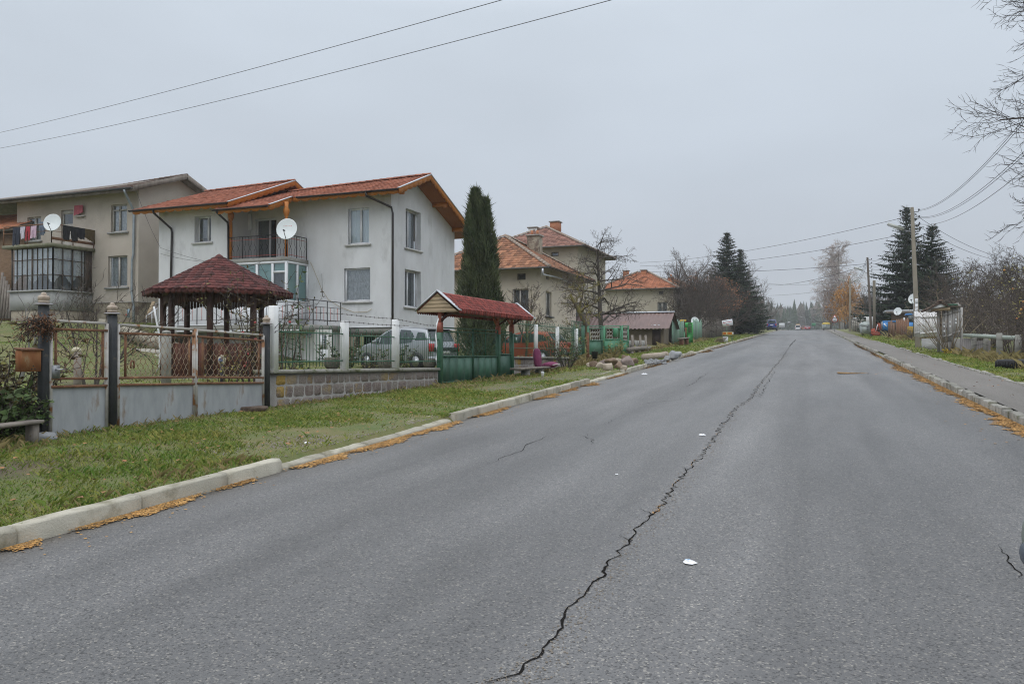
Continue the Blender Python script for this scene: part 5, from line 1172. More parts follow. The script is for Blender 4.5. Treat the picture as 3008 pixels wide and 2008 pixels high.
# ------------------------------------------------------------------ second low wall, its fence, the bench and the old car seats
y2a, y2b = cy[2] + .08, at_x(1692, 1060, XF).y; zc2a, zc2b = at_x(1506, 1046, XF).z, at_x(1690, 1049, XF).z
stone_wall('stone_wall', 'short grey stone wall behind the bench with purple seats', y2a, y2b, zc2a, zc2b, seed=9)
f2 = thing('iron_fence', 'green iron fence between white posts right of the canopy gate', 'fence', (XF, (y2a + y2b) / 2, zc2a))
yq = [white_post(f2, px, yt, zc2a - .03, w=.06) for px, yt in ((1574, 953), (1637, 960), (1693, 965))]
en = [y2a] + yq
for k in range(3): hoop_panel(f2, en[k] + .06, en[k + 1] - .06, zc2a + .02, zc2a + .25, zc2a + 1.02, zc2a + 1.14, step=.09)
bn_ = thing('stone_bench', 'plank bench on two pale stone legs in front of the low wall', 'bench', (-8.0, 24, G(-8, 24))); XBn = -8.0; ba, bb = at_x(1513, 1080, XBn).y, at_x(1600, 1078, XBn).y; zb_ = at_x(1555, 1078, XBn).z
MB().cbox(XBn - .17, XBn + .17, ba, bb, zb_ - .06, zb_, .012).build('seat', m_greywood, bn_)
for px in (1543, 1584): y = at_x(px, 1090, XBn).y; MB().prism([(XBn - .13, y - .1, G(XBn, y) - .1), (XBn + .13, y - .1, G(XBn, y) - .1), (XBn + .10, y - .07, zb_ - .06), (XBn - .10, y - .07, zb_ - .06)], (0, .2, 0)).build('leg', m_conc, bn_)
m_plush = M('purple_plush', (.14, .02, .065), (.20, .04, .10), scale=5, rough=.95, bump=.4, bscale=90)
m_plushside = M('pale_seat_piping', (.5, .42, .42), rough=.8)
def cushion(name, label, C, u, v, L, W, H, mats):
    """a padded car-seat cushion: long rounded block with two seams and a pale side"""
    C, u, v = Vector(C), Vector(u).normalized(), Vector(v).normalized(); w_ = u.cross(v); n = 14; vs = []; NS = 12
    for i in range(NS + 1):
        t = i / NS; e = math.sin(PI * min(max(t * .94 + .03, 0), 1)) ** .28
        for j in range(n):
            a = 2 * PI * j / n; ca, sa = math.cos(a), math.sin(a); k = 1 / (abs(ca) ** 3 + abs(sa) ** 3) ** (1 / 3); ridge_ = 1 + .05 * math.cos(4 * a)
            vs.append(C + u * (L * (t - .5)) + v * (W / 2 * ca * k * e * ridge_) + w_ * (H / 2 * sa * k * e * ridge_))
    t = thing(name, label, 'seat cushion', tuple(C)); mb = MB().add(vs, [(i * n + j, i * n + (j + 1) % n, (i + 1) * n + (j + 1) % n, (i + 1) * n + j) for i in range(NS) for j in range(n)] + [tuple(range(n - 1, -1, -1)), tuple(NS * n + j for j in range(n))]); mb.build('padding', mats[0], t, smooth=True)
    for s in (.28, -.28): MB().tube([C + u * (L * (k / 8 - .5) * .94) + v * (W * s) + w_ * (H * .515 * math.sin(PI * min(max(k / 8 * .94 + .03, 0), 1)) ** .28) for k in range(9)], .009, 5).build('seam', mats[1], t)
    MB().tube([C + u * (L * (k / 8 - .5) * .9) + v * (W * .50) for k in range(9)], .018, 5).build('piping', m_plushside, t)
c = at_x(1592, 1052, XBn + .05); cushion('car_seat', 'purple car seat back standing upright on the plank bench', (XBn - .1, c.y, c.z), (-.12, .08, 1), (.05, 1, 0), .62, .44, .2, [m_plush, m_plushside])
c = at_x(1616, 1072, XBn + .1); cushion('car_seat', 'purple car seat cushion lying on stones beside the bench', (XBn + .05, c.y + .1, c.z), (.1, 1, .05), (1, -.1, .1), .66, .48, .2, [m_plush, m_plushside])
# ------------------------------------------------------------------ gazebo
zgz = .83; gc = Vector((-16.42, 18.5, 0)); Rg, Ri, gA, gE = 2.12, 1.55, 4.42, 3.30; ang0 = math.radians(33)
gz = thing('gazebo', 'octagonal wooden gazebo with wine-red shingle roof behind the double gate', 'gazebo', (gc.x, gc.y, zgz))
m_gaz = M('red_brown_stain', (.075, .029, .019), (.055, .022, .015), scale=6, rough=.65, stretch=(3, 3, .4), rv=.3)
m_gazboard = M('red_brown_boards', (.125, .042, .024), (.095, .032, .019), scale=6, rough=.7, stretch=(3, 3, .4), rv=.3)
cor = [gc + Vector((Rg * math.cos(ang0 + k * PI / 4), Rg * math.sin(ang0 + k * PI / 4), 0)) for k in range(8)]; inn = [gc + Vector((Ri * math.cos(ang0 + k * PI / 4), Ri * math.sin(ang0 + k * PI / 4), 0)) for k in range(8)]
rf = MB(); va = MB(); apex = gc + UZ * gA
for k in range(8):
    A, B = cor[k] + UZ * gE, cor[(k + 1) % 8] + UZ * gE; mid = (A + B) / 2; up = apex - mid; Ls = up.length; W = (B - A).length
    shingles(rf, A, B, up, Ls, W / 2, W / 2, c=.17, w=.21, seed=k, th=.014); rf.prism([A - UZ * .02, B - UZ * .02, apex - UZ * .02], (0, 0, -.03))
    n_ = 9; u = (B - A) / n_; nr = (mid - gc); nr.z = 0; nr.normalize()
    for i in range(n_):
        a = A + u * i; va.prism([a + UZ * .0 - nr * .0, a + u * .97] + [a + u * .485 + u * (.485 * math.cos(t)) - UZ * (.07 + .07 * math.sin(t)) for t in (0, .5, 1.05, 1.57, 2.1, 2.64, 3.14)], nr * .012, rnd=random.random())
ro = rf.build('roof', m_shbrown, gz); va.build('valance_tiles', m_shbrown, ro)
MB().lathe([(.16, gA - .09), (.10, gA - .01), (.03, gA + .04), (.01, gA + .05)], 10, tuple(gc)).build('ridge_cap', m_shbrown, ro)
for k in range(8):
    p = inn[k]; MB().cbox(p.x - .065, p.x + .065, p.y - .065, p.y + .065, zgz, gE + .1, .01).build('post', m_gaz, gz)
    a, b = inn[k], inn[(k + 1) % 8]; MB().beam(a + UZ * (gE - .05), b + UZ * (gE - .05), .09, .14).build('beam', m_gaz, gz)
    v = MB(); n_ = 13; u = (b - a)
    for i in range(n_): t = (i + .5) / n_; c = a + u * t; hgt = .20 + .16 * abs(2 * t - 1) ** 2; v.prism([c - u * .034 + UZ * (gE - .12), c + u * .034 + UZ * (gE - .12), c + u * .034 + UZ * (gE - .12 - hgt), c - UZ * (hgt + .15 - gE) , c - u * .034 + UZ * (gE - .12 - hgt)], (u.cross(UZ)).normalized() * .015, rnd=random.random())
    v.build('hanging_slats', m_gaz, gz)
    if k == 2: continue
    d = MB(); n_ = 11; nr = u.cross(UZ).normalized()
    for i in range(n_):
        c = a + u * ((i + .5) / n_); w2 = u * (.47 / n_); tp = zgz + .93 + .0 * i; d.prism([c - w2 + UZ * zgz, c + w2 + UZ * zgz, c + w2 + UZ * tp, c + w2 * .5 + UZ * (tp + .045), c - w2 * .5 + UZ * (tp + .045), c - w2 + UZ * tp], nr * .02, rnd=random.random())
    d.build('board_panel', m_gazboard, gz)
MB().prism([p + UZ * (zgz - .15) for p in [gc + (q_ - gc) * 1.1 for q_ in inn]], (0, 0, .17)).build('floor', m_conc, gz)
for k in range(8): MB().beam(inn[k] + UZ * (gE - .02), cor[k] + UZ * (gE - .06), .05, .08).build('rafter', m_gaz, gz)

# ------------------------------------------------------------------ vehicles
m_tyre = M('tyre_rubber', (.018, .018, .019), rough=.85); m_rim = M('alloy_rim', (.42, .43, .45), rough=.35, metal=.7); m_trim = M('black_trim', (.02, .02, .022), rough=.55)
m_cglass = M('car_glass', (.05, .065, .07), rough=.06, spec=.45); m_tail = M('tail_lamp_red', (.42, .025, .03), rough=.2); m_plate = M('number_plate', (.75, .76, .77), rough=.5); m_head = M('head_lamp', (.65, .68, .7), rough=.12)
def paint(n, c, metal=.0): return M('car_paint_' + n, c, rough=.28, metal=metal, spec=.6)
def car(name, label, cat, loc, heading, L, W, roof, bonnet, zb, belt, wheel_x, wr, body, glasses, wind, rear, extras=(), group=None, smoothz=True):
    """x forward. roof: (x, z) profile of the upper edge, front to rear; glasses: side window polygons; wind / rear: (x0, z0, x1, z1) of the screens"""
    t = thing(name, label, cat, (0, 0, 0), group)
    xs = np.unique(np.concatenate([np.linspace(-L / 2, L / 2, 44), [p[0] for p in roof]])); tab = sorted(roof)
    zt = lambda x: lerp_tab(tab, x) if x < tab[-1][0] else tab[-1][1]
    zmax = max(z for _, z in roof)
    def hw(x, z):
        e = 1 - (abs(x) / (L / 2)) ** 5 * .16; k = (z - belt) / (zmax - belt)
        return W / 2 * e * (1 - .24 * max(0, k) ** 1.3 if z > belt else 1 - .07 * ((belt - z) / (belt - zb)) ** 2)
    m = MB(); vs = []; us = (0, .12, .3, .5, .68, .82, .93, 1.)
    for x in xs:
        top = zt(x); e = abs(x) / (L / 2); b = zb + (.12 * max(0, e - .85) / .15); ring = []
        for u in us: z = b + (top - .035 - b) * u; ring.append((hw(x, z), z))
        h1 = hw(x, top); ring += [(h1 * .95, top - .01), (h1 * .8, top + .004), (h1 * .4, top + .016), (0, top + .02)]
        vs += [(x, -y, z) for y, z in ring] + [(x, y, z) for y, z in ring[-2::-1]]
    K = 2 * (len(us) + 4) - 1; n = len(xs); fs = [(i * K + j, (i + 1) * K + j, (i + 1) * K + j + 1, i * K + j + 1) for i in range(n - 1) for j in range(K - 1)]
    fs += [tuple(range(K)), tuple((n - 1) * K + j for j in range(K - 1, -1, -1))] + [(i * K + K - 1, (i + 1) * K + K - 1, (i + 1) * K, i * K) for i in range(n - 1)]
    m.add(vs, fs); bo = m.build('body', body, t, smooth=False)
    for s in (-1, 1):
        for poly in glasses:
            g = MB(); c = (sum(p[0] for p in poly) / len(poly), sum(p[1] for p in poly) / len(poly)); pts = []
            for a, b in zip(poly, poly[1:] + poly[:1]): pts += [(a[0] + (b[0] - a[0]) * k / 4, a[1] + (b[1] - a[1]) * k / 4) for k in range(4)]
            v3 = [(x, s * (hw(x, z) + .006), z) for x, z in pts] + [(c[0], s * (hw(*c) + .008), c[1])]; g.add(v3, [(i, (i + 1) % len(pts), len(pts)) for i in range(len(pts))]); g.build('side_window', m_cglass, t)
    for nm, (x0, z0, x1, z1) in (('windscreen', wind), ('rear_window', rear)):
        g = MB(); r_ = 5; dx = .012 if nm == 'windscreen' else -.012; vv = []
        for i in range(r_ + 1):
            q_ = i / r_; x, z = x0 + (x1 - x0) * q_, z0 + (z1 - z0) * q_; xx = x + dx * 2.2
            for j in range(-4, 5): vv.append((xx - dx * (j / 4) ** 2 * 3, hw(x, z) * .9 * j / 4, z + .02))
        g.add(vv, [(i * 9 + j, i * 9 + j + 1, (i + 1) * 9 + j + 1, (i + 1) * 9 + j) for i in range(r_) for j in range(8)]); g.build(nm, m_cglass, t)
    for x in wheel_x:
        for s in (-1, 1):
            y0 = s * (W / 2 - .19); y1 = s * (W / 2 + .012)
            MB().lathe([(wr + .05, min(y0, y1 - s * .02)), (wr + .05, max(y0, y1 - s * .02))] if s > 0 else [(wr + .05, y1 + .02), (wr + .05, y0)], 22, (x, 0, wr), 'y').build('wheel_arch', m_trim, t)
            wl = MB().lathe([(wr * .6, y0), (wr * .97, y0), (wr, y0 + s * .05), (wr, y1 - s * .03), (wr * .93, y1 + s * .008), (wr * .66, y1 + s * .006)], 22, (x, 0, wr), 'y').build('wheel', m_tyre, t)
            rm = MB().lathe([(wr * .66, y1 + s * .007), (wr * .6, y1 - s * .02), (wr * .2, y1 - s * .004), (.02, y1)], 18, (x, 0, wr), 'y'); rm.build('rim', m_rim, wl)
        MB().tube([(x, -W / 2 + .19, wr), (x, W / 2 - .19, wr)], wr * .6, 8).build('axle', m_trim, t)
    for (nm, bx, mt) in extras:
        e = MB().cbox(*bx, .015); e.build(nm, mt, t)
    t.location = loc; t.rotation_euler = heading if isinstance(heading, tuple) else (0, 0, heading); return t
def lamps(L, W, zh, zt_, body, plate_z=.55, bump=True):
    e = []
    for s in (-1, 1):
        a, b = sorted((s * W * .30, s * W * .46)); e += [('headlight', (L / 2 - .28, L / 2 - .01, a, b, zh - .08, zh + .08), m_head), ('tail_light', (-L / 2 - .012, -L / 2 + .16, *sorted((s * W * .36, s * W * .475)), *zt_), m_tail), ('mirror', (L * .17, L * .17 + .12, *sorted((s * W * .48, s * W * .6)), 1.0, 1.14), body)]
    e += [('number_plate', (-L / 2 - .03, -L / 2 + .02, -.26, .26, plate_z, plate_z + .11), m_plate), ('rear_bumper', (-L / 2 - .05, -L / 2 + .2, -W * .47, W * .47, .28, .5), m_trim if bump else body), ('front_bumper', (L / 2 - .2, L / 2 + .03, -W * .46, W * .46, .26, .48), m_trim if bump else body)]
    return e
# silver people carrier in the yard, seen from its rear left corner
sil = paint('silver', (.33, .345, .365), .5); L, W = 4.28, 1.75
cl = at_x(1280, 1075, -13.4); cpos = (-15.35, 28.0, G(-15.3, 28) + .02)
car('silver_car', 'silver people carrier parked in the yard behind the stone wall', 'car', cpos, math.radians(165), L, W,
    [(2.14, .62), (2.0, .82), (1.5, .98), (1.15, 1.06), (.45, 1.50), (.1, 1.62), (-.6, 1.645), (-1.4, 1.60), (-1.75, 1.54), (-2.02, 1.02), (-2.14, .75)], None, .22, .92, (1.32, -1.38), .31, sil,
    [[(1.12, 1.02), (.7, 1.0), (.62, 1.28)], [(.62, 1.0), (.55, 1.34), (.15, 1.53), (-.35, 1.56), (-.35, .98)], [(-.42, .98), (-.42, 1.56), (-.95, 1.53), (-1.2, 1.3), (-1.12, 1.05)], [(-1.30, 1.12), (-1.36, 1.45), (-1.68, 1.42), (-1.84, 1.14)]], (1.12, 1.07, .42, 1.50), (-1.99, 1.08, -1.78, 1.50),
    lamps(L, W, .74, (.70, 1.0), sil, .62, False) + [('roof_spoiler', (-1.86, -1.62, -.6, .6, 1.52, 1.575), m_trim), ('handle', (-1.0, -.82, .865, .89, .9, .94), m_trim), ('handle', (-1.0, -.82, -.89, -.865, .9, .94), m_trim), ('tailgate_trim', (-2.17, -2.05, -.7, .7, .68, .86), m_trim)])
# orange hatchback behind the second fence
orr = paint('orange', (.52, .10, .045)); c = at_y(1540, 1000, 33.0); L2, W2 = 3.75, 1.62
car('orange_car', 'orange-red hatchback parked in the yard right of the canopy gate', 'car', (c.x - .1, 33.6, G(c.x, 33) + .02), math.radians(172), L2, W2,
    [(1.87, .6), (1.8, .78), (1.0, .92), (.35, 1.33), (.0, 1.42), (-.8, 1.43), (-1.35, 1.36), (-1.72, .95), (-1.87, .7)], None, .22, .86, (1.16, -1.2), .29, orr,
    [[(.9, .93), (.35, 1.26), (-.1, 1.33), (-.1, .92)], [(-.16, .92), (-.16, 1.33), (-.75, 1.32), (-.9, .95)], [(-.98, .98), (-.84, 1.30), (-1.2, 1.26), (-1.42, 1.0)]], (1.0, .93, .36, 1.33), (-1.69, 1.0, -1.38, 1.34), lamps(L2, W2, .68, (.72, .95), orr, .5))
# blue van parked on the verge far up the street
blu = paint('blue', (.03, .05, .22)); c = at_g(2270, 971); L3, W3 = 4.0, 1.68
van = car('blue_van', 'dark blue van parked on the left verge far up the street', 'van', (-6.2, 146.5, R(146.5) + .13), (0.0, -.034, PI / 2), L3, W3,
    [(2.0, .65), (1.85, .9), (1.2, 1.08), (.55, 1.68), (.2, 1.80), (-1.2, 1.82), (-1.85, 1.76), (-1.93, 1.2), (-2.0, .75)], None, .24, 1.05, (1.3, -1.3), .31, blu,
    [[(.95, 1.1), (.5, 1.6), (.1, 1.66), (.1, 1.08)], [(.0, 1.08), (.0, 1.68), (-.8, 1.68), (-.8, 1.08)], [(-.95, 1.08), (-.95, 1.68), (-1.7, 1.66), (-1.75, 1.12)]], (1.2, 1.1, .58, 1.68), (-1.94, 1.15, -1.89, 1.7), lamps(L3, W3, .85, (.8, 1.15), blu, .85))
redp = paint('red', (.36, .02, .035)); L4, W4 = 4.2, 1.68; yr_ = 258.; xr_ = at_y(2372, 965, yr_).x
car('red_car', 'red saloon car driving away over the crest of the street', 'car', (xr_, yr_, R(yr_) + .01), (0, -.022, PI / 2), L4, W4,
    [(2.1, .6), (2.0, .78), (1.1, .92), (.45, 1.34), (0., 1.41), (-.7, 1.40), (-1.3, 1.0), (-2.0, .95), (-2.1, .7)], None, .22, .86, (1.3, -1.25), .3, redp,
    [[(.95, .94), (.45, 1.28), (.0, 1.33), (.0, .92)], [(-.06, .92), (-.06, 1.33), (-.65, 1.31), (-1.1, .96)]], (1.08, .94, .48, 1.33), (-1.28, 1.02, -.74, 1.38), lamps(L4, W4, .68, (.72, .9), redp, .74))
for (px, lab, col, nm) in ((2344, 'white van with an orange roof bar at the end of the street', (.7, .7, .72), 'white_van'), (2363, 'brick-red car just left of the far red saloon', (.36, .14, .08), 'brown_car')):
    yv = 275.; xv = at_y(px, 965, yv).x; pp = paint(nm, col); top = 1.9 if nm == 'white_van' else 1.5
    car(nm, lab, 'van' if top > 1.8 else 'car', (xv, yv, R(yv)), (0, -.022, PI / 2), 4.2, 1.8, [(2.1, .6), (1.9, .9), (1.2, 1.0), (.7, top - .1), (.2, top), (-1.9, top), (-2.05, 1.0), (-2.1, .7)], None, .24, 1.0, (1.3, -1.3), .32, pp,
        [[(1.0, 1.05), (.6, top - .2), (-.3, top - .15), (-.3, 1.05)]], (1.15, 1.05, .75, top - .12), (-2.05, 1.05, -1.95, top - .1), lamps(4.2, 1.8, .8, (.8, 1.1), pp, .6) + ([('roof_bar', (-1.2, -.6, -.6, .6, top + .01, top + .22), M('amber_bar', (.7, .4, .1), rough=.5))] if top > 1.8 else []))

# ------------------------------------------------------------------ the yellow house with the hipped roof and the houses behind
m_cream = M('cream_render', (.58, .505, .41), (.64, .565, .47), scale=.6, rough=.95, bump=.4, bscale=25, c3=(.44, .37, .275), s3=.9, t3=(.58, .74))
m_greyup = M('yellow_grey_render', (.45, .40, .32), (.51, .46, .375), scale=.6, rough=.95, bump=.4, bscale=25)
m_otile = M('orange_clay_tile', (.27, .115, .06), (.34, .165, .09), scale=2.2, rough=.85, rv=.45, c3=(.19, .09, .06), s3=2.5, t3=(.55, .7))
m_btile = M('brown_clay_tile', (.21, .10, .075), (.27, .14, .105), scale=2.2, rough=.85, rv=.35, c3=(.18, .11, .09), s3=2.5, t3=(.55, .7))
m_mort = M('ridge_mortar', (.33, .30, .26), (.25, .16, .11), scale=8, rough=.95)
m_darksill = M('dark_sill', (.05, .052, .058), rough=.7)
def hip_house(name, label, x0, x1, y0, y1, zg, ze, zr_, ovh, tile, wmat, rl=None, wins=(), sub=2, c=.36, w=.24, ridge_axis=None):
    t = thing(name, label, 'house', ((x0 + x1) / 2, (y0 + y1) / 2, zg)); mb = MB(); front = [o[1:5] for o in wins if o[0] == 'f']; side = [o[1:5] for o in wins if o[0] == 's']
    wall(mb, (x0, y0), UX, -UY, x1 - x0, zg - 1, ze + .1, front, .16); wall(mb, (x1, y0), UY, UX, y1 - y0, zg - 1, ze + .1, side, .16); wall(mb, (x0, y1), -UY, -UX, y1 - y0, zg - 1, ze + .1); wall(mb, (x1, y1), -UX, UY, x1 - x0, zg - 1, ze + .1); mb.build('wall', [wmat, m_dark], t)
    for o in wins:
        P, u, n = ((x0, y0), UX, -UY) if o[0] == 'f' else ((x1, y0), UY, UX); big = o[4] - o[3] > .8
        window(t, P, u, n, o[1:5], .16, (.45,) if big else (), fm=m_oldpaint if big else m_greywood, sill=big, sillmat=m_darksill, curtain=(m_greyblind, 0, 1, 0) if big else None, sd=.16)
    X0, X1, Y0, Y1 = x0 - ovh, x1 + ovh, y0 - ovh, y1 + ovh; d = min((X1 - X0), (Y1 - Y0)) / 2 if rl is None else rl; yc, xc = (Y0 + Y1) / 2, (X0 + X1) / 2; ov = ze - .1
    if X1 - X0 >= Y1 - Y0: rA, rB = Vector((X0 + d, yc, zr_)), Vector((X1 - d, yc, zr_))
    else: rA, rB = Vector((xc, Y0 + d, zr_)), Vector((xc, Y1 - d, zr_))
    C = [Vector((X0, Y0, ov)), Vector((X1, Y0, ov)), Vector((X1, Y1, ov)), Vector((X0, Y1, ov))]; long_x = X1 - X0 >= Y1 - Y0; rf = MB(); un = MB()
    for k in range(4):
        A, B = C[k], C[(k + 1) % 4]; tA, tB = ((rA, rB), (rB, rB), (rB, rA), (rA, rA))[k] if long_x else ((rA, rA), (rA, rB), (rB, rB), (rB, rA))[k]; u = (B - A).normalized(); inL, inR = (tA - A).dot(u), (B - tB).dot(u); up = (tA - A) - u * inL
        tiles(rf, A, B, up, up.length, inL, inR, c=c, w=w, seed=k + 3, sub=sub); underlay(un, A + UZ * -.01, B + UZ * -.01, up, up.length, inL, inR, th=.08)
        
    ro = rf.build('roof', tile, t); un.build('soffit', m_greywood, ro); rg = MB()
    for p in C: ridge(rg, p + UZ * .03, (min((rA, rB), key=lambda r: (r - p).length)) + UZ * .05, .13)
    if (rA - rB).length > .3: ridge(rg, rA + UZ * .05, rB + UZ * .05, .13)
    rg.build('ridge_tiles', m_mort, ro)
    for k in range(2): A, B = C[k], C[k + 1]; n = (B - A).normalized().cross(UZ); g = MB(); gutter(g, A + n * .07, B + n * .07, .07); g.build('gutter', m_gutter if k else m_steel, t)
    return t
def chimney(t, x, y, z0, z1, w=.35, mat=None, pots=1):
    m = MB().cbox(x - w, x + w, y - w, y + w, z0, z1, .02); ch = m.build('chimney', mat or m_conc, t); MB().box(x - w - .08, x + w + .08, y - w - .08, y + w + .08, z1, z1 + .09).build('cap', m_conc, ch)
    for k in range(pots): MB().lathe([(.09, z1 + .09), (.09, z1 + .42)], 10, (x + (k - .5) * .4 * (pots > 1), y, 0)).build('pot', m_brick, ch)
X3, Y3 = -15.2, 44.6; xw = lambda px, py: at_y(px, py, Y3).x - (X3 - 7.6)
yw = lambda px, py: at_x(px, py, X3).y - Y3
y3 = hip_house('cream_house', 'cream rendered house with orange hipped tile roof behind the juniper', X3 - 7.6, X3, Y3, Y3 + 8.8, 1.9, 6.65, 9.2, .8, m_otile, m_cream, wins=[('f', xw(1505, 880), xw(1553, 880), 3.9, 5.35), ('f', xw(1518, 810), xw(1544, 810), 5.9, 6.3), ('f', .35, .95, 5.5, 6.1), ('s', yw(1603, 880), yw(1620, 880), 3.72, 5.25), ('s', yw(1692, 890), yw(1716, 890), 3.55, 4.95), ('s', yw(1605, 815), yw(1613, 815), 6.0, 6.38)], sub=3)
chimney(y3, X3 - 2.3, Y3 + 5.5, 7.2, 9.35, .42, m_stone, 2)
t = MB(); e0 = at_x(1594, 788, X3 + .75); t.tube([e0, e0 - UZ * .35, at_x(1640, 815, X3 + .3), at_x(1720, 850, X3 + .2)], .055, 8); t.build('downpipe', m_tin, y3)
X4, Y4 = -17.3, 60.; y4 = hip_house('upper_house', 'taller two-storey house with brown hipped roof behind the cream house', X4 - 8.0, X4, Y4, Y4 + 9, 2.9, 10.0, 12.25, .75, m_btile, m_greyup, wins=[('f', at_y(1619, 746, Y4).x - X4 + 8, at_y(1641, 746, Y4).x - X4 + 8, 9.2, 9.55), ('s', 1.2, 2.3, 6.0, 7.6), ('s', 4.5, 5.6, 6.0, 7.6)])
c = at_y(1568, 690, 63.5); chimney(y4, c.x, 63.5, 10.8, at_y(1568, 671, 63.5).z, .38, m_whitewash, 0); c = at_y(1630, 680, 64.6); chimney(y4, c.x, 64.8, 11.8, 12.75, .4, m_brick, 0)
sk = at_y(1568, 714, 61.6); q_ = MB(); u4 = Vector((0, 1, 2.35 / 5.25)).normalized(); n4 = u4.cross(UX) * -1; n4 = n4 if n4.z > 0 else -n4; q_.prism([sk + n4 * .0 + UX * a + u4 * b for a, b in ((-.38, -.5), (.38, -.5), (.38, .5), (-.38, .5))], n4 * .16); q_.build('skylight', m_tin, y4)
X5, Y5 = -13.1, 80.8; y5 = hip_house('far_house', 'far pale house with bright orange hipped roof beyond the brown shed', X5 - 7.8, X5, Y5, Y5 + 7.2, 4.0, 8.1, 10.1, .6, M('bright_clay_tile', (.37, .135, .065), (.31, .115, .06), scale=1.5, rough=.85, rv=.25), m_greyup, rl=3.9, wins=[('f', at_y(1935, 855, Y5).x - X5 + 7.8, at_y(1949, 855, Y5).x - X5 + 7.8, 7.35, 7.75), ('f', at_y(1931, 890, Y5).x - X5 + 7.8, at_y(1961, 890, Y5).x - X5 + 7.8, 5.2, 6.6)])
for px in (1838, 1890): c = at_y(px, 803, Y5 + 3); chimney(y5, c.x, Y5 + 3.2, 9.4, 10.25, .28, m_brick, 0)
c = at_y(1971, 825, 92.); y6 = hip_house('farthest_house', 'small orange roof with one chimney beyond the far pale house', c.x - 4.5, c.x + 3.6, 89, 95, 4.2, 8.3, 9.9, .5, m_otile, m_greyup, wins=[]); chimney(y6, c.x, 92, 9.2, at_y(1971, 816, 92).z, .3, m_brick, 1)
# shed with corrugated brown roof
m_brownsheet = M('brown_corrugated_sheet', (.165, .105, .095), (.125, .08, .072), scale=1.5, rough=.6, c3=(.20, .10, .06), s3=1.2, t3=(.6, .75)); m_clay = M('clay_plaster', (.155, .125, .09), (.21, .17, .125), scale=1.6, rough=.97, bump=.6, bscale=14)
sh = thing('shed', 'clay-walled shed with a corrugated brown metal roof beside the green gates', 'shed', (-11.5, 53, 1.8)); sx1, sx0, sy0, sy1, syr = -9.0, -15.0, 51.6, 55.2, 53.3; zr5, ze5 = 4.2, 3.22
mb = MB(); wall(mb, (sx0, sy0), UX, -UY, sx1 - sx0, 1.0, ze5 - .05); wall(mb, (sx1, sy0), UY, UX, sy1 - sy0, 1.0, 3.0, gable=[(0, ze5 - .02), (syr - sy0, zr5 - .1), (sy1 - sy0, ze5 - .1)]); mb.build('wall', [m_clay, m_dark], sh)
rf = MB()
for (ye, ze_) in ((sy0 - .55, ze5 - .2), (sy1 + .4, ze5 - .15)):
    n = 150; vs = []
    for i in range(n + 1):
        x = sx0 - .3 + (sx1 + .45 - sx0 + .3) * i / n; k = .02 * (1 if (i // 3) % 2 else -1); vs += [(x, ye, ze_ + k), (x, syr, zr5 + k)]
    rf.add(vs, [(2 * i, 2 * i + 2, 2 * i + 3, 2 * i + 1) for i in range(n)])
ro = rf.build('roof', m_brownsheet, sh); MB().prism([(sx0 - .3, syr - .18, zr5 - .02), (sx0 - .3, syr, zr5 + .06), (sx0 - .3, syr + .18, zr5 - .02)], (sx1 - sx0 + .75, 0, 0)).build('ridge_cap', m_tin, ro)
MB().box(sx1 - .75, sx1 - .2, sy0 - .05, sy0 - .01, 1.75, 2.95).build('door', M('dark_door', (.045, .03, .025), rough=.8), sh); MB().box(sx1 - .8, sx1 - .25, sy0 - .06, sy0 - .02, 2.98, 3.3).build('tin_patch', m_tin, sh)
# ------------------------------------------------------------------ trees and shrubs
m_bark = M('grey_brown_bark', (.07, .058, .05), (.11, .094, .08), scale=8, rough=.95, bump=.6, bscale=20)
m_twig = M('bare_twigs', (.060, .048, .040), (.095, .076, .064), scale=2, rough=.95, rv=.35)
m_twigred = M('reddish_twigs', (.092, .072, .062), (.125, .10, .085), scale=2, rough=.95, rv=.35)
m_lichen = M('lichen_bark', (.12, .10, .075), (.24, .21, .06), scale=3.5, rough=.95, lo=.45, hi=.6)
m_birchtwig = M('birch_twigs', (.42, .36, .34), (.50, .44, .42), scale=1, rough=.95, rv=.25)
m_birchbark = M('birch_bark', (.50, .48, .46), (.20, .19, .18), scale=4, rough=.9, stretch=(1, 1, .5))
m_spruce = M('spruce_needles', (.016, .036, .020), (.038, .058, .028), scale=1.2, rough=.8, rv=.45, spec=.25)
m_cone = M('spruce_cones', (.17, .085, .04), rough=.9, rv=.3)
m_junip = M('juniper_needles', (.062, .085, .042), (.125, .14, .068), scale=1.5, rough=.85, rv=.5, spec=.2)
m_rustleaf = M('rusty_leaves', (.20, .085, .045), (.28, .14, .07), scale=2, rough=.85, rv=.4)
m_yelleaf = M('yellow_leaves', (.30, .25, .05), (.20, .20, .06), scale=9, rough=.8, rv=.4)
m_grnleaf = M('green_leaves', (.055, .10, .025), (.10, .14, .04), scale=6, rough=.7, rv=.5)
m_orleaf = M('orange_willow', (.42, .22, .05), (.34, .15, .04), scale=1, rough=.9, rv=.3)
m_apple = M('hanging_apple', (.50, .17, .07), (.55, .35, .10), scale=9, rough=.5)
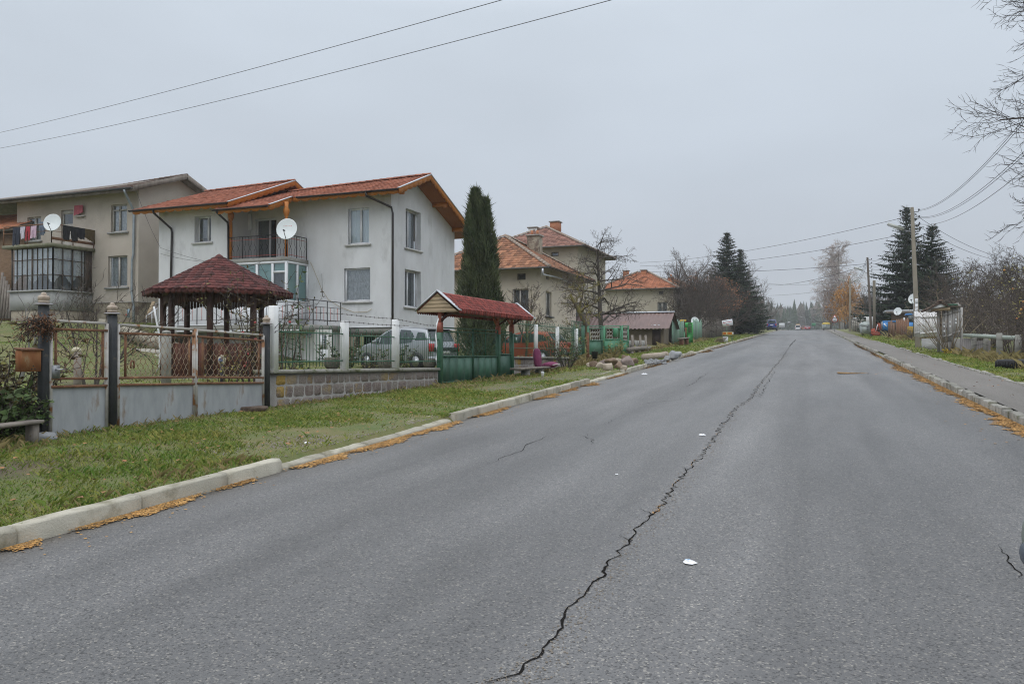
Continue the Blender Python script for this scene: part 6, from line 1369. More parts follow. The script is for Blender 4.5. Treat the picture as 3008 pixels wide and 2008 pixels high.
class Tree:
    """limbs grow level by level; thick ones go into the trunk mesh, thin ones into the crown"""
    def __init__(s, seed): s.q = random.Random(seed); s.trunk = MB(); s.crown = MB(); s.tips = []
    def limb(s, p, d, L, r, lev, P):
        q = s.q; K = 5 if lev < 2 else (4 if lev < 3 else 3); pts = [Vector(p)]; rad = [r]; d = Vector(d).normalized(); wig = P.get('wig0', P['wig']) if lev == 0 else P['wig'] * (1 + .4 * lev); rt = r * P.get('taper', .35)
        for k in range(K):
            d = (d + Vector((q.gauss(0, wig), q.gauss(0, wig), q.gauss(0, wig) + P['up'][min(lev, len(P['up']) - 1)])))
            d.normalize(); pts.append(pts[-1] + d * (L / K)); rad.append(r + (rt - r) * (k + 1) / K)
        if pts[-1].z < p.z and pts[-1].z < .3: pts[-1].z = .3
        s_ = (7, 5, 4, 3, 3, 3)[min(lev, 5)]
        (s.trunk if lev < P.get('tl', 2) else s.crown).tube(pts, rad, s_, cap=False, rnd=q.random())
        if lev >= P['lev']: s.tips.append((pts[-1].copy(), d.copy())); return
        n = P['kids'][min(lev, len(P['kids']) - 1)]
        for i in range(n):
            t = P['start'][min(lev, len(P['start']) - 1)]; t = t + (1 - t) * ((i + q.random()) / n); f = t * K; a = min(int(f), K - 1); c = pts[a].lerp(pts[a + 1], f - a); td = (pts[a + 1] - pts[a]).normalized()
            ax = td.orthogonal().normalized(); ax.rotate(Matrix.Rotation(q.random() * 2 * PI, 3, td)); ang = math.radians(q.gauss(P['ang'][min(lev, len(P['ang']) - 1)], 10)); nd = td.copy(); nd.rotate(Matrix.Rotation(ang, 3, ax))
            rr = (rad[a] + (rad[a + 1] - rad[a]) * (f - a)); s.limb(c, nd, L * P['len'][min(lev, len(P['len']) - 1)] * q.uniform(.7, 1.2) * (1.15 - P.get('lt', .5) * t if lev == 0 else 1.15 - .5 * t), max(rr * P.get('rr', .6), P.get('rmin', .006)), lev + 1, P)
    def leaves(s, mb, n, size, q, droop=0.):
        for _ in range(n):
            p, d = q.choice(s.tips); c = p + Vector((q.gauss(0, .1), q.gauss(0, .1), q.gauss(0, .1) - droop)); a = Vector((q.gauss(0, 1), q.gauss(0, 1), q.gauss(0, .6))).normalized(); b = a.orthogonal().normalized(); z = size * q.uniform(.6, 1.3)
            mb.add([c - a * z, c + b * z * .45, c + a * z, c - b * z * .45], [(0, 1, 2, 3)], 0, q.random())
APPLE = dict(lev=4, kids=(7, 6, 5, 4), start=(.38, .25, .2, .15), ang=(62, 50, 48, 45), len=(.62, .55, .5, .45), up=(.03, .02, .02, .03), wig=.14, tl=2, rr=.62, rmin=.007, taper=.3)
BUSH = dict(lev=4, kids=(9, 7, 6, 4), start=(.12, .2, .2, .15), ang=(38, 36, 38, 42), len=(.75, .6, .5, .45), up=(.05, .06, .04, .03), wig=.12, tl=1, rr=.6, rmin=.008, taper=.3)
def make_tree(name, label, cat, seed, H, r0, P, mt, mc, lean=(0, 0), leaf=None, stems=1, group=None):
    T = Tree(seed); t = thing(name, label, cat, (0, 0, 0), group)
    for k in range(stems):
        a = 2 * PI * k / max(1, stems) + seed; o = Vector((math.cos(a), math.sin(a), 0)) * (.15 if stems > 1 else 0); d = Vector((lean[0] + o.x * 2.2, lean[1] + o.y * 2.2, 1)); T.limb(o - UZ * .1, d, H * (.62 if P is APPLE else .6), r0, 0, P)
    T.trunk.build('trunk', mt, t, smooth=True); T.crown.build('crown', mc, t)
    if leaf: n, size, m = leaf; l = MB(); T.leaves(l, n, size, T.q); l.build('leaves', m, t)
    t['_tips'] = 0; del t['_tips']; return t, T
def put(t, X, Y, rz=0, sc=1., z=None): t.location = (X, Y, (G(X, Y) if z is None else z)); t.rotation_euler = (0, 0, rz); t.scale = (sc, sc, sc) if np.isscalar(sc) else sc
# old apple trees behind the green gates
a1, _ = make_tree('apple_tree', 'tall bare apple tree with a straight leader between cream house and far house', 'tree', 5, 9.6, .15, dict(APPLE, kids=(20, 7, 5, 4), start=(.3, .25, .2, .15), up=(.12, .01, .03, .03), ang=(72, 48, 46, 42), len=(.44, .55, .5, .45), wig=.13, wig0=.02), m_bark, m_twig)
put(a1, -10.4, 40.7, .4, (1.12, 1.12, .96))
a2, _ = make_tree('apple_tree', 'leaning bare apple tree with yellow lichen over the green gates', 'tree', 11, 4.6, .16, dict(APPLE, kids=(8, 6, 5, 4), up=(.0, -.01, .0, .0), wig=.17, start=(.22, .2, .2, .15)), m_lichen, m_lichen, lean=(-.3, 0))
put(a2, -9.9, 37.0, 1.3, 1.3)
a3, _ = make_tree('plum_tree', 'small bare plum tree in front of the cream house windows', 'tree', 21, 4.6, .085, dict(APPLE, lev=4, kids=(6, 5, 5, 4), start=(.18, .2, .2, .2), ang=(38, 38, 40, 42), up=(.08, .08, .06, .04), wig=.13), m_lichen, m_twig, stems=2)
put(a3, -11.95, 33.0, 0, 1.0)
# bare trees and bushes along the left side further up
b1, T1 = make_tree('bare_tree', 'dark bare bushy tree beside the far pale house', 'tree', 31, 6.2, .13, BUSH, m_bark, m_twig, stems=3, group='bare trees behind the left fences'); put(b1, -10.4, 77, 0, 1.15)
b2, T2 = make_tree('bare_tree', 'tall greyish bare tree left of the two tall spruces', 'tree', 37, 9.5, .16, dict(BUSH, kids=(10, 6, 5, 4), up=(.1, .1, .06, .04), ang=(32, 32, 36, 40), len=(.6, .58, .5, .45)), m_bark, m_twigred, stems=2, group='bare trees behind the left fences'); put(b2, -11.2, 83, 0, .95)
b3, T3 = make_tree('rusty_tree', 'tree still holding rusty brown leaves in front of the spruces', 'tree', 41, 6.5, .12, BUSH, m_bark, m_twigred, leaf=(2600, .085, m_rustleaf), stems=2); put(b3, -9.4, 86, 0, 1.15)
G_L = 'bare trees behind the left fences'
for i, (X, Y, rz, s, src, lab) in enumerate(((-11.5, 83, 1.2, 1.05, b1, 'dark bare tree between far pale house and the grey tree'), (-9.4, 71, 2.3, .6, b1, 'low dark bare tree behind the green plank fence'), (-12.6, 95, .7, 1.2, b1, 'wide dark bare tree behind the satellite dish on a pole'), (-10.2, 84, 4.2, .8, b2, 'slender bare tree just left of the rusty-leaved tree'),
        (-8.8, 95, 3.1, .9, b1, 'dark bare tree behind the tilted white sign'), (-9.6, 106, 5.2, .95, b1, 'dark bare tree right of the rusty-leaved tree'), (-10.5, 114, 1.9, 1.05, b2, 'reddish bare tree under the right flank of the spruces'), (-11.5, 124, .3, .9, b1, 'dark bare tree left of the blue van'),
        (-12.5, 135, 2.8, 1.0, b1, 'bare tree directly behind the blue van'), (-11.5, 154, 4.4, 1.05, b1, 'bare tree just beyond the blue van'), (-10, 170, 5.9, 1.15, b2, 'bare tree near the crest on the left'), (-9.5, 190, 1.0, 1.1, b1, 'farthest low bare tree on the left side'), (-15, 98, 2, 1.15, b2, 'tall pale bare tree half hidden behind the spruces'), (-11, 120, 3.9, 1.2, b2, 'pale bare tree right behind the spruces'))):
    c = dup(src, (X, Y, G(X, Y)), rz, s * 1.22, lab, G_L)
# ---- spruces
def spruce(name, label, seed, H, R0, group=None, cones=160):
    q = random.Random(seed); t = thing(name, label, 'tree', (0, 0, 0), group); tr = MB().tube([(0, 0, -.1), (.02, 0, H * .5), (0, 0, H)], [.2, .11, .015], 7); tr.build('trunk', m_bark, t); b = MB(); cn = MB(); z = H * .07
    def spray(c, d, l, w):
        s = d.cross(UZ).normalized() if abs(d.z) < .95 else UX; r = q.random(); b.add([c - s * w * .3, c + d * l * .5 - s * w, c + d * l - UZ * l * .12, c + d * l * .5 + s * w], [(0, 1, 2, 3)], 0, r)
    while z < H * .985:
        f = z / H; Lm = R0 * ((1 - f) ** .95) * (1.0 if f > .12 else .6 + f * 3.3) + .12; nb = 8 if f < .8 else 6; a0 = q.random() * 6
        for k in range(nb):
            a = a0 + 2 * PI * k / nb + q.gauss(0, .18); L = Lm * q.uniform(.55, 1.15); dr = q.uniform(.20, .42) * (1 - f * .8); h = Vector((math.cos(a), math.sin(a), 0)); s = h.cross(UZ); n = max(3, int(L / .17)); zz = z + q.gauss(0, .08)
            P = lambda u: h * (L * u) + UZ * (zz - dr * L * u + .22 * L * u * u + (.25 * L * u if f > .85 else 0))
            for i in range(n + 1):
                u = .12 + .88 * i / n; c = P(u); w = .07 + .05 * (1 - f); l = min(.5, .22 + .28 * L * (1 - u) * .6) * q.uniform(.8, 1.2)
                for sd in (1, -1): d = (h * .75 + s * sd * q.uniform(.5, .9) - UZ * q.uniform(.05, .35)).normalized(); spray(c, d, l, w)
                if q.random() < .75: spray(c, (h * .35 - UZ * .9 + s * q.gauss(0, .3)).normalized(), l * .8, w * .9)
            spray(P(1), (h - UZ * .1).normalized(), .28, .06)
            if f > .55 and q.random() < .8:
                for _ in range(2): c = P(q.uniform(.6, 1)); cn.tube([c, c - UZ * .13], [.022, .012], 4)
        z += q.uniform(.17, .26) * (1 if f < .8 else .8)
    spray(Vector((0, 0, H - .3)), UZ, .45, .03); b.build('crown', m_spruce, t); cn.build('cones', m_cone, t)['kind'] = 'stuff'; return t
sp1 = spruce('spruce_tree', 'tall dark spruce on the left rising above the bare trees', 1, 12.4, 5.3, 'spruces'); put(sp1, -9.55, 100, 0, (1.05, 1.05, 1.0))
sp2 = spruce('spruce_tree', 'tall dark spruce behind the concrete lamp post', 2, 11.2, 5.0, 'spruces'); tip = at_y(2664, 601, 92); put(sp2, tip.x, 92, 1, (1.14, 1.14, (tip.z - G(tip.x, 92)) / 11.25))
tip = at_y(2175, 728, 104); dup(sp1, (tip.x, 104, G(tip.x, 104)), 2.1, (.85, .85, (tip.z - G(tip.x, 104)) / 12.5), 'lower spruce joined to the right flank of the tall left spruce', 'spruces')
tip = at_y(2737, 655, 90); dup(sp2, (tip.x, 90, G(tip.x, 90)), 3.3, (1.12, 1.12, (tip.z - G(tip.x, 90)) / 11.3), 'shorter right-hand spruce next to the one behind the lamp post', 'spruces')
c = at_y(2200, 905, 108); dup(sp1, (c.x, 108, G(c.x, 108)), 4., (.5, .5, .33), 'small young conifer low in the bushes left of the blue van', 'spruces')
# ---- columnar juniper with two tops
jn = thing('juniper_tree', 'columnar dark green juniper with two tops beside the white house', 'tree', (-13.05, 30.4, .9)); q = random.Random(5); b = MB(); jx, jy, jz = -13.0, 30.4, .95; W_ = at_y(1475, 880, jy).x - at_y(1362, 880, jy).x
p1, p2 = at_y(1397, 562, jy), at_y(1428, 590, jy)
def lobe(c, top, w, n, base):
    for _ in range(n):
        f = q.random() ** .85; z = base + (top.z - base) * f; r = w * min(1, (1 - f) ** .62 * 1.12) * (.72 + .28 * min(1, f * 6)) ; a = q.random() * 6.283; k = math.sqrt(q.uniform(.16, 1.0)); r *= k * (1 + .16 * math.sin(a * 3 + z * 2.2) + .08 * math.sin(a * 7 - z * 5)); cx_ = c.x + (top.x - c.x) * f; p = Vector((cx_ + r * math.cos(a), c.y + r * math.sin(a), z))
        d = Vector((math.cos(a) * .55, math.sin(a) * .55, q.uniform(.5, 1.3))) + Vector((q.gauss(0, .25), q.gauss(0, .25), 0)); d.normalize(); s = d.cross(Vector((q.gauss(0, 1), q.gauss(0, 1), q.gauss(0, 1)))).normalized(); l = q.uniform(.14, .34) * (1.5 if q.random() < .15 else 1); b.add([p - s * .028, p + s * .028, p + d * l], [(0, 1, 2)], 0, .5 + .5 * math.sin(a * 4 + z * 3.1) * .6 + q.uniform(-.25, .25))
lobe(Vector((jx + .02, jy, 0)), p1, W_ * .56, 16000, jz + .1); lobe(Vector((jx + .30, jy - .1, 0)), p2, W_ * .42, 8000, jz + .1); b.build('crown', m_junip, jn); MB().tube([(jx, jy, jz - .1), (jx, jy, jz + 4.6)], [.14, .03], 7).build('trunk', m_bark, jn)
# ---- birch with a willow under it, far up on the right
bt, TB = make_tree('birch_tree', 'tall pale bare birch far up the street on the right', 'tree', 61, 17.5, .22, dict(lev=4, kids=(38, 8, 6, 5), start=(.12, .15, .1, .1), ang=(42, 34, 40, 50), wig0=.02, lt=.85, len=(.38, .6, .55, .6), up=(.10, .10, -.05, -.22), wig=.07, tl=1, rr=.5, rmin=.014, taper=.2), m_birchbark, m_birchtwig); put(bt, 5.7, 158, 0, (1.8, 1.8, 1.42))
wt, TW = make_tree('willow_bush', 'orange-yellow leafed bush under the birch', 'bush', 71, 7.5, .12, dict(BUSH, kids=(9, 6, 5, 3)), m_bark, m_orleaf, leaf=(3800, .16, m_orleaf), stems=3); put(wt, 6.1, 152, 0, (.85, .85, 1.25))
dup(wt, (3.9, 163, G(4, 163)), 2.2, (.45, .45, 1.3), 'narrow orange bush left of the big orange one', None)
# ---- right side bare trees
r1, TR = make_tree('bare_tree', 'grey bare tree behind the grey container', 'tree', 81, 6.0, .11, dict(BUSH, up=(.06, .05, .03, .02)), m_bark, m_twig, stems=2, group='bare trees behind the right fences'); put(r1, 7.6, 98, 0, 1.0)
r2, TR2 = make_tree('bare_tree', 'reddish bare tree behind the white plank gate', 'tree', 83, 4.8, .10, dict(BUSH, kids=(9, 6, 5, 4), ang=(45, 40, 40, 42)), m_bark, m_twigred, leaf=(160, .05, m_yelleaf), stems=3, group='bare trees behind the right fences'); put(r2, 9.3, 52, 0, 1.2)
for i, (X, Y, rz, s, src, lab) in enumerate(((8.2, 104, 1, 1.0, r1, 'grey bare tree left of the spruces on the right'), (10.6, 76, 2, .75, r1, 'dense bare tree low in front of the right spruces'), (11.5, 66, 4, 1.0, r2, 'bare tree under the shorter right spruce'), (11.0, 56, .4, 1.0, r2, 'bare tree right of the shorter spruce'), (12.6, 60, 5, 1.15, r1, 'bare tree far behind the concrete fence posts'),
        (10.4, 47, 2.6, .95, r2, 'reddish bare tree right behind the canopy roof on the right'), (12.0, 50, 3.3, 1.1, r1, 'grey bare tree above the rail fence'), (9.6, 41.5, 1.2, .85, r2, 'near reddish bush behind the rail fence'), (8.2, 108, 3, .95, r1, 'bare tree above the concrete slab fence'), (9.2, 122, 5, 1.1, r1, 'bare tree beyond the concrete slab fence'), (7.2, 175, 1, 1.3, r1, 'bare tree beyond the birch'), (4.8, 215, 2, 1.6, r1, 'far round bare tree beside the distant street lamps'), (11.4, 44, 5.2, 1.0, r1, 'grey bare tree near the right picture edge'), (14, 84, 0, 1.3, r1, 'tall bare tree far right of the spruces'))):
    dup(src, (X, Y, G(X, Y)), rz, s * 1.05, lab, 'bare trees behind the right fences')
ap, TA = make_tree('apple_tree', 'bare apple tree with a few orange apples at the right edge', 'tree', 91, 5.6, .14, dict(APPLE, kids=(9, 7, 5, 4), up=(.02, .0, .0, .0)), m_bark, m_twig, leaf=(420, .045, m_yelleaf)); put(ap, 8.9, 34.8, 0, 1.0)
q = random.Random(4)
al = MB()
for k in range(26):
    p, d = q.choice(TA.tips); c = p - UZ * .07; al.ell(tuple(c), .045, .045, .042, 8, 6)
al.build('apples', m_apple, ap)
# ---- street tree whose branches come in from the right; trunk stands beyond the frame
ft, TF = make_tree('street_tree', 'bare street tree reaching in from the upper right corner', 'tree', 107, 14.5, .17, dict(lev=4, kids=(84, 12, 7, 4), start=(.30, .12, .1, .1), ang=(80, 32, 34, 40), wig0=.01, len=(.34, .48, .5, .5), up=(.06, .025, .03, .03), wig=.055, tl=2, rr=.40, rmin=.0045, taper=.28), m_bark, M('dark_twig', (.05, .042, .038), rough=.95)); put(ft, 6.05, 14.8, 2.6, 1.0)
# ---- shrubs in the front gardens
def leaf_pair(mb, p, d, size, q, rnd=None):
    a = (d + Vector((q.gauss(0, .4), q.gauss(0, .4), q.gauss(0, .4)))).normalized(); b = a.cross(Vector((q.gauss(0, 1), q.gauss(0, 1), q.gauss(0, 1)))).normalized(); n = a.cross(b) * .12
    mb.add([p, p + a * size * .35 + b * size * .22 + n * size, p + a * size, p + a * size * .35 - b * size * .22 + n * size], [(0, 1, 2, 3)], 0, q.random() if rnd is None else rnd)
def shrub(name, label, cat, X, Y, H, W, stems, leaves, size, ms, ml, seed, up=.8, z=None, bare=.2, berries=0):
    q = random.Random(seed); z0 = G(X, Y) if z is None else z; t = thing(name, label, cat, (X, Y, z0)); st = MB(); lf = MB(); tips = []
    for k in range(stems):
        a = q.random() * 6.283; d = Vector((math.cos(a) * q.uniform(.1, 1 - up + .35), math.sin(a) * q.uniform(.1, 1 - up + .35), 1)).normalized(); p = Vector((X + math.cos(a) * W * .12, Y + math.sin(a) * W * .12, z0 - .05)); L = H * q.uniform(.55, 1.08); pts = [p]
        for i in range(6): d = (d + Vector((q.gauss(0, .10), q.gauss(0, .10), .02))).normalized(); pts.append(pts[-1] + d * L / 6)
        st.tube(pts, [.012 + .004 * H - (.010 + .0035 * H) * i / 6 for i in range(7)], 4, cap=False)
        for i in range(2, 7):
            for m in range(2):
                if q.random() < .75:
                    dd = Vector((q.gauss(0, 1), q.gauss(0, 1), q.uniform(.1, 1))).normalized(); l = L * q.uniform(.08, .26); e = pts[i] + dd * l; st.tube([pts[i], pts[i] + dd * l * .5 + UZ * .01, e], [.006, .005, .003], 3, cap=False); tips.append((pts[i], e))
            tips.append((pts[i - 1], pts[i]))
    for _ in range(leaves): a, b = q.choice(tips); f = q.random(); p = a.lerp(b, f); leaf_pair(lf, p, Vector((q.gauss(0, 1), q.gauss(0, 1), q.uniform(-.4, .7))).normalized(), size * q.uniform(.6, 1.25), q)
    st.build('stems', ms, t)
    if leaves: lf.build('foliage', ml, t)
    if berries:
        bb = MB()
        for _ in range(berries): a, b = q.choice(tips); bb.ell(tuple(b - UZ * .03), .03, .03, .028, 7, 5)
        bb.build('fruits', M('red_fruit', (.40, .05, .05), rough=.4), t)
    return t
m_mixleaf = M('autumn_mixed_leaves', (.14, .14, .035), (.10, .055, .025), scale=12, rough=.75, rv=.5, lo=.4, hi=.6)
m_brownleaf = M('dry_brown_leaves', (.15, .07, .035), (.21, .10, .05), scale=10, rough=.85, rv=.4)
c = at_y(745, 1100, 13.0); shrub('apple_sapling', 'young apple bush with yellow leaves and red fruit behind the gate', 'bush', c.x, 13.0, 2.5, .8, 13, 430, .075, m_twig, m_mixleaf, 3, .55, berries=9)
c = at_y(835, 1100, 13.5); shrub('rose_bush', 'thin leafy bush just behind the first white fence post', 'bush', c.x, 13.5, 2.2, .6, 12, 420, .065, m_twig, m_mixleaf, 5, .7)
c = at_y(655, 1120, 12.0); shrub('currant_bush', 'low bush with yellow-green leaves behind the double gate', 'bush', c.x, 12.0, 1.25, .7, 10, 260, .06, m_twig, m_yelleaf, 6, .4)
c = at_y(860, 1080, 11.6); tsb = shrub('young_tree', 'slanting young plant with big green leaves behind the iron fence', 'plant', c.x - .05, 12.2, 2.3, .2, 2, 70, .11, m_twig, m_grnleaf, 17, .75)
for k, (px, Y, H, W, n, nm, lab, ml, sd) in enumerate(((1000, 14.2, .95, .4, 380, 'conifer_shrub', 'small feathery green conifer left of the second white post', m_junip, 2), (1085, 15.8, .6, .4, 150, 'garden_shrub', 'low brownish rose shrub in front of the dark cellar door', m_mixleaf, 4), (1172, 17.0, .85, .25, 170, 'conifer_shrub', 'small feathery conifer in front of the silver car', m_junip, 7), (878, 12.1, .28, .3, 160, 'garden_shrub', 'tiny yellow-green cushion plant on the wall bed', m_yelleaf, 8), (918, 12.8, .25, .3, 160, 'garden_shrub', 'tiny dark green cushion plant left of the stone bowl', m_grnleaf, 9), (1120, 16.3, .4, .3, 50, 'garden_shrub', 'bare reddish bush between the dark door and the car', m_mixleaf, 10))):
    c = at_y(px, 1080, Y); shrub(nm, lab, 'shrub', c.x, Y, H, W, 12 if n > 200 else 8, n, .07 if ml is not m_junip else .10, m_twig, ml, sd, .6, z=zc0 - .22)
for px, Y, H, lab, sd in ((1665, 26.5, 1.5, 'green bush behind the second iron fence', 11), (1630, 29.5, 2.2, 'tall bush with brownish leaves behind the white posts', 12), (1545, 25.0, .7, 'bright yellow-green bush below the orange car', 13)):
    c = at_y(px, 1000, Y); shrub('garden_bush', lab, 'bush', c.x, Y, H, .9, 18, 620, .075, m_twig, m_mixleaf if sd == 12 else m_grnleaf if sd == 11 else m_yelleaf, sd, .5)
# far left: overgrown hedge plants, brown creeper on the post, bare sapling, small shrubs of the old house
c = at_x(10, 1150, -9.1)
t = shrub('overgrown_shrub', 'tangled green and brown plants filling the corner left of the mailbox', 'bush', -9.2, c.y + .05, 1.35, .9, 40, 1500, .085, m_twig, m_mixleaf, 14, .35)
t = shrub('leafy_weed', 'broad-leaved green weeds behind the plank bench', 'plant', -8.85, at_x(60, 1170, -8.85).y, .62, .7, 26, 700, .11, m_twig, m_grnleaf, 15, .3)
t = shrub('leafy_weed', 'broad-leaved green weeds at the left picture edge', 'plant', -8.9, at_x(-10, 1170, -8.9).y, .7, .7, 26, 700, .11, m_twig, m_grnleaf, 16, .3)
cr_ = thing('dry_creeper', 'rust-brown dry creeper draped over the first black post', 'creeper', (XF, yp1, 1.5)); q = random.Random(2); st, lf = MB(), MB()
for k in range(70):
    p = at_x(q.uniform(105, 165), q.uniform(930, 968), XF + q.uniform(.0, .2)); e = at_x(q.uniform(36, 160), q.uniform(955, 1008), XF + q.uniform(.0, .2)); m_ = p.lerp(e, .5) + UZ * .05; st.tube([p, m_, e], [.006, .005, .003], 3, cap=False)
    for _ in range(16): f = q.random(); c = p.lerp(e, f) + Vector((q.gauss(0, .03), q.gauss(0, .03), q.gauss(0, .03) + .03)); leaf_pair(lf, c, Vector((q.gauss(0, 1), q.gauss(0, 1), q.gauss(0, 1))).normalized(), .042 * q.uniform(.5, 1.0), q)
st.build('stems', m_twig, cr_); lf.build('leaves', m_brownleaf, cr_)
sa, _ = make_tree('fruit_sapling', 'small bare fruit sapling on the lawn behind the left post', 'tree', 121, 2.5, .05, dict(APPLE, lev=3, kids=(5, 4, 3), start=(.35, .3, .3), ang=(38, 35, 35), up=(.08, .06, .05), rmin=.006), M('pale_grey_bark', (.22, .21, .2), rough=.9), M('pale_grey_twig', (.20, .18, .17), rough=.9)); c = at_y(55, 1075, 12.0); put(sa, c.x, 12.0, .5, 1.1)
sa2, _ = make_tree('bare_shrub', 'bare multi-stemmed shrub between the small gate and the old house', 'shrub', 131, 3.0, .03, dict(BUSH, lev=3, kids=(6, 4, 3), rmin=.006), m_bark, m_twig, stems=5); c = at_y(272, 1060, 12.5); put(sa2, c.x, 12.5, .5, 1.0)
bk_, _ = make_tree('bare_tree', 'bare tree top showing above the old house roof', 'tree', 141, 10, .14, dict(APPLE, lev=3, kids=(9, 5, 4), ang=(45, 40, 40)), m_bark, m_twig); c = at_y(145, 560, 44); put(bk_, c.x, 44, 0, 1.18)
dup(bk_, (at_y(20, 600, 40).x, 40, G(-50, 40)), 2., 1.0, 'bare tree top at the left edge behind the barn', None)
# far wood at the end of the street: one mass
q = random.Random(6); fw = MB()
for _ in range(1100):
    X = q.uniform(-150, 110); Y = q.uniform(470, 640); z = R(Y) - 1; H = q.uniform(12, 19) * (1.2 if q.random() < .2 else 1); r = q.uniform(2.0, 3.4); dec = q.random() < .3; rn = q.random()
    for k in range(20):
        f = k / 20; zz = z + H * (.12 + .88 * f); rr = r * (1 - f) ** (.8 if not dec else .4) + .15; a0 = q.random() * 6
        for j in range(5): a = a0 + j * 1.257; p = Vector((X + rr * math.cos(a), Y + rr * math.sin(a), zz - .5)); s = Vector((-math.sin(a), math.cos(a), 0)) * rr * .55; fw.add([p - s, p + s, Vector((X, Y, zz + H * .09))], [(0, 1, 2)], 1 if dec else 0, rn)
fo = fw.build('forest', [m_spruce, M('far_bare_wood', (.10, .085, .07), (.14, .12, .10), scale=.5, rough=.95, rv=.3)]); tag(fo, kind='stuff')
# ------------------------------------------------------------------ second green gate, rubble and the left side further up
m_bgreen = M('bright_green_paint', (.075, .30, .155), (.06, .25, .13), scale=3, rough=.5, c3=(.05, .16, .09), s3=2, t3=(.62, .75)); m_vgreen = M('grass_green_paint', (.06, .36, .09), rough=.5); m_palegreen = M('faded_green_planks', (.16, .27, .20), (.22, .30, .25), scale=3, rough=.85, stretch=(2, 2, .3), rv=.3, c3=(.12, .33, .17), s3=1.5, t3=(.55, .7))
m_plank = M('grey_fence_planks', (.145, .12, .10), (.20, .175, .15), scale=4, rough=.95, stretch=(2, 2, .3), rv=.4); m_paper = M('white_paper', (.80, .80, .82), (.72, .73, .76), scale=9, rough=.8)
X2 = -8.75
def zrx(X, x, *ys): return [at_x(x, y, X).z for y in ys]
def honey_gate(name, label, pa, pb, ya, yb, mat, box=False):
    """gate leaf with sheet below and a cast hexagon grille above; ya / yb: image heights of bottom, sheet top, grille top, frame top"""
    a, b = at_x(pa, ya[0], X2), at_x(pb, yb[0], X2); ra, rb_ = zrx(X2, pa, *ya), zrx(X2, pb, *yb); t = thing(name, label, 'gate', (X2, (a.y + b.y) / 2, min(ra[0], rb_[0])))
    P = lambda s, k, x=X2: Vector((x, a.y + (b.y - a.y) * s, ra[k] + (rb_[k] - ra[k]) * s)); MB().prism([P(0, 0), P(1, 0), P(1, 1), P(0, 1)], (-.02, 0, 0)).build('sheet_panel', mat, t); f = MB()
    for k in (0, 1): f.beam(P(k, 0) + UX * .01, P(k, 3) + UX * .01, .06, .06, up=(1, 0, 0))
    for k in (1, 2, 3): f.beam(P(0, k) + UX * .012, P(1, k) + UX * .012, .05, .04)
    for s in (.1, .9): f.beam(P(s, 1) + UX * .008, P(s, 2) + UX * .008, .03, .03, up=(1, 0, 0))
    f.build('frame', mat, t); l = MB(); n, m = 4, 3
    for i in range(n):
        for j in range(m):
            c = P(.16 + .68 * (i + .5) / n, 1) .lerp(P(.16 + .68 * (i + .5) / n, 2), (j + .5 + .0) / m); ry, rz = (b.y - a.y) * .68 / n * .5, (P(.5, 2).z - P(.5, 1).z) / m * .5; l.tube([c + UY * ry * math.cos(k * PI / 3 + PI / 2) * 1.05 + UZ * rz * math.sin(k * PI / 3 + PI / 2) * 1.1 for k in range(7)], .016, 4)
    l.build('grille', m_oldpaint, t)
    if box: c = P(.58, 1).lerp(P(.58, 2), .62); MB().cbox(X2 + .02, X2 + .14, c.y - .26, c.y + .3, c.z - .22, c.z + .2, .015).build('letter_box', m_vgreen if False else m_bgreen, t)
    return t
honey_gate('panel_gate', 'green double gate leaf half hidden behind weeds and the rusty post', 1727, 1768, (1045, 1000, 965, 958), (1042, 999, 963, 957), M('dull_green_paint', (.05, .16, .095), (.07, .19, .115), scale=2, rough=.6))
honey_gate('panel_gate', 'bright green gate with pale hexagon grille and letter box', 1774, 1822, (1042, 997, 963, 958), (1038, 995, 964, 957), m_bgreen, True)
honey_gate('panel_gate', 'narrow bright green gate strip next to the grey slabs', 1827, 1845, (1040, 1000, 962, 957), (1040, 1001, 962, 956), m_bgreen)
def post(name, label, cat, px, y0, y1, X, w, mat):
    a, b = at_x(px, y0, X), at_x(px, y1, X); zb = min(b.z, G(X, b.y)); t = thing(name, label, cat, (X, b.y, zb)); q = random.Random(px); MB().cbox(X - w, X + w, b.y - w, b.y + w, zb - .1, a.z, .01).build('shaft', mat, t); MB().cbox(X - w * 1.1, X + w * 1.1, b.y - w * 1.1, b.y + w * 1.1, a.z, a.z + .02, .008).build('head', mat, t); return t
post('steel_post', 'green post with rusty top left of the green gates', 'post', 1713, 957, 1052, -8.6, .055, m_green); post('rusty_post', 'short orange-rusty square post in front of the green gates', 'post', 1727, 977, 1050, -8.3, .05, m_rust)
fr_ = thing('mesh_fence', 'low dark green gate frame with bars left of the rusty-topped post', 'fence', (X2, 30.5, 1.0)); f = MB(); a, b = at_x(1680, 1040, X2), at_x(1711, 1040, X2)
for z in (.15, 1.0, 1.75): f.beam((X2, a.y, 1. + z), (X2, b.y, 1. + z), .035, .03)
for k in range(9): y = a.y + (b.y - a.y) * k / 8; f.beam((X2, y, 1.0), (X2, y, 2.76), .016, .016)
f.build('bars', m_green, fr_); MB().box(X2 - .02, X2 + .01, a.y, b.y, .95, 1.85).build('sheet_panel', m_gsheet, fr_)
bk2 = at_x(1747, 1053, -8.2); t = thing('bucket', 'black plastic bucket in the weeds beside the rusty post', 'bucket', tuple(bk2)); MB().lathe([(.10, bk2.z), (.14, bk2.z + .28), (.15, bk2.z + .285), (.135, bk2.z + .28), (.10, bk2.z + .04)], 16, (bk2.x, bk2.y, 0)).build('tub', m_darkplastic, t); MB().tube([(bk2.x, bk2.y + .145 * math.cos(k), bk2.z + .28 + .1 * math.sin(k)) for k in (0, .5, 1, 1.57, 2.1, 2.6, 3.14)], .006, 4).build('handle', m_steel, t)
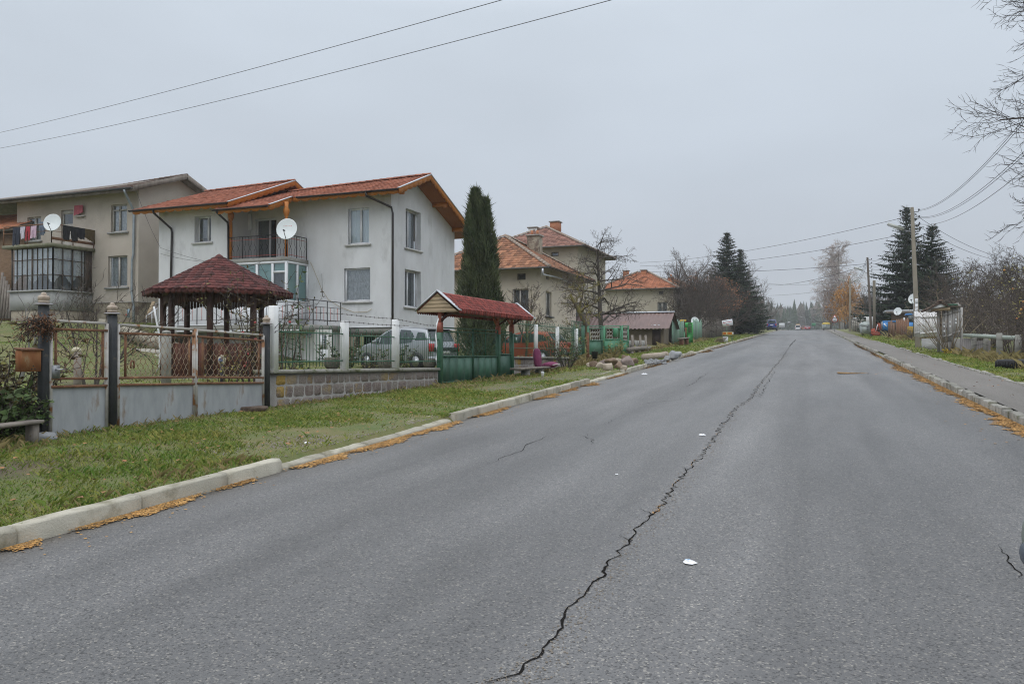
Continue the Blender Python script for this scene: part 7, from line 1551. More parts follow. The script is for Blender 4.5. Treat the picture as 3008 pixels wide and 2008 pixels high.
shrub('weed_clump', 'dry yellowish weeds heaped between rusty post and green gate', 'weeds', -8.35, 34.5, .85, 1.2, 42, 420, .09, M('dry_stalks', (.27, .21, .11), rough=.95), m_yelleaf, 33, .3)
def rock(label, c, r, mat, seed, sq=(1, 1, .75), name='rubble_stone', grp='rubble stones by the kerb'):
    q = random.Random(seed); n, m = 22, 13; mb = MB(); vs = []; a0 = q.random() * 6
    rot = Matrix.Rotation(q.random() * 6, 3, 'Z') @ Matrix.Rotation(q.gauss(0, .35), 3, 'X') @ Matrix.Rotation(q.gauss(0, .35), 3, 'Y'); pl = [rot @ (Vector(v) + Vector((q.gauss(0, .22), q.gauss(0, .22), q.gauss(0, .22)))).normalized() for v in ((1, 0, 0), (-1, 0, 0), (0, 1, 0), (0, -1, 0), (0, 0, 1), (0, 0, -1), (.6, .6, .5), (-.6, .5, .6))]; dist = [q.uniform(.5, .85) if k < 6 else q.uniform(.62, .9) for k in range(8)]
    for i in range(m + 1):
        ph = -PI / 2 + PI * i / m
        for j in range(n):
            a = a0 + 2 * PI * j / n; d = Vector((math.cos(ph) * math.cos(a), math.cos(ph) * math.sin(a), math.sin(ph))); k = 1.
            for p_, s in zip(pl, dist):
                dt = d.dot(p_)
                if dt > .05: k = min(k, s / dt)
            vs.append((c[0] + d.x * k * r * sq[0], c[1] + d.y * k * r * sq[1], c[2] + d.z * k * r * sq[2]))
    mb.add(vs, [(i * n + j, i * n + (j + 1) % n, (i + 1) * n + (j + 1) % n, (i + 1) * n + j) for i in range(m) for j in range(n)]); o = mb.build(name, mat, origin=(c[0], c[1], c[2] - r * sq[2] * .8)); return tag(o, label, 'stone', grp)
m_rk1 = M('brown_rock', (.17, .115, .08), (.25, .18, .13), scale=5, rough=.95, bump=.7, bscale=18); m_rk2 = M('purple_rock', (.19, .145, .13), (.25, .20, .18), scale=5, rough=.95, bump=.7, bscale=18); m_rk3 = M('pale_rock', (.32, .265, .205), (.40, .34, .27), scale=5, rough=.95, bump=.7, bscale=18); m_rk4 = M('grey_chunk', (.23, .235, .24), (.30, .305, .31), scale=5, rough=.95, bump=.7, bscale=18)
RK = [((1427, 1105), .26, m_rk1, 'dark brown boulder at the left end of the stone heap'), ((1395, 1190), .16, m_rk3, 'pale stone under the dark boulder of the heap'), ((1475, 1190), .25, m_rk1, 'long brown stone right of the dark boulder'), ((1575, 1220), .22, m_rk3, 'pale flat stone low in the front of the heap'), ((1640, 1170), .24, m_rk2, 'greyish stone in the middle of the heap'), ((1760, 1165), .30, m_rk1, 'large tilted brown slab in the middle of the heap'),
      ((1720, 1240), .27, m_rk3, 'pale split stone lying foremost in the heap'), ((1880, 1145), .25, m_rk3, 'pinkish pale block right of the brown slab'), ((1870, 1220), .22, m_rk1, 'small brown stone in front of the round stone'), ((1930, 1180), .20, m_rk1, 'ochre stone leaning on the round stone'), ((2030, 1180), .36, m_rk2, 'big round purple-grey stone of the heap'), ((2005, 1095), .24, m_rk1, 'brown stone on top behind the round stone'), ((2110, 1150), .27, m_rk1, 'brown stone at the right end of the heap'), ((1965, 1240), .16, m_rk3, 'flat cream stone nearest the kerb end')]
for i, ((x, y), r, m_, lb) in enumerate(RK): c = at_g(1480 + x / 5.593, 860 + (y + 30) / 5.593); r *= .86; rock(lb, (c.x, c.y, c.z + r * (.5 if i not in (11, 0) else .75)), r, m_, 50 + i)
for i, (x, y, r, lb) in enumerate(((1975, 1052, .3, 'grey broken concrete chunk beside the pale pipe'), (1991, 1045, .2, 'dark grey chunk at the kerb end'), (1960, 1057, .16, 'small grey chunk touching the pale pipe'))): c = at_g(x, y); rock(lb, (c.x, c.y, c.z + r * .4), r, m_rk4, 80 + i, name='concrete_chunk', grp='concrete chunks')
a, b = at_g(1891, 1058), at_g(1955, 1052); t = thing('concrete_pipe', 'pale concrete pipe lying on the verge behind the kerb', 'pipe', tuple(a)); ax = (b - a).normalized(); MB().tube([a + UZ * .13, b + UZ * .13], .14, 14).build('barrel', m_rk3, t); MB().tube([b + UZ * .13 - ax * .12, b + UZ * .13 + ax * .02], .17, 14).build('collar', m_rk3, t)
q = random.Random(12); gp = MB()
for _ in range(160): c = at_g(q.uniform(1895, 1955), q.uniform(1058, 1070)); s = q.uniform(.03, .09); gp.ell((c.x, c.y, c.z + s * .3), s, s, s * .6, 6, 3, .3, seed=_)
tag(gp.build('gravel', m_rk4), kind='stuff')
# slabs leaning on posts and a log bench at the clay shed
ps = thing('slab_fence', 'grey slabs held by leaning posts in front of the clay shed', 'fence', tuple(at_x(1870, 1030, -8.7)));
for px, w_ in ((1855, 6), (1880, 8), (1895, 7)): a, b = at_x(px - w_, 1024, -8.75), at_x(px + w_, 1022, -8.75); z1 = at_x(px, 999, -8.75).z; MB().prism([a, (a.x, b.y, b.z), (a.x - .15, b.y, z1), (a.x - .15, a.y, z1)], (-.05, 0, 0)).build('slab', m_conc, ps)
for px in (1860, 1883, 1899): a, b = at_x(px, 1028, -8.6), at_x(px - 3, 985, -8.75); MB().beam(a - UZ * .2, b, .12, .12).build('post', m_greywood, ps)
lb = thing('log_bench', 'rough log bench on stumps below the grey slabs', 'bench', tuple(at_x(1870, 1035, -8.2))); a, b = at_x(1845, 1027, -8.2), at_x(1910, 1022, -8.2); MB().tube([a, a.lerp(b, .5) + UZ * .03, b], .11, 8).build('seat', m_greywood, lb)
for f in (.1, .42, .8): c = a.lerp(b, f); MB().lathe([(.17, G(c.x, c.y) - .1), (.14, c.z - .08)], 9, (c.x, c.y, 0)).build('leg', m_plank, lb)
def plank_fence(name, label, pts, h, w, mat, seed, gap=.02, jit=.12, X=None, hs=None, lean=.0, z0=.0, th=.022, kinds=None):
    """upright boards nailed to two rails; pts: ground points"""
    q = random.Random(seed); P = [Vector(p) for p in pts]; t = thing(name, label, 'fence', tuple(P[0])); b = MB(); r = MB()
    for A, B in zip(P, P[1:]):
        L = (B - A).length; u = (B - A) / L; n = u.cross(UZ).normalized(); s = 0
        for zz in (.25, .78): r.beam(A + UZ * (z0 + h * zz) - n * .03, B + UZ * (z0 + h * zz) - n * .03, .04, .07)
        while s < L - w * .5:
            ww = w * q.uniform(.75, 1.2); hh = h * (1 + jit * q.uniform(-1, 1)); ln = q.gauss(0, lean); c = A + u * s + UZ * z0; rd = q.random(); b.prism([c - UZ * .05, c + u * ww - UZ * .05, c + u * (ww + ln) + UZ * hh, c + u * (ww * .5 + ln) + UZ * (hh + ww * .25), c + u * ln + UZ * hh], n * th, rnd=rd); s += ww + gap
    r.build('rail', m_plank, t); b.build('boards', mat, t); return t
gr = lambda px, py, X, dz=0: (lambda c: Vector((X, c.y, G(X, c.y))))(at_x(px, py, X))
plank_fence('plank_fence', 'faded green plank fence right of the clay shed', [gr(1973, 1008, -8.8), gr(2008, 1004, -8.8)], 1.55, .22, m_palegreen, 1, lean=.06)
gg = thing('green_wicket', 'open grass-green wicket with lattice top beside the small bench', 'gate', tuple(gr(2020, 1006, -8.6))); a, b = gr(2019, 1008, -8.5), gr(2034, 1006, -8.1); z0 = a.z
MB().prism([a, b, b + UZ * .72, a + UZ * .72], (-.03, .02, 0)).build('sheet_panel', m_vgreen, gg); f = MB()
for p in (a, b): f.beam(p, p + UZ * 1.55, .06, .06)
for z in (.75, 1.5): f.beam(a + UZ * z, b + UZ * z, .05, .05)
for k in range(1, 6): p = a.lerp(b, k / 6); f.tube([p + UZ * .75, p + UZ * .95 + UY * .03, p + UZ * 1.15 - UY * .03, p + UZ * 1.5], .012, 4)
f.build('frame', m_vgreen, gg); MB().cbox(a.x - .1, a.x + .1, a.y - .5, a.y - .25, a.z + 1.15, a.z + 1.5, .02).build('letter_box', m_vgreen, gg)
t = thing('tin_board', 'bright green tin panel between the green planks and the wicket', 'panel', tuple(gr(2012, 1004, -8.8))); a, b = gr(1980, 1008, -8.9), gr(2016, 1004, -8.9); MB().prism([a, b, b + UZ * .85, a + UZ * .85], (-.03, 0, 0)).build('sheet', m_bgreen, t); MB().beam(a + UZ * .86, b + UZ * .86, .04, .04).build('edge_rail', m_green, t)
plank_fence('plank_fence', 'grey-green plank fence right of the grass-green wicket', [gr(2036, 1005, -8.75), gr(2062, 1000, -8.85)], 1.6, .26, m_palegreen, 2, lean=.1)
plank_fence('plank_fence', 'grey weathered plank fence behind the tilted white sign', [gr(2063, 1000, -8.9), gr(2125, 992, -8.7), (-8.7, 108, G(-8.7, 108))], 1.65, .2, m_plank, 3, jit=.2, lean=.05)
plank_fence('plank_fence', 'dark far plank fence running up to the blue van', [(-8.6, 110, G(-8.6, 110)), (-8.5, 143, G(-8.5, 143))], 1.5, .3, m_plank, 4)
sb = thing('small_bench', 'small plank bench on stumps in front of the green planks', 'bench', tuple(gr(2008, 1008, -7.9))); a, b = gr(1997, 1010, -7.9), gr(2020, 1010, -7.9); MB().beam(a + UZ * .48, b + UZ * .48, .35, .06).build('seat', m_greywood, sb)
for f in (.2, .85): c = a.lerp(b, f); MB().lathe([(.15, c.z - .1), (.14, c.z + .45)], 9, (c.x, c.y, 0)).build('leg', M('red_brown_log', (.22, .10, .06), rough=.9), sb)
sg = thing('yellow_sign', 'small yellow board on a post above the green planks', 'sign', tuple(gr(2006, 1000, -8.9))); a, b = at_x(1998, 943, -8.9), at_x(2016, 942, -8.7); MB().prism([a - UZ * .07, b - UZ * .07, b + UZ * .1, a + UZ * .1], (-.02, 0, 0)).build('board', M('yellow_board', (.60, .34, .03), (.62, .42, .05), scale=14, rough=.7), sg); c = a.lerp(b, .5); MB().beam((c.x - .03, c.y, G(c.x, c.y)), (c.x - .03, c.y, c.z), .06, .06).build('post', m_greywood, sg)
post('timber_post', 'brown timber post with rusty top at the grass-green wicket', 'post', 2015, 950, 1004, -8.7, .06, M('brown_post', (.25, .13, .07), rough=.9)); c = at_x(2042, 943, -9.2); dish('satellite_dish', 'small white dish on a pole among the bare trees up the street', c, (.5, -1, .35), .36, None, (c.x, c.y + .4, G(c.x, c.y) + 1.5))
# roadside stall: tilted sign, shelf of jars, white crate
m_signw = M('sign_white', (.80, .82, .85), rough=.6); XS_ = -6.35; c0 = gr(2137, 1000, XS_); c0 = Vector((XS_, 63.5, G(XS_, 63.5))); pxw = 63.5 * .95 / F
ws = thing('tilted_sign', 'white board with lines of red lettering tilted on a green post', 'sign', tuple(c0)); c = at_y(2137, 948, 63.5); u = (UX * .98 + UZ * .165).normalized(); v = (UZ - UX * .165).normalized(); MB().prism([c - u * .40 - v * .24, c + u * .40 - v * .24, c + u * .40 + v * .24, c - u * .40 + v * .24], (0, .02, 0)).build('board', m_signw, ws); MB().beam((c.x - .05, c.y + .05, c0.z), (c.x - .05, c.y + .05, c.z), .05, .05).build('post', m_green, ws)
tx = MB(); q = random.Random(4)
for k, (hl, wd, z, mi) in enumerate(((.055, .34, .15, 0), (.055, .33, .05, 1), (.035, .12, -.06, 0), (.05, .10, -.16, 1))):
    s = -wd
    while s < wd: l = q.uniform(.03, .05); p = c + u * s + v * z - UY * .004; tx.quad(p - v * hl / 2, p + u * l * .8 - v * hl / 2, p + u * l * .8 + v * hl / 2, p + v * hl / 2, mi); s += l + q.uniform(.0, .02)
tx.build('lettering', [M('dark_ink', (.10, .07, .12), rough=.7), M('red_ink', (.50, .06, .08), rough=.7)], ws)
st_ = thing('jar_stand', 'green roadside stand with a narrow shelf below the tilted sign', 'stand', (c0.x, 62.6, c0.z)); z = at_y(2138, 982, 62.6).z; a, b = at_y(2122, 982, 62.6).x, at_y(2155, 982, 62.6).x; MB().box(a, b, 62.45, 62.75, z - .04, z).build('shelf', M('yellow_shelf', (.55, .45, .18), rough=.7), st_)
for x in (a + .12, b - .12): MB().beam((x, 62.6, G(x, 62.6) - .05), (x, 62.6, z - .04), .06, .06).build('leg', m_green, st_)
jm = [M('honey_jar', (.45, .20, .02), rough=.15), M('orange_jar', (.50, .13, .01), rough=.15), M('pale_jar', (.62, .55, .25), rough=.2), M('white_tub', (.75, .76, .76), rough=.4)]
for k in range(9):
    x = a + .06 + (b - a - .12) * k / 8; mi = (0, 1, 1, 2, 0, 1, 1, 0, 3)[k]; t = thing('jar', 'honey-coloured glass jar on the roadside stand' if mi < 3 else 'white tub at the right end of the jar shelf', 'jar' if mi < 3 else 'tub', (x, 62.6, z), 'jars on the roadside stand' if mi < 3 else None); MB().lathe([(.045, z), (.048, z + .14), (.036, z + .17)], 10, (x, 62.6, 0)).build('glass', jm[mi], t); MB().lathe([(.04, z + .17), (.04, z + .195)], 10, (x, 62.6, 0)).build('lid', jm[2], t)
t = thing('white_crate', 'white plastic crate beside planks at the foot of the stand', 'crate', (-5.95, 61.2, G(-5.95, 61.2))); zz = G(-5.95, 61.2); m = MB().cbox(-6.15, -5.8, 61, 61.35, zz, zz + .38, .02); m.build('case', m_white, t); MB().cbox(-6.17, -5.78, 60.98, 61.37, zz + .38, zz + .41, .01).build('lid', m_white, t)
t = thing('plank_pile', 'small pile of brown planks in front of the jar stand', 'planks', (-6.3, 59.5, G(-6.3, 59.5))); 
for k in range(5): zz = G(-6.3, 59.5) + .04 + .07 * k; MB().beam((-6.7 + .08 * k, 59.4 + .12 * (k % 3), zz), (-5.95 + .05 * k, 59.7 - .15 * (k % 2), zz + .03), .2, .05).build('plank', m_rk1, t)
# dirt mound, kerb litter, garden trifles
c = at_g(750, 1205); rock('low brown heap of earth at the foot of the third black post', (c.x - .05, c.y, c.z + .0), .24, M('dark_earth', (.10, .07, .05), (.15, .11, .085), scale=20, rough=1, bump=.8, bscale=40), 99, (1.0, 1.5, .42), 'earth_heap', None)['category'] = 'heap'
c = at_g(128, 1292); rock('flat grey stone at the foot of the first black post', (c.x, c.y, c.z + .02), .15, m_rk4, 97, (1, 1.3, .5), 'flat_stone', None)
def paper(label, px, py, r, seed, nm='paper_scrap'):
    q = random.Random(seed); c = at_g(px, py); n = 12; mb = MB(); vs = [(c.x, c.y, c.z + r * .28)]
    for k in (.55, 1.): vs += [(c.x + r * k * q.uniform(.7, 1.2) * math.cos(i * 2 * PI / n), c.y + r * k * 1.1 * q.uniform(.7, 1.2) * math.sin(i * 2 * PI / n), c.z + .006 + r * (1 - k) * q.uniform(.2, .9)) for i in range(n)]
    mb.add(vs, [(0, 1 + i, 1 + (i + 1) % n) for i in range(n)] + [(1 + i, 1 + n + i, 1 + n + (i + 1) % n, 1 + (i + 1) % n) for i in range(n)]); o = mb.build(nm, m_paper, origin=tuple(c)); return tag(o, label, 'litter')
pp = paper('crumpled white paper with a blue mark on the near road', 2026, 1653, .047, 1)
c = at_g(2022, 1653); MB().quad(*[Vector((c.x + a, c.y + b, c.z + .026)) for a, b in ((-.02, -.012), (.012, .004), (.01, .012), (-.022, -.004))]).build('print', M('blue_print', (.2, .42, .7), rough=.8), pp)
paper('small white scrap left of the long crack', 2062, 1278, .05, 2); paper('white scrap on the road near the stone heap', 1893, 1099, .09, 3); paper('white scrap on bare gravel behind the near kerb', 901, 1301, .035, 4); paper('tiny white scrap far left on the near road', 1811, 1394, .018, 5)
c = at_g(1594, 1108); t = thing('paper_cup', 'white paper cup standing in the grass before the bench', 'cup', tuple(c)); MB().lathe([(.035, c.z), (.05, c.z + .13), (.052, c.z + .135), (.045, c.z + .13)], 14, tuple((c.x, c.y, 0))).build('body', m_white, t); MB().lathe([(.046, c.z + .132), (.046, c.z + .15), (.03, c.z + .155)], 14, (c.x, c.y, 0)).build('lid', m_white, t)
def bowl(label, px, py, r, Y):
    c = at_y(px, py, Y); t = thing('stone_bowl', label, 'planter', (c.x, Y, c.z - r), 'round stone bowls along the wall'); k = [( .35, -.92), (.75, -.66), (.97, -.25), (1., .1), (.93, .42), (.82, .62), (.76, .60), (.80, .4)]; MB().lathe([(a * r, c.z + b * r) for a, b in k], 20, (c.x, Y, 0)).build('shell', M('dark_mossy_stone', (.10, .09, .075), (.16, .15, .11), scale=12, rough=.95, bump=.5, bscale=50), t); MB().lathe([(.8 * r, c.z + .42 * r), (.3 * r, c.z + .5 * r)], 14, (c.x, Y, 0)).build('soil', M('planter_soil', (.06, .045, .035), rough=1), t)
bowl('round dark stone bowl between the first two white posts', 975, 1064, .165, at_x(975, 1080, -8.95).y); bowl('small round stone bowl right of the second white post', 1130, 1068, .16, at_x(1130, 1078, -8.95).y); bowl('mossy stone bowl next to the red-topped canopy post', 1262, 1066, .17, at_x(1258, 1078, -8.95).y)
c = at_y(228, 1030, 10.6); t = thing('mushroom_ornament', 'pale-capped mushroom ornament on a dark stem behind the small gate', 'ornament', (c.x, 10.6, G(c.x, 10.6))); MB().lathe([(.07, G(c.x, 10.6) - .02), (.065, c.z - .02)], 10, (c.x, 10.6, 0)).build('stem', m_plank, t); MB().ell((c.x - .03, 10.6, c.z), .085, .085, .07, 14, 7, .05, z0=-.2).build('cap', M('cream_cap', (.50, .46, .34), (.40, .36, .25), scale=14, rough=.8), t)
c = at_y(652, 1057, 12.2); t = thing('flower_ornament', 'cream flower-shaped ornament with a blue heart behind the double gate', 'ornament', (c.x, 12.2, G(c.x, 12.2))); MB().lathe([(.04, G(c.x, 12.2) - .02), (.03, c.z)], 8, (c.x, 12.2, 0)).build('stem', m_darkplastic, t); m = MB()
for k in range(7): m.ell((c.x + .06 * math.cos(k * .9), 12.2, c.z + .06 * math.sin(k * .9)), .042, .03, .042, 8, 6)
m.build('petals', M('cream_petal', (.52, .47, .35), rough=.8), t); MB().ell((c.x, 12.16, c.z), .045, .03, .045, 8, 6).build('heart', M('blue_heart', (.16, .25, .5), rough=.6), t)
c = at_y(488, 1120, 12.8); z0 = G(c.x, 12.8); t = thing('concrete_stub', 'rough grey concrete stub post in front of the gazebo', 'post', (c.x, 12.8, z0)); zt5 = at_y(488, 978, 12.8).z; MB().cbox(c.x - .08, c.x + .08, 12.72, 12.88, z0 - .1, zt5, .02).build('shaft', m_conc, t); MB().lathe([(.09, zt5), (.08, zt5 + .04), (.02, zt5 + .06)], 8, (c.x, 12.8, 0)).build('head', m_conc, t)
tag(MB().tube([at_y(x, y, 12.9) for x, y in ((452, 900), (458, 935), (468, 985), (470, 1040), (468, 1075), (460, 1092))], .02, 6).build('garden_hose', M('white_hose', (.68, .68, .68), rough=.5), origin=tuple(at_y(460, 1095, 12.9))), 'white hose hanging from the gazebo corner to the lawn', 'hose')
pa = MB(); q = random.Random(3)
for k in range(8): x0 = -19.2 - 1.1 * k; y0 = 20.6 + .75 * k; z0 = G(x0, y0) + .06; pa.cbox(x0 - .62, x0 + .48, y0 - .5, y0 + .5, z0 - .22, z0 + .02 * q.random(), .03, rnd=q.random())
structure(pa.build('path', M('pale_flagstone', (.45, .42, .36), (.36, .335, .29), scale=3, rough=.95, bump=.4)))
rw = MB()
for (a, b) in (((-29.5, 27.4), (-44, 26.8)), ((-24.5, 25.6), (-31, 27.2))): 
    a, b = Vector((*a, G(*a))), Vector((*b, G(*b))); rw.beam(a, b, .35, .45)
o = rw.build('garden_kerb', M('old_stone_edge', (.28, .25, .19), (.36, .33, .27), scale=2, rough=.95, bump=.7, bscale=9)); structure(o)
lp = thing('leaning_boards', 'brown boards leaning between the old house and the white house', 'planks', tuple(at_y(445, 930, 29.6)))
for k, (x0, x1) in enumerate(((430, 452), (440, 458), (452, 462))): MB().beam(at_y(x0, 935, 29.3), at_y(x1, 885 + k * 6, 29.9), .18, .03).build('board', m_board if k < 1 else m_greywood, lp)
hr = thing('handrail', 'white tubular handrail by the white house steps', 'handrail', tuple(at_y(455, 945, 28.6))); MB().tube([at_y(430, 945, 28.2), at_y(430, 928, 28.2), at_y(462, 905, 28.8), at_y(462, 945, 28.8)], .03, 6).build('rail', m_white, hr); MB().tube([at_y(446, 917, 28.5), at_y(446, 950, 28.5)], .02, 5).build('baluster', m_white, hr)

# ------------------------------------------------------------------ right side of the street
m_cpole = M('concrete_pole', (.17, .15, .115), (.235, .21, .165), scale=3, rough=.95, bump=.4, bscale=25, stretch=(1, 1, .3)); m_wpole = M('tarred_pole', (.075, .06, .05), (.11, .09, .075), scale=4, rough=.9)
m_lamp = M('lamp_housing', (.45, .46, .42), (.38, .39, .36), scale=4, rough=.5)
def pole(label, base, top, w0, w1, mat, lamps_=(), ins=3, grp='utility poles on the right', name='lamp_post'):
    t = thing(name, label, 'utility pole', tuple(base), grp); b, p = Vector(base), Vector(top); u = (p - b).normalized(); s = MB(); vs = []
    for c, w in ((b - UZ * .2, w0), (p, w1)): vs += [c + UX * w * i + UY * w * j for i, j in ((-1, -.8), (-.8, -1), (.8, -1), (1, -.8), (1, .8), (.8, 1), (-.8, 1), (-1, .8))]
    s.add(vs, [(i, (i + 1) % 8, 8 + (i + 1) % 8, 8 + i) for i in range(8)] + [tuple(range(8, 16))]); s.build('shaft', mat, t)
    for k in range(ins):
        c = p - u * (.25 + .35 * k); i_ = MB().tube([c, c + UX * (w1 + .22), c + UX * (w1 + .24) + UZ * .06], .016, 5); i_.lathe([(.03, c.z + .05), (.05, c.z + .08), (.03, c.z + .1), (.045, c.z + .13), (.02, c.z + .16)], 8, (c.x + w1 + .24, c.y, 0)); i_.build('insulator', m_iron, t)
    for (h, dx, dz, L) in lamps_:
        c = b.lerp(p, h); e = c + Vector((dx, 0, dz)); a = MB().tube([c, c + Vector((dx * .5, 0, dz * .35)), e], .03, 6); a.build('lamp_arm', m_steel, t); d = (e - c).normalized(); d = Vector((math.copysign(.93, dx), 0, .37)); hd = MB(); s_ = UY * .11; n_ = d.cross(UY).normalized(); n_ = n_ if n_.z > 0 else -n_
        hd.prism([e - s_, e + s_, e + s_ * .8 + n_ * .12, e - s_ * .8 + n_ * .12], d * L); lh = hd.build('lamp_head', m_lamp, t); MB().prism([e + d * .06 - s_ * .8 - n_ * .03, e + d * .06 + s_ * .8 - n_ * .03, e + d * .06 + s_ * .9, e + d * .06 - s_ * .9], d * (L - .12)).build('lens', m_white, lh)
    return t
b1_ = at_x(2697, 1020, 5.33); b1_.z = G(b1_.x, b1_.y); YP = b1_.y; p1t = at_y(2679, 609, YP); pole('tall grey concrete lamp post in front of the right spruces', b1_, p1t, .125, .075, m_cpole, [(.825, -.45, .12, .85)], 4)
pt_ = thing('notice_sheets', 'torn white notices pasted around the concrete lamp post', 'notice', (b1_.x, YP, b1_.z + 1)); q = random.Random(3)
for k in range(7): z = b1_.z + .9 + .25 * k + q.uniform(0, .1); x = b1_.x + (p1t.x - b1_.x) * (z - b1_.z) / (p1t.z - b1_.z) + q.uniform(-.06, .04); hh = q.uniform(.08, .16); w_ = .125 - .05 * (z - b1_.z) / (p1t.z - b1_.z) + .004; MB().box(x - .08, x + .06, YP - w_ - .005, YP - w_, z - hh, z + hh).build('sheet', m_paper, pt_)
b2_ = at_x(2560, 958, 5.4); b2_.z = G(b2_.x, b2_.y); Y2 = b2_.y; p2t = at_y(2548, 756, Y2); pole('dark wooden pole on a concrete stub behind the grey container', b2_, p2t, .11, .085, m_wpole, [(.80, -.5, .25, .8)], 4)
MB().cbox(b2_.x + .12, b2_.x + .36, Y2 - .12, Y2 + .12, b2_.z - .1, b2_.z + 5.2, .02).build('concrete_stub', m_cpole, bpy.data.objects['lamp_post.001'])
for (px, yt, X, lab, mat, lm) in ((2497, 818, 5.2, 'twin-lamp concrete pole in front of the birch', m_cpole, [(.92, -.7, .25, .9), (.92, .5, .15, .7)]), (2466, 890, 5.2, 'bare concrete pole right of the round speed sign', m_cpole, ()), (2435, 880, 4.6, 'dark slim pole beside the far curved lamp', m_wpole, ()), (2416, 905, 3.2, 'short pale pole near the second grey container', m_cpole, ())):
    Y = at_x(px, 955, X).y; pole(lab, Vector((X, Y, G(X, Y))), at_y(px, yt, Y), .16, .11, mat, lm, 2)
for (px, yt, X, dx, lab) in ((2432, 886, 4.3, -1.6, 'slim curved street lamp left of the orange bush'), (2366, 930, -6.5, -1.2, 'tiny far street lamp in front of the forest, left one'), (2394, 932, 4.0, -1.3, 'tiny far street lamp in front of the forest, right one')):
    Y = at_x(px, 955, X).y if X > 0 and px > 2400 else 300.; X = X if px > 2400 else at_y(px, 955, Y).x; z0 = G(X, Y); zt6 = at_y(px, yt, Y).z; t = thing('street_lamp', lab, 'street lamp', (X, Y, z0)); MB().tube([(X, Y, z0), (X, Y, zt6 - 1), (X + dx * .25, Y, zt6 - .2), (X + dx, Y, zt6)], [.09, .07, .06, .05], 6).build('mast', m_steel, t); MB().cbox(X + dx - .5, X + dx + .1, Y - .15, Y + .15, zt6 - .05, zt6 + .12, .03).build('lamp_head', m_lamp, t)
# road signs
sy_ = 118.; sx_ = at_y(2452, 960, sy_).x; zs_ = G(sx_, sy_); t = thing('road_sign', 'red-bordered triangle sign above a round speed limit sign', 'road sign', (sx_, sy_, zs_)); MB().tube([(sx_, sy_, zs_), (sx_, sy_, at_y(2452, 930, sy_).z)], .035, 8).build('post', m_steel, t)
c = at_y(2452, 932.5, sy_); tri = lambda r, y: [(c.x + r * math.sin(k * 2 * PI / 3), y, c.z + r * math.cos(k * 2 * PI / 3)) for k in range(3)]; tp = MB().prism(tri(.42, sy_ - .05), (0, .02, 0)).build('triangle_plate', m_redrod, t); MB().prism(tri(.27, sy_ - .056), (0, .004, 0)).build('face', m_white, tp); m = MB(); m.prism([(c.x - .13, sy_ - .06, c.z - .1), (c.x + .02, sy_ - .06, c.z + .08), (c.x + .05, sy_ - .06, c.z + .06), (c.x - .08, sy_ - .06, c.z - .11)], (0, .003, 0)); m.build('symbol', m_iron, tp)
c = at_y(2452, 939.5, sy_); rp = MB().lathe([(.40, sy_ - .05), (.40, sy_ - .03)], 24, (c.x, 0, c.z), 'y').build('round_plate', m_redrod, t); MB().lathe([(.29, sy_ - .056), (.29, sy_ - .051)], 24, (c.x, 0, c.z), 'y').build('face', m_white, rp)
def digits(par, txt, cc, h, y, mat):
    cu = bpy.data.curves.new('number', 'FONT'); cu.body = txt; cu.size = h; cu.align_x = 'CENTER'; cu.align_y = 'CENTER'; o = bpy.data.objects.new('number_text', cu); COL.objects.link(o); dg = bpy.context.evaluated_depsgraph_get(); me = bpy.data.meshes.new_from_object(o.evaluated_get(dg)); bpy.data.objects.remove(o); m = bpy.data.objects.new('number', me); me.materials.append(mat); COL.objects.link(m); m.parent = par; L = WLOC[par.name]; m.location = (cc.x - L[0], y - L[1], cc.z - L[2]); m.rotation_euler = (PI / 2, 0, 0)
digits(rp, '50', c, .38, sy_ - .06, m_iron)
for (px, py, X, lab, mt, kind) in ((2318, 948, -6.0, 'pale back of a round sign on the far left verge', m_steel, 0), (2390, 953, 3.6, 'small green sign right of the red saloon', m_bgreen, 1), (2297, 955, -6.6, 'small white board behind the blue van', m_signw, 1)):
    Y = 235. if kind == 0 or px == 2390 else 156.; cc = at_y(px, py, Y); g = G(cc.x, Y); t = thing('road_sign' if px != 2297 else 'white_board', lab, 'road sign' if px != 2297 else 'sign', (cc.x, Y, g)); MB().tube([(cc.x, Y, g), (cc.x, Y, cc.z)], .05, 6).build('post', m_steel, t)
    (MB().lathe([(.45, Y - .06), (.45, Y - .04)], 18, (cc.x, 0, cc.z), 'y') if kind == 0 else MB().cbox(cc.x - .5, cc.x + .5, Y - .07, Y - .04, cc.z - .4, cc.z + .4, .02)).build('plate', mt, t)
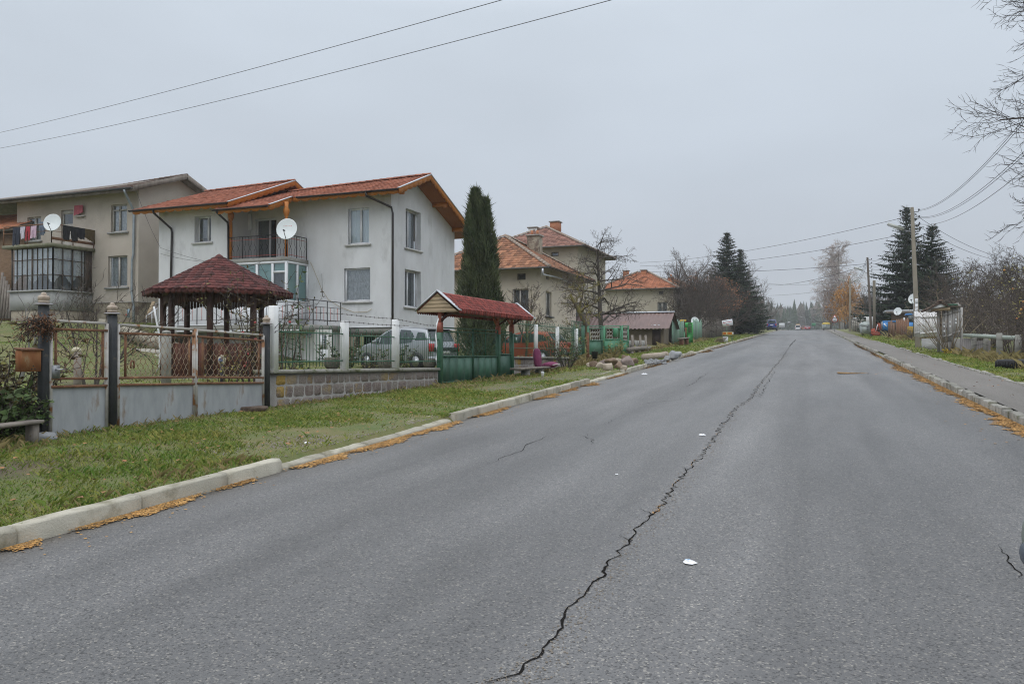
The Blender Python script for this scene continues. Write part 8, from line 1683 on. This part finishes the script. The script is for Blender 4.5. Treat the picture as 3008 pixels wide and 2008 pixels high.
# rubbish containers
m_bin = M('grey_container', (.38, .42, .405), (.45, .49, .47), scale=2, rough=.5, metal=.25)
def container(label, X, Y, rz, lidm, sc=1.):
    t = thing('waste_container', label, 'waste container', (0, 0, 0), 'grey waste containers'); w, d = .60, .52; prof = [(-w * .8, .28), (w * .8, .28), (w * .92, .4), (w, .95)]; body = MB(); sec = lambda y, k: [(x * k, y, z) for x, z in [(-w * .74, .25), (w * .74, .25), (w * .86, .36), (w, 1.02), (-w, 1.02), (-w * .86, .36)]]
    vs = sec(-d, 1) + sec(d, 1); vs = [(x, y * (.8 if z < .5 else 1), z) for x, y, z in vs]; body.add(vs, [(0, 1, 2, 3, 4, 5)[::-1], (6, 7, 8, 9, 10, 11)] + [(i, (i + 1) % 6, 6 + (i + 1) % 6, 6 + i) for i in range(6)]); bd_ = body.build('body', m_bin, t)
    lid = MB(); n = 12; arc = [(w * 1.04 * math.cos(PI * i / n), 1.02 + .40 * math.sin(PI * i / n)) for i in range(n + 1)]; lid.prism([(x, -d * 1.03, z) for x, z in arc], (0, d * 2.06, 0)); lid.build('lid', lidm, t)
    rim = MB()
    for y in (-d - .02, d - .0): rim.box(-w * 1.06, w * 1.06, y - .015, y + .035, .97, 1.04)
    rim.build('rim', m_bin, t); e = MB(); e.lathe([(.10, -d - .05), (.10, -d + .02)], 16, (-.04, 0, .93), 'y'); e.build('emblem', m_steel, bd_); e = MB().beam((-.05, -d - .03, .72), (.3, -d - .03, .80), .03, .03); e.lathe([(.07, -d - .05), (.07, -d)], 12, (-.05, 0, .70), 'y'); e.build('latch', m_steel, bd_)
    for i in (-1, 1):
        MB().tube([(i * (w + .02), 0, .85), (i * (w + .14), 0, .85)], .03, 8).build('trunnion', m_steel, t)
        for j in (-1, 1): wl = MB().lathe([(.10, -.03), (.10, .03)], 14, (i * w * .6, j * d * .55, .10), 'x'); wl.tube([(i * w * .6, j * d * .55, .1), (i * w * .6, j * d * .55, .28)], .025, 5); wl.build('castor', m_tyre, t)
    t.location = (X, Y, G(X, Y) + .005); t.rotation_euler = (0, .03, rz); t.scale = (sc,) * 3; return t
c = at_x(2541, 985, 5.05); container('dented grey waste container on castors at the pavement edge', 5.05, c.y - 2.2, .12, m_bin, .98); c = at_y(2426, 962, 150.); container('far grey waste container with a yellow lid', c.x, 150., .2, M('yellow_lid', (.55, .40, .06), rough=.5), 1.0)
bb_ = thing('notice_board', 'white panel on two posts behind the wooden pole', 'board', (5.5, 88, G(5.5, 88))); a, b = at_y(2544, 956, 88), at_y(2566, 930, 88); MB().cbox(a.x, b.x, 87.95, 88.05, a.z, b.z, .03).build('board', m_whitewash, bb_)
for x in (a.x + .2, b.x - .2): MB().beam((x, 88.08, G(x, 88)), (x, 88.08, b.z), .07, .07).build('post', m_steel, bb_)
sf = thing('slab_fence', 'concrete slab fence with white post caps beyond the grey container', 'fence', (6.0, 100, G(6, 100))); 
for k in range(7): y = 92 + 5 * k; z = G(5.95, y); MB().cbox(5.87, 6.03, y - .1, y + .1, z - .1, z + 1.75, .02).build('post', m_conc, sf); MB().ell((5.95, y, z + 1.8), .16, .16, .12, 10, 5).build('cap', m_whitewash, sf); MB().prism([(5.95, y + .1, z), (5.95, y + 4.9, z + .16), (5.95, y + 4.9, z + 1.75), (5.95, y + .1, z + 1.6)], (.05, 0, 0)).build('slab', M('brown_grey_slab', (.27, .24, .20), (.34, .31, .26), scale=2, rough=.95), sf)
# farm yard: red implement, blue tractor, brown and yellow fences
m_frame = M('orange_red_frame', (.42, .085, .045), (.34, .07, .04), scale=5, rough=.6); im = thing('farm_implement', 'orange-red A-frame farm implement beside the grey container', 'farm machine', (6.9, 79, G(6.9, 79))); I = lambda x, y: at_y(x, y, 79.); 
for a, b, w_ in (((2559, 972), (2612, 984), .12), ((2559, 978), (2608, 986), .12), ((2562, 982), (2600, 984), .1)): MB().beam(I(*a), I(*b), w_, .14).build('beam', m_frame, im)
MB().prism([I(2572, 978), I(2576, 978), I(2583, 948), I(2579, 948)], (0, .3, 0)).build('upright', m_frame, im); MB().prism([I(2580, 948), I(2586, 950), I(2594, 976), I(2586, 978)], (0, .3, 0)).build('upright', m_frame, im); MB().prism([I(2560, 966), I(2569, 963), I(2574, 972), I(2560, 976)], (0, .4, 0)).build('hopper', m_frame, im); MB().tube([I(2572, 974), I(2578, 953)], .035, 6).build('strut', m_white, im)
m_blue = M('tractor_blue', (.04, .20, .52), (.05, .24, .58), scale=2, rough=.45); tr = thing('tractor', 'blue tractor with cab half hidden behind the brown fence', 'tractor', (8.3, 78, G(8.3, 78))); J = lambda x, y, Y=78.: at_y(x, y, Y)
MB().prism([J(2592, 968), J(2608, 970), J(2610, 944), J(2593, 945)], (0, .9, 0)).build('radiator_guard', m_blue, tr); MB().prism([J(2593, 945), J(2642, 946), J(2642, 942), J(2594, 942)], (0, 1.0, 0)).build('bonnet', m_blue, tr); MB().prism([J(2608, 968), J(2640, 968), J(2640, 946), J(2608, 946)], (0, .8, 0)).build('engine', m_trim, tr); MB().prism([J(2590, 968), J(2593, 968), J(2593, 944), J(2590, 945)], (0, .9, 0)).build('grille', m_steel, tr); MB().prism([J(2595, 951, 77.98), J(2598, 949, 77.98), J(2606, 958, 77.98), J(2603, 960, 77.98)], (0, .01, 0)).build('stripe', m_signw, tr)
cb = MB()
for x0, x1 in ((2664, 2667), (2683, 2687)): cb.prism([J(x0, 966), J(x1, 966), J(x1, 924), J(x0 + (4 if x0 < 2670 else 0), 924)], (0, .1, 0))
cb.prism([J(2661, 925), J(2688, 925), J(2688, 920), J(2664, 920)], (0, 1.3, 0)); cb.prism([J(2660, 968), J(2687, 968), J(2687, 948), J(2672, 944), J(2660, 950)], (0, 1.2, 0)); cb.build('cab', m_blue, tr); MB().prism([J(2666, 946), J(2684, 946), J(2684, 926), J(2669, 926)], (0, .02, 0)).build('windscreen', m_cglass, tr)
for x, r in ((2600, .42), (2668, .7)): c = J(x, 975); MB().lathe([(r * .5, -.16), (r * .97, -.18), (r, 0), (r * .97, .18), (r * .5, .16)], 20, (c.x, 78.2, G(c.x, 78) + r), 'y').build('wheel', m_tyre, tr)
MB().tube([J(2656, 948), J(2656, 933)], .06, 8).build('air_filter', m_white, tr)
yd = lambda px, py, Y: (lambda c: Vector((c.x, Y, G(c.x, Y))))(at_y(px, py, Y))
plank_fence('plank_fence', 'brown upright plank fence in front of the blue tractor', [yd(2609, 990, 73), yd(2632, 990, 72.3)], at_y(2620, 947, 73).z - G(6.4, 73), .25, M('brown_planks', (.15, .085, .055), (.20, .12, .08), scale=3, rough=.9, rv=.35), 21)
t = plank_fence('plank_fence', 'rusty brown fence panels between plank fence and yellow gate', [yd(2632, 990, 72.3), yd(2668, 994, 66)], at_y(2660, 944, 66.5).z - G(6.9, 66.5), .9, m_rust, 22, gap=.01, jit=.06)
yg = thing('yellow_gate', 'ochre yellow slatted gate left of the concrete lamp post', 'gate', tuple(yd(2677, 993, 64))); a, b = yd(2668, 993, 65), yd(2687, 993, 62.5); hgt = at_y(2677, 957, 64).z - a.z; f = MB(); m_och = M('ochre_paint', (.42, .29, .05), (.36, .24, .045), scale=4, rough=.7)
for k in range(9): p = a.lerp(b, k / 8); f.beam(p + UZ * .05, p + UZ * hgt * (.97 + .04 * (k % 2)), .13, .03)
f.build('slats', m_och, yg); f = MB()
for z in (.15, .5, .9): f.beam(a + UZ * hgt * z - UY * .04, b + UZ * hgt * z - UY * .04, .04, .07)
f.build('rail', m_och, yg)
lowh = thing('low_building', 'low brown outbuilding with a pale flat roof behind the tractor', 'building', (9.5, 84, G(9.5, 84))); a, b = at_y(2618, 912, 84), at_y(2722, 912, 84); mb = MB(); wall(mb, (a.x, 84), UX, -UY, b.x - a.x, G(9, 92) - .3, a.z - .1, [(1.4, 2.2, a.z - 1.9, a.z - .6)], .15); mb.build('wall', [M('brown_plaster', (.17, .11, .08), (.22, .16, .12), scale=1, rough=.95), m_dark], lowh); MB().box(a.x - .5, b.x + .5, 83.4, 87, a.z - .12, a.z + .02).build('roof', m_tin, lowh); MB().box(a.x - .5, b.x + .5, 83.38, 83.4, a.z - .3, a.z - .1).build('fascia', m_greywood, lowh)
c = at_y(2637, 914, 82); dish('satellite_dish', 'white dish on the low brown outbuilding behind the tractor', c, (-.4, -1, .35), .36, None, (c.x, 83.4, c.z - .3)); c = at_x(2682, 877, 6.4); dish('satellite_dish', 'small dish edge peeking out left of the concrete lamp post', Vector((at_y(2682, 877, 60).x, 60, at_y(2682, 877, 60).z)), (-.6, -1, .3), .33, None, (at_y(2682, 877, 60).x + .15, 60.6, at_y(2682, 877, 60).z - 1.0))
c = at_y(2682, 877, 60); post('steel_post', 'thin mast carrying the small dish behind the lamp post', 'mast', 2684, 880, 990, c.x + .15, .03, m_steel)
# white plank fence, plank gate with a tiled roof, rail fence with concrete posts, tyre
m_wplank = M('white_washed_planks', (.78, .77, .77), (.64, .62, .60), scale=3, rough=.9, stretch=(2, 2, .3), rv=.2); m_gplank = M('silver_grey_planks', (.46, .445, .43), (.36, .34, .32), scale=4, rough=.95, stretch=(2, 2, .3), rv=.3)
def boards(par, nm, Y, x0, x1, yt, yb, n, mat, arch=0., dy=0., batten=(.14, .78), seed=0):
    """upright boards in the plane y = Y between image columns x0 and x1"""
    a0, a1, b0, b1 = at_y(x0, yt[0], Y), at_y(x1, yt[1], Y + dy), at_y(x0, yb[0], Y), at_y(x1, yb[1], Y + dy); m = MB(); q = random.Random(x0 + seed)
    for i in range(n):
        s0, s1 = i / n, (i + 1 - .07) / n; k = math.sin(PI * (i + .5) / n) * arch + q.gauss(0, .012); m.prism([b0.lerp(b1, s0), b0.lerp(b1, s1), a0.lerp(a1, s1) + UZ * k, a0.lerp(a1, s0) + UZ * k], (0, .025, 0), rnd=q.random())
    o = m.build(nm, mat, par)
    for t in batten: MB().beam(b0.lerp(a0, t) - UY * .02, b1.lerp(a1, t + .05) - UY * .02, .035, .06).build('batten', mat, o)
    return b0, b1, a0
YW = 43.5; t = thing('plank_fence', 'whitewashed plank fence right of the concrete lamp post', 'fence', tuple(yd(2720, 1000, YW)))
boards(t, 'boards', YW, 2686, 2703, (914, 915), (988, 990), 3, m_wplank); boards(t, 'boards', YW - .6, 2703, 2757, (915, 918), (990, 986), 6, m_wplank, seed=2)
a, b = at_y(2704, 994, YW), at_y(2760, 994, YW); MB().box(a.x, b.x, YW - .55, YW - .35, G(6, YW) - .2, a.z).build('plinth', m_greyrender, t)
YG = 38.8; gt_ = thing('plank_gate', 'grey rounded plank gate under a small clay-tile roof on the right', 'gate', tuple(yd(2790, 1035, YG)))
def cuts(par, x, ys_, r=.035):
    ci = MB()
    for y in ys_: c = at_y(x, y, YG - .03); ci.ell((c.x, c.y, c.z), r, .004, r * 1.3, 10, 6)
    ci.build('cut_out', m_white, par)
for x0, x1, yt, yb, n, ar in ((2768, 2781, 904, 1005, 3, .0), (2783, 2796, 901, 1002, 3, .0), (2799, 2822, 896, 992, 5, .10)): boards(gt_, 'door_leaf' if n == 3 else 'arched_leaf', YG, x0, x1, (yt, yt), (yb, yb - 2), n, m_gplank, ar)
for x, ys_ in ((2774, (948, 958, 972)), (2791, (945, 958)), (2808, (938, 948))): cuts(gt_, x, ys_)
for px, yt, yb in ((2757, 911, 1028), (2797.5, 898, 1034), (2825, 902, 1040)): a = at_y(px, yb, YG + .05); MB().box(a.x - .05, a.x + .05, YG + .03, YG + .15, G(a.x, YG) - .1, at_y(px, yt, YG).z).build('post', m_gplank, gt_)
a, b = at_y(2801, 992, YG), at_y(2827, 992, YG); MB().box(a.x, b.x, YG - .12, YG + .02, G(6, YG) - .15, a.z - .02).build('plinth', m_conc, gt_); a, b = at_y(2758, 992, YG), at_y(2797, 1000, YG); MB().box(a.x, b.x, YG + .04, YG + .1, G(6, YG) - .15, a.z + .1).build('kick_board', m_gplank, gt_)
a, b = at_y(2735, 913, YG - .3), at_y(2791, 913, YG - .3); MB().box(a.x, b.x, YG - .33, YG - .25, a.z, a.z + .14).build('lintel', m_board, gt_); MB().box(a.x + .1, b.x - .12, YG - .31, YG - .24, a.z + .145, a.z + .23).build('green_beam', m_green, gt_)
A, P_, B = at_y(2715, 912, YG - .45), at_y(2764, 886, YG - .45), at_y(2785, 897, YG - .45); rf = MB(); D_ = UY * 1.1
for e, s_ in ((A, 1), (B, -1)):
    up = P_ - e; p0, p1_ = (e + D_, e) if s_ > 0 else (e, e + D_); tiles(rf, p0, p1_, up, up.length, seed=5, sub=3, c=.24, w=.2); underlay(rf, p0, p1_, up, up.length, th=.05)
ridge(rf, P_ + UZ * .02 - UY * .02, P_ + D_ + UZ * .02, .08); rf.build('roof', m_oldtile, gt_); MB().prism([A.lerp(P_, .35) + UY * .06 - UZ * .07, B + UY * .06 - UZ * .03, P_ + UY * .06 - UZ * .05], (0, .03, 0)).build('gable_board', m_whitewash, gt_)
c, e = at_y(2784, 902, YG - .2), at_y(2823, 902, YG - .2); MB().box(c.x, e.x, YG - .2, YG + .3, c.z + .0, c.z + .07).build('cap_board', m_greywood, gt_); MB().box(c.x, e.x - .1, YG - .22, YG - .15, c.z + .07, c.z + .14).build('green_beam', m_green, gt_)
rfn = thing('rail_fence', 'concrete post fence with one pale rail at the right picture edge', 'fence', (6.4, 33, 1.3)); pts = []
for px, yt, yb in ((2861, 988, 1042), (2896, 980, 1045), (2936, 978, 1056), (2991, 983, 1062), (3040, 984, 1066)):
    b = at_g(px, yb); w_ = .085; zt7 = at_y(px, yt, b.y).z; MB().cbox(b.x - w_, b.x + w_, b.y - w_, b.y + w_, b.z - .1, zt7, .015).build('post', m_conc, rfn); pts.append((b, zt7))
a = at_y(2831, 984, 37.5); e = at_y(2985, 992, pts[3][0].y); MB().beam(a, e, .06, .14).build('rail', M('pale_green_rail', (.42, .47, .42), (.33, .37, .33), scale=4, rough=.7), rfn)
sh2 = MB(); n = 60; A, B = at_y(2832, 1038, 37), at_y(2926, 1038, 34.2); tz_ = at_y(2880, 1000, 35.6).z; vs = []
for i in range(n + 1): p = A.lerp(B, i / n); k = .03 * (1 if (i // 2) % 2 else -1); vs += [(p.x, p.y + 1.0 + k, G(p.x, p.y) - .05), (p.x, p.y + 1.0 + k, tz_ + (.12 if i < 25 else 0))]
sh2.add(vs, [(2 * i, 2 * i + 2, 2 * i + 3, 2 * i + 1) for i in range(n)]); sh2.build('corrugated_sheet', M('pale_corrugated', (.36, .335, .33), (.28, .255, .25), scale=2, rough=.8), rfn)
for h in (.5, .8): MB().tube([(p.x - .09, p.y, G(p.x, p.y) + h * (z_ - p.z) + .04 * math.sin(i * 2)) for i, (p, z_) in enumerate(pts)], .008, 4).build('wire', m_barb, rfn)
c = at_g(2985, 1082); ty = thing('truck_tyre', 'big worn black truck tyre lying flat in the grass', 'tyre', (c.x + .12, c.y + .25, c.z)); R0, R1 = .60, .34; cx_, cy_, cz_ = c.x + .15, c.y + .35, G(c.x, c.y) - .01
MB().lathe([(R1, cz_ + .03), (R1 + .05, cz_ + .0), (R0 - .05, cz_), (R0, cz_ + .04), (R0, cz_ + .22), (R0 - .04, cz_ + .26), (R1 + .04, cz_ + .28), (R1, cz_ + .25), (R1 + .06, cz_ + .2), (R1 + .06, cz_ + .06), (R1, cz_ + .03)], 40, (cx_, cy_, 0), cap=False).build('carcass', m_tyre, ty); tr_ = MB()
for k in range(44): a = k * 2 * PI / 44; d = Vector((math.cos(a), math.sin(a), 0)); s = Vector((-d.y, d.x, 0)); p = Vector((cx_, cy_, cz_)) + d * R0; tr_.prism([p - s * .028 + UZ * .045, p + s * .028 + UZ * .045, p + s * .028 + UZ * .215, p - s * .028 + UZ * .215], d * .014)
tr_.build('tread', m_tyre, ty)
shrub('dry_stalk_bush', 'tall bare pale stalks in front of the plank gate on the right', 'bush', 5.75, 39.0, 3.2, 1.4, 24, 0, .05, M('pale_dry_stalk', (.23, .18, .125), (.30, .24, .17), scale=3, rough=.95), m_yelleaf, 44, .35); shrub('yellow_flowers', 'small clump of yellow flowers at the foot of the dry stalks', 'flowers', 5.55, 37.9, .32, .6, 16, 120, .075, m_grnleaf, M('yellow_petal', (.55, .36, .02), rough=.8), 45, .3); shrub('leafy_weed', 'green leafy weeds behind the foot of the concrete lamp post', 'plant', 5.9, 44.0, .5, .9, 16, 300, .14, m_grnleaf, m_grnleaf, 46, .3)
for i, (X, Y, H, n, lab) in enumerate(((7.6, 36, 2.2, 260, 'brownish thicket behind the rail fence'), (8.6, 45, 2.6, 320, 'leafy thicket behind the plank gate'), (7.3, 30.5, 1.5, 160, 'low brown thicket at the right picture edge'), (7.2, 62, 1.2, 120, 'low scrub behind the yellow gate'))): shrub('thicket', lab, 'bush', X, Y, H, 2.4, 60, n, .07, m_twigred, m_mixleaf, 60 + i, .25)
# part of the photographer's car at the right edge: door mirror
c = at_y(3036, 1608, 1.35); cm = thing('door_mirror', 'grey rounded car door mirror cut by the right picture edge', 'car mirror', (c.x, c.y, c.z)); sh_ = MB().ell((c.x + .035, c.y, c.z + .015), .05, .045, .065, 20, 14); sh_.build('shell', M('mirror_grey', (.20, .22, .20), rough=.5), cm, smooth=True); MB().ell((c.x + .03, c.y - .008, c.z - .008), .05, .045, .035, 20, 12).build('rim', M('mirror_rim', (.10, .115, .14), rough=.35), cm, smooth=True); MB().ell((c.x + .05, c.y - .004, c.z - .07), .055, .055, .06, 16, 10).build('foot', m_trim, cm, smooth=True)

# ------------------------------------------------------------------ overhead wires
m_wire = M('overhead_wire', (.05, .05, .055), rough=.6)
def wire(label, a, b, sag, r, grp=None, n=26):
    a, b = Vector(a), Vector(b); pts = [a.lerp(b, k / n) - UZ * sag * 4 * (k / n) * (1 - k / n) for k in range(n + 1)]; o = MB().tube(pts, r, 5).build('overhead_wire', m_wire, origin=tuple(a)); tag(o, label, 'wire', grp)
wire('upper of two long wires crossing the sky at top left', at_y(-60, 403, 26), at_y(1540, -18, 14), .12, .0075); wire('lower of two long wires crossing the sky at top left', at_y(-60, 446, 26), at_y(1880, -22, 14), .22, .0075)
for k, (dx, dz, e) in enumerate(((.3, -.15, (3060, 285)), (.3, -.2, (3064, 292)), (.25, -.5, (3060, 395)), (.3, -.55, (3066, 400)), (.2, -.85, (3060, 455)))): wire('wire rising from the concrete lamp post to the upper right', p1t + Vector((dx, 0, dz)), at_y(*e, 19.5), .55, .0075, 'wires to the upper right')
for k, dz in enumerate((-.2, -.5, -.8, -1.1)): wire('sagging wire between the concrete lamp post and the wooden pole', p1t + Vector((.1, 0, dz)), p2t + Vector((.1, 0, dz * .8)), 1.0, .012, 'wires between the two right poles')
for k, dz in enumerate((-.2, -.5, -.8)): Yn = at_x(2497, 955, 5.2).y; wire('wire from the wooden pole to the twin-lamp pole', p2t + Vector((-.1, 0, dz)), (5.2, Yn, at_y(2497, 822, Yn).z + dz * .7), .9, .014, 'wires to the twin-lamp pole')
wire('upper long wire from the lamp post to the left trees', p1t + Vector((-.1, 0, -.45)), at_y(1880, 771, 78), .5, .012); wire('lower long wire from the lamp post to the left trees', p1t + Vector((-.1, 0, -1.35)), at_y(1880, 780, 78), .6, .012)
wire('upper of two wires from the lamp post down to the right edge', p1t + Vector((.1, 0, -.35)), at_y(3000, 765, 62), .5, .011); wire('lower of two wires from the lamp post down to the right edge', p1t + Vector((.1, 0, -.85)), at_y(3000, 772, 62), .5, .011)
wire('nearly level twisted cable from the wooden pole to the far house', p2t + Vector((-.1, 0, -.6)), at_y(1885, 798, 92), .35, .02); wire('twisted cable from the wooden pole down behind the left trees', p2t + Vector((-.1, 0, -.7)), at_y(2250, 838, 125), .5, .02); wire('level cable between birch and left trees', at_y(2490, 827, 125), at_y(2255, 833, 150), .3, .018); wire('lowest dark cable left of the birch', at_y(2487, 845, 125), at_y(2258, 868, 150), .2, .018); wire('pair wire from the wooden pole down towards the spruces', p2t + Vector((.1, 0, -1.2)), at_y(2700, 825, 74), .4, .014)
for k, (x0, y0, x1, y1) in enumerate(((470, 727, 745, 790), (472, 745, 700, 770), (400, 560, 470, 725))): wire(('thin house wire above the gazebo, lower end', 'thin house wire above the gazebo, level one', 'thin wire hanging between the two left houses')[k], at_y(x0, y0, 29.2), at_y(x1, y1, 26 if k < 2 else 29.3), .15, .008)
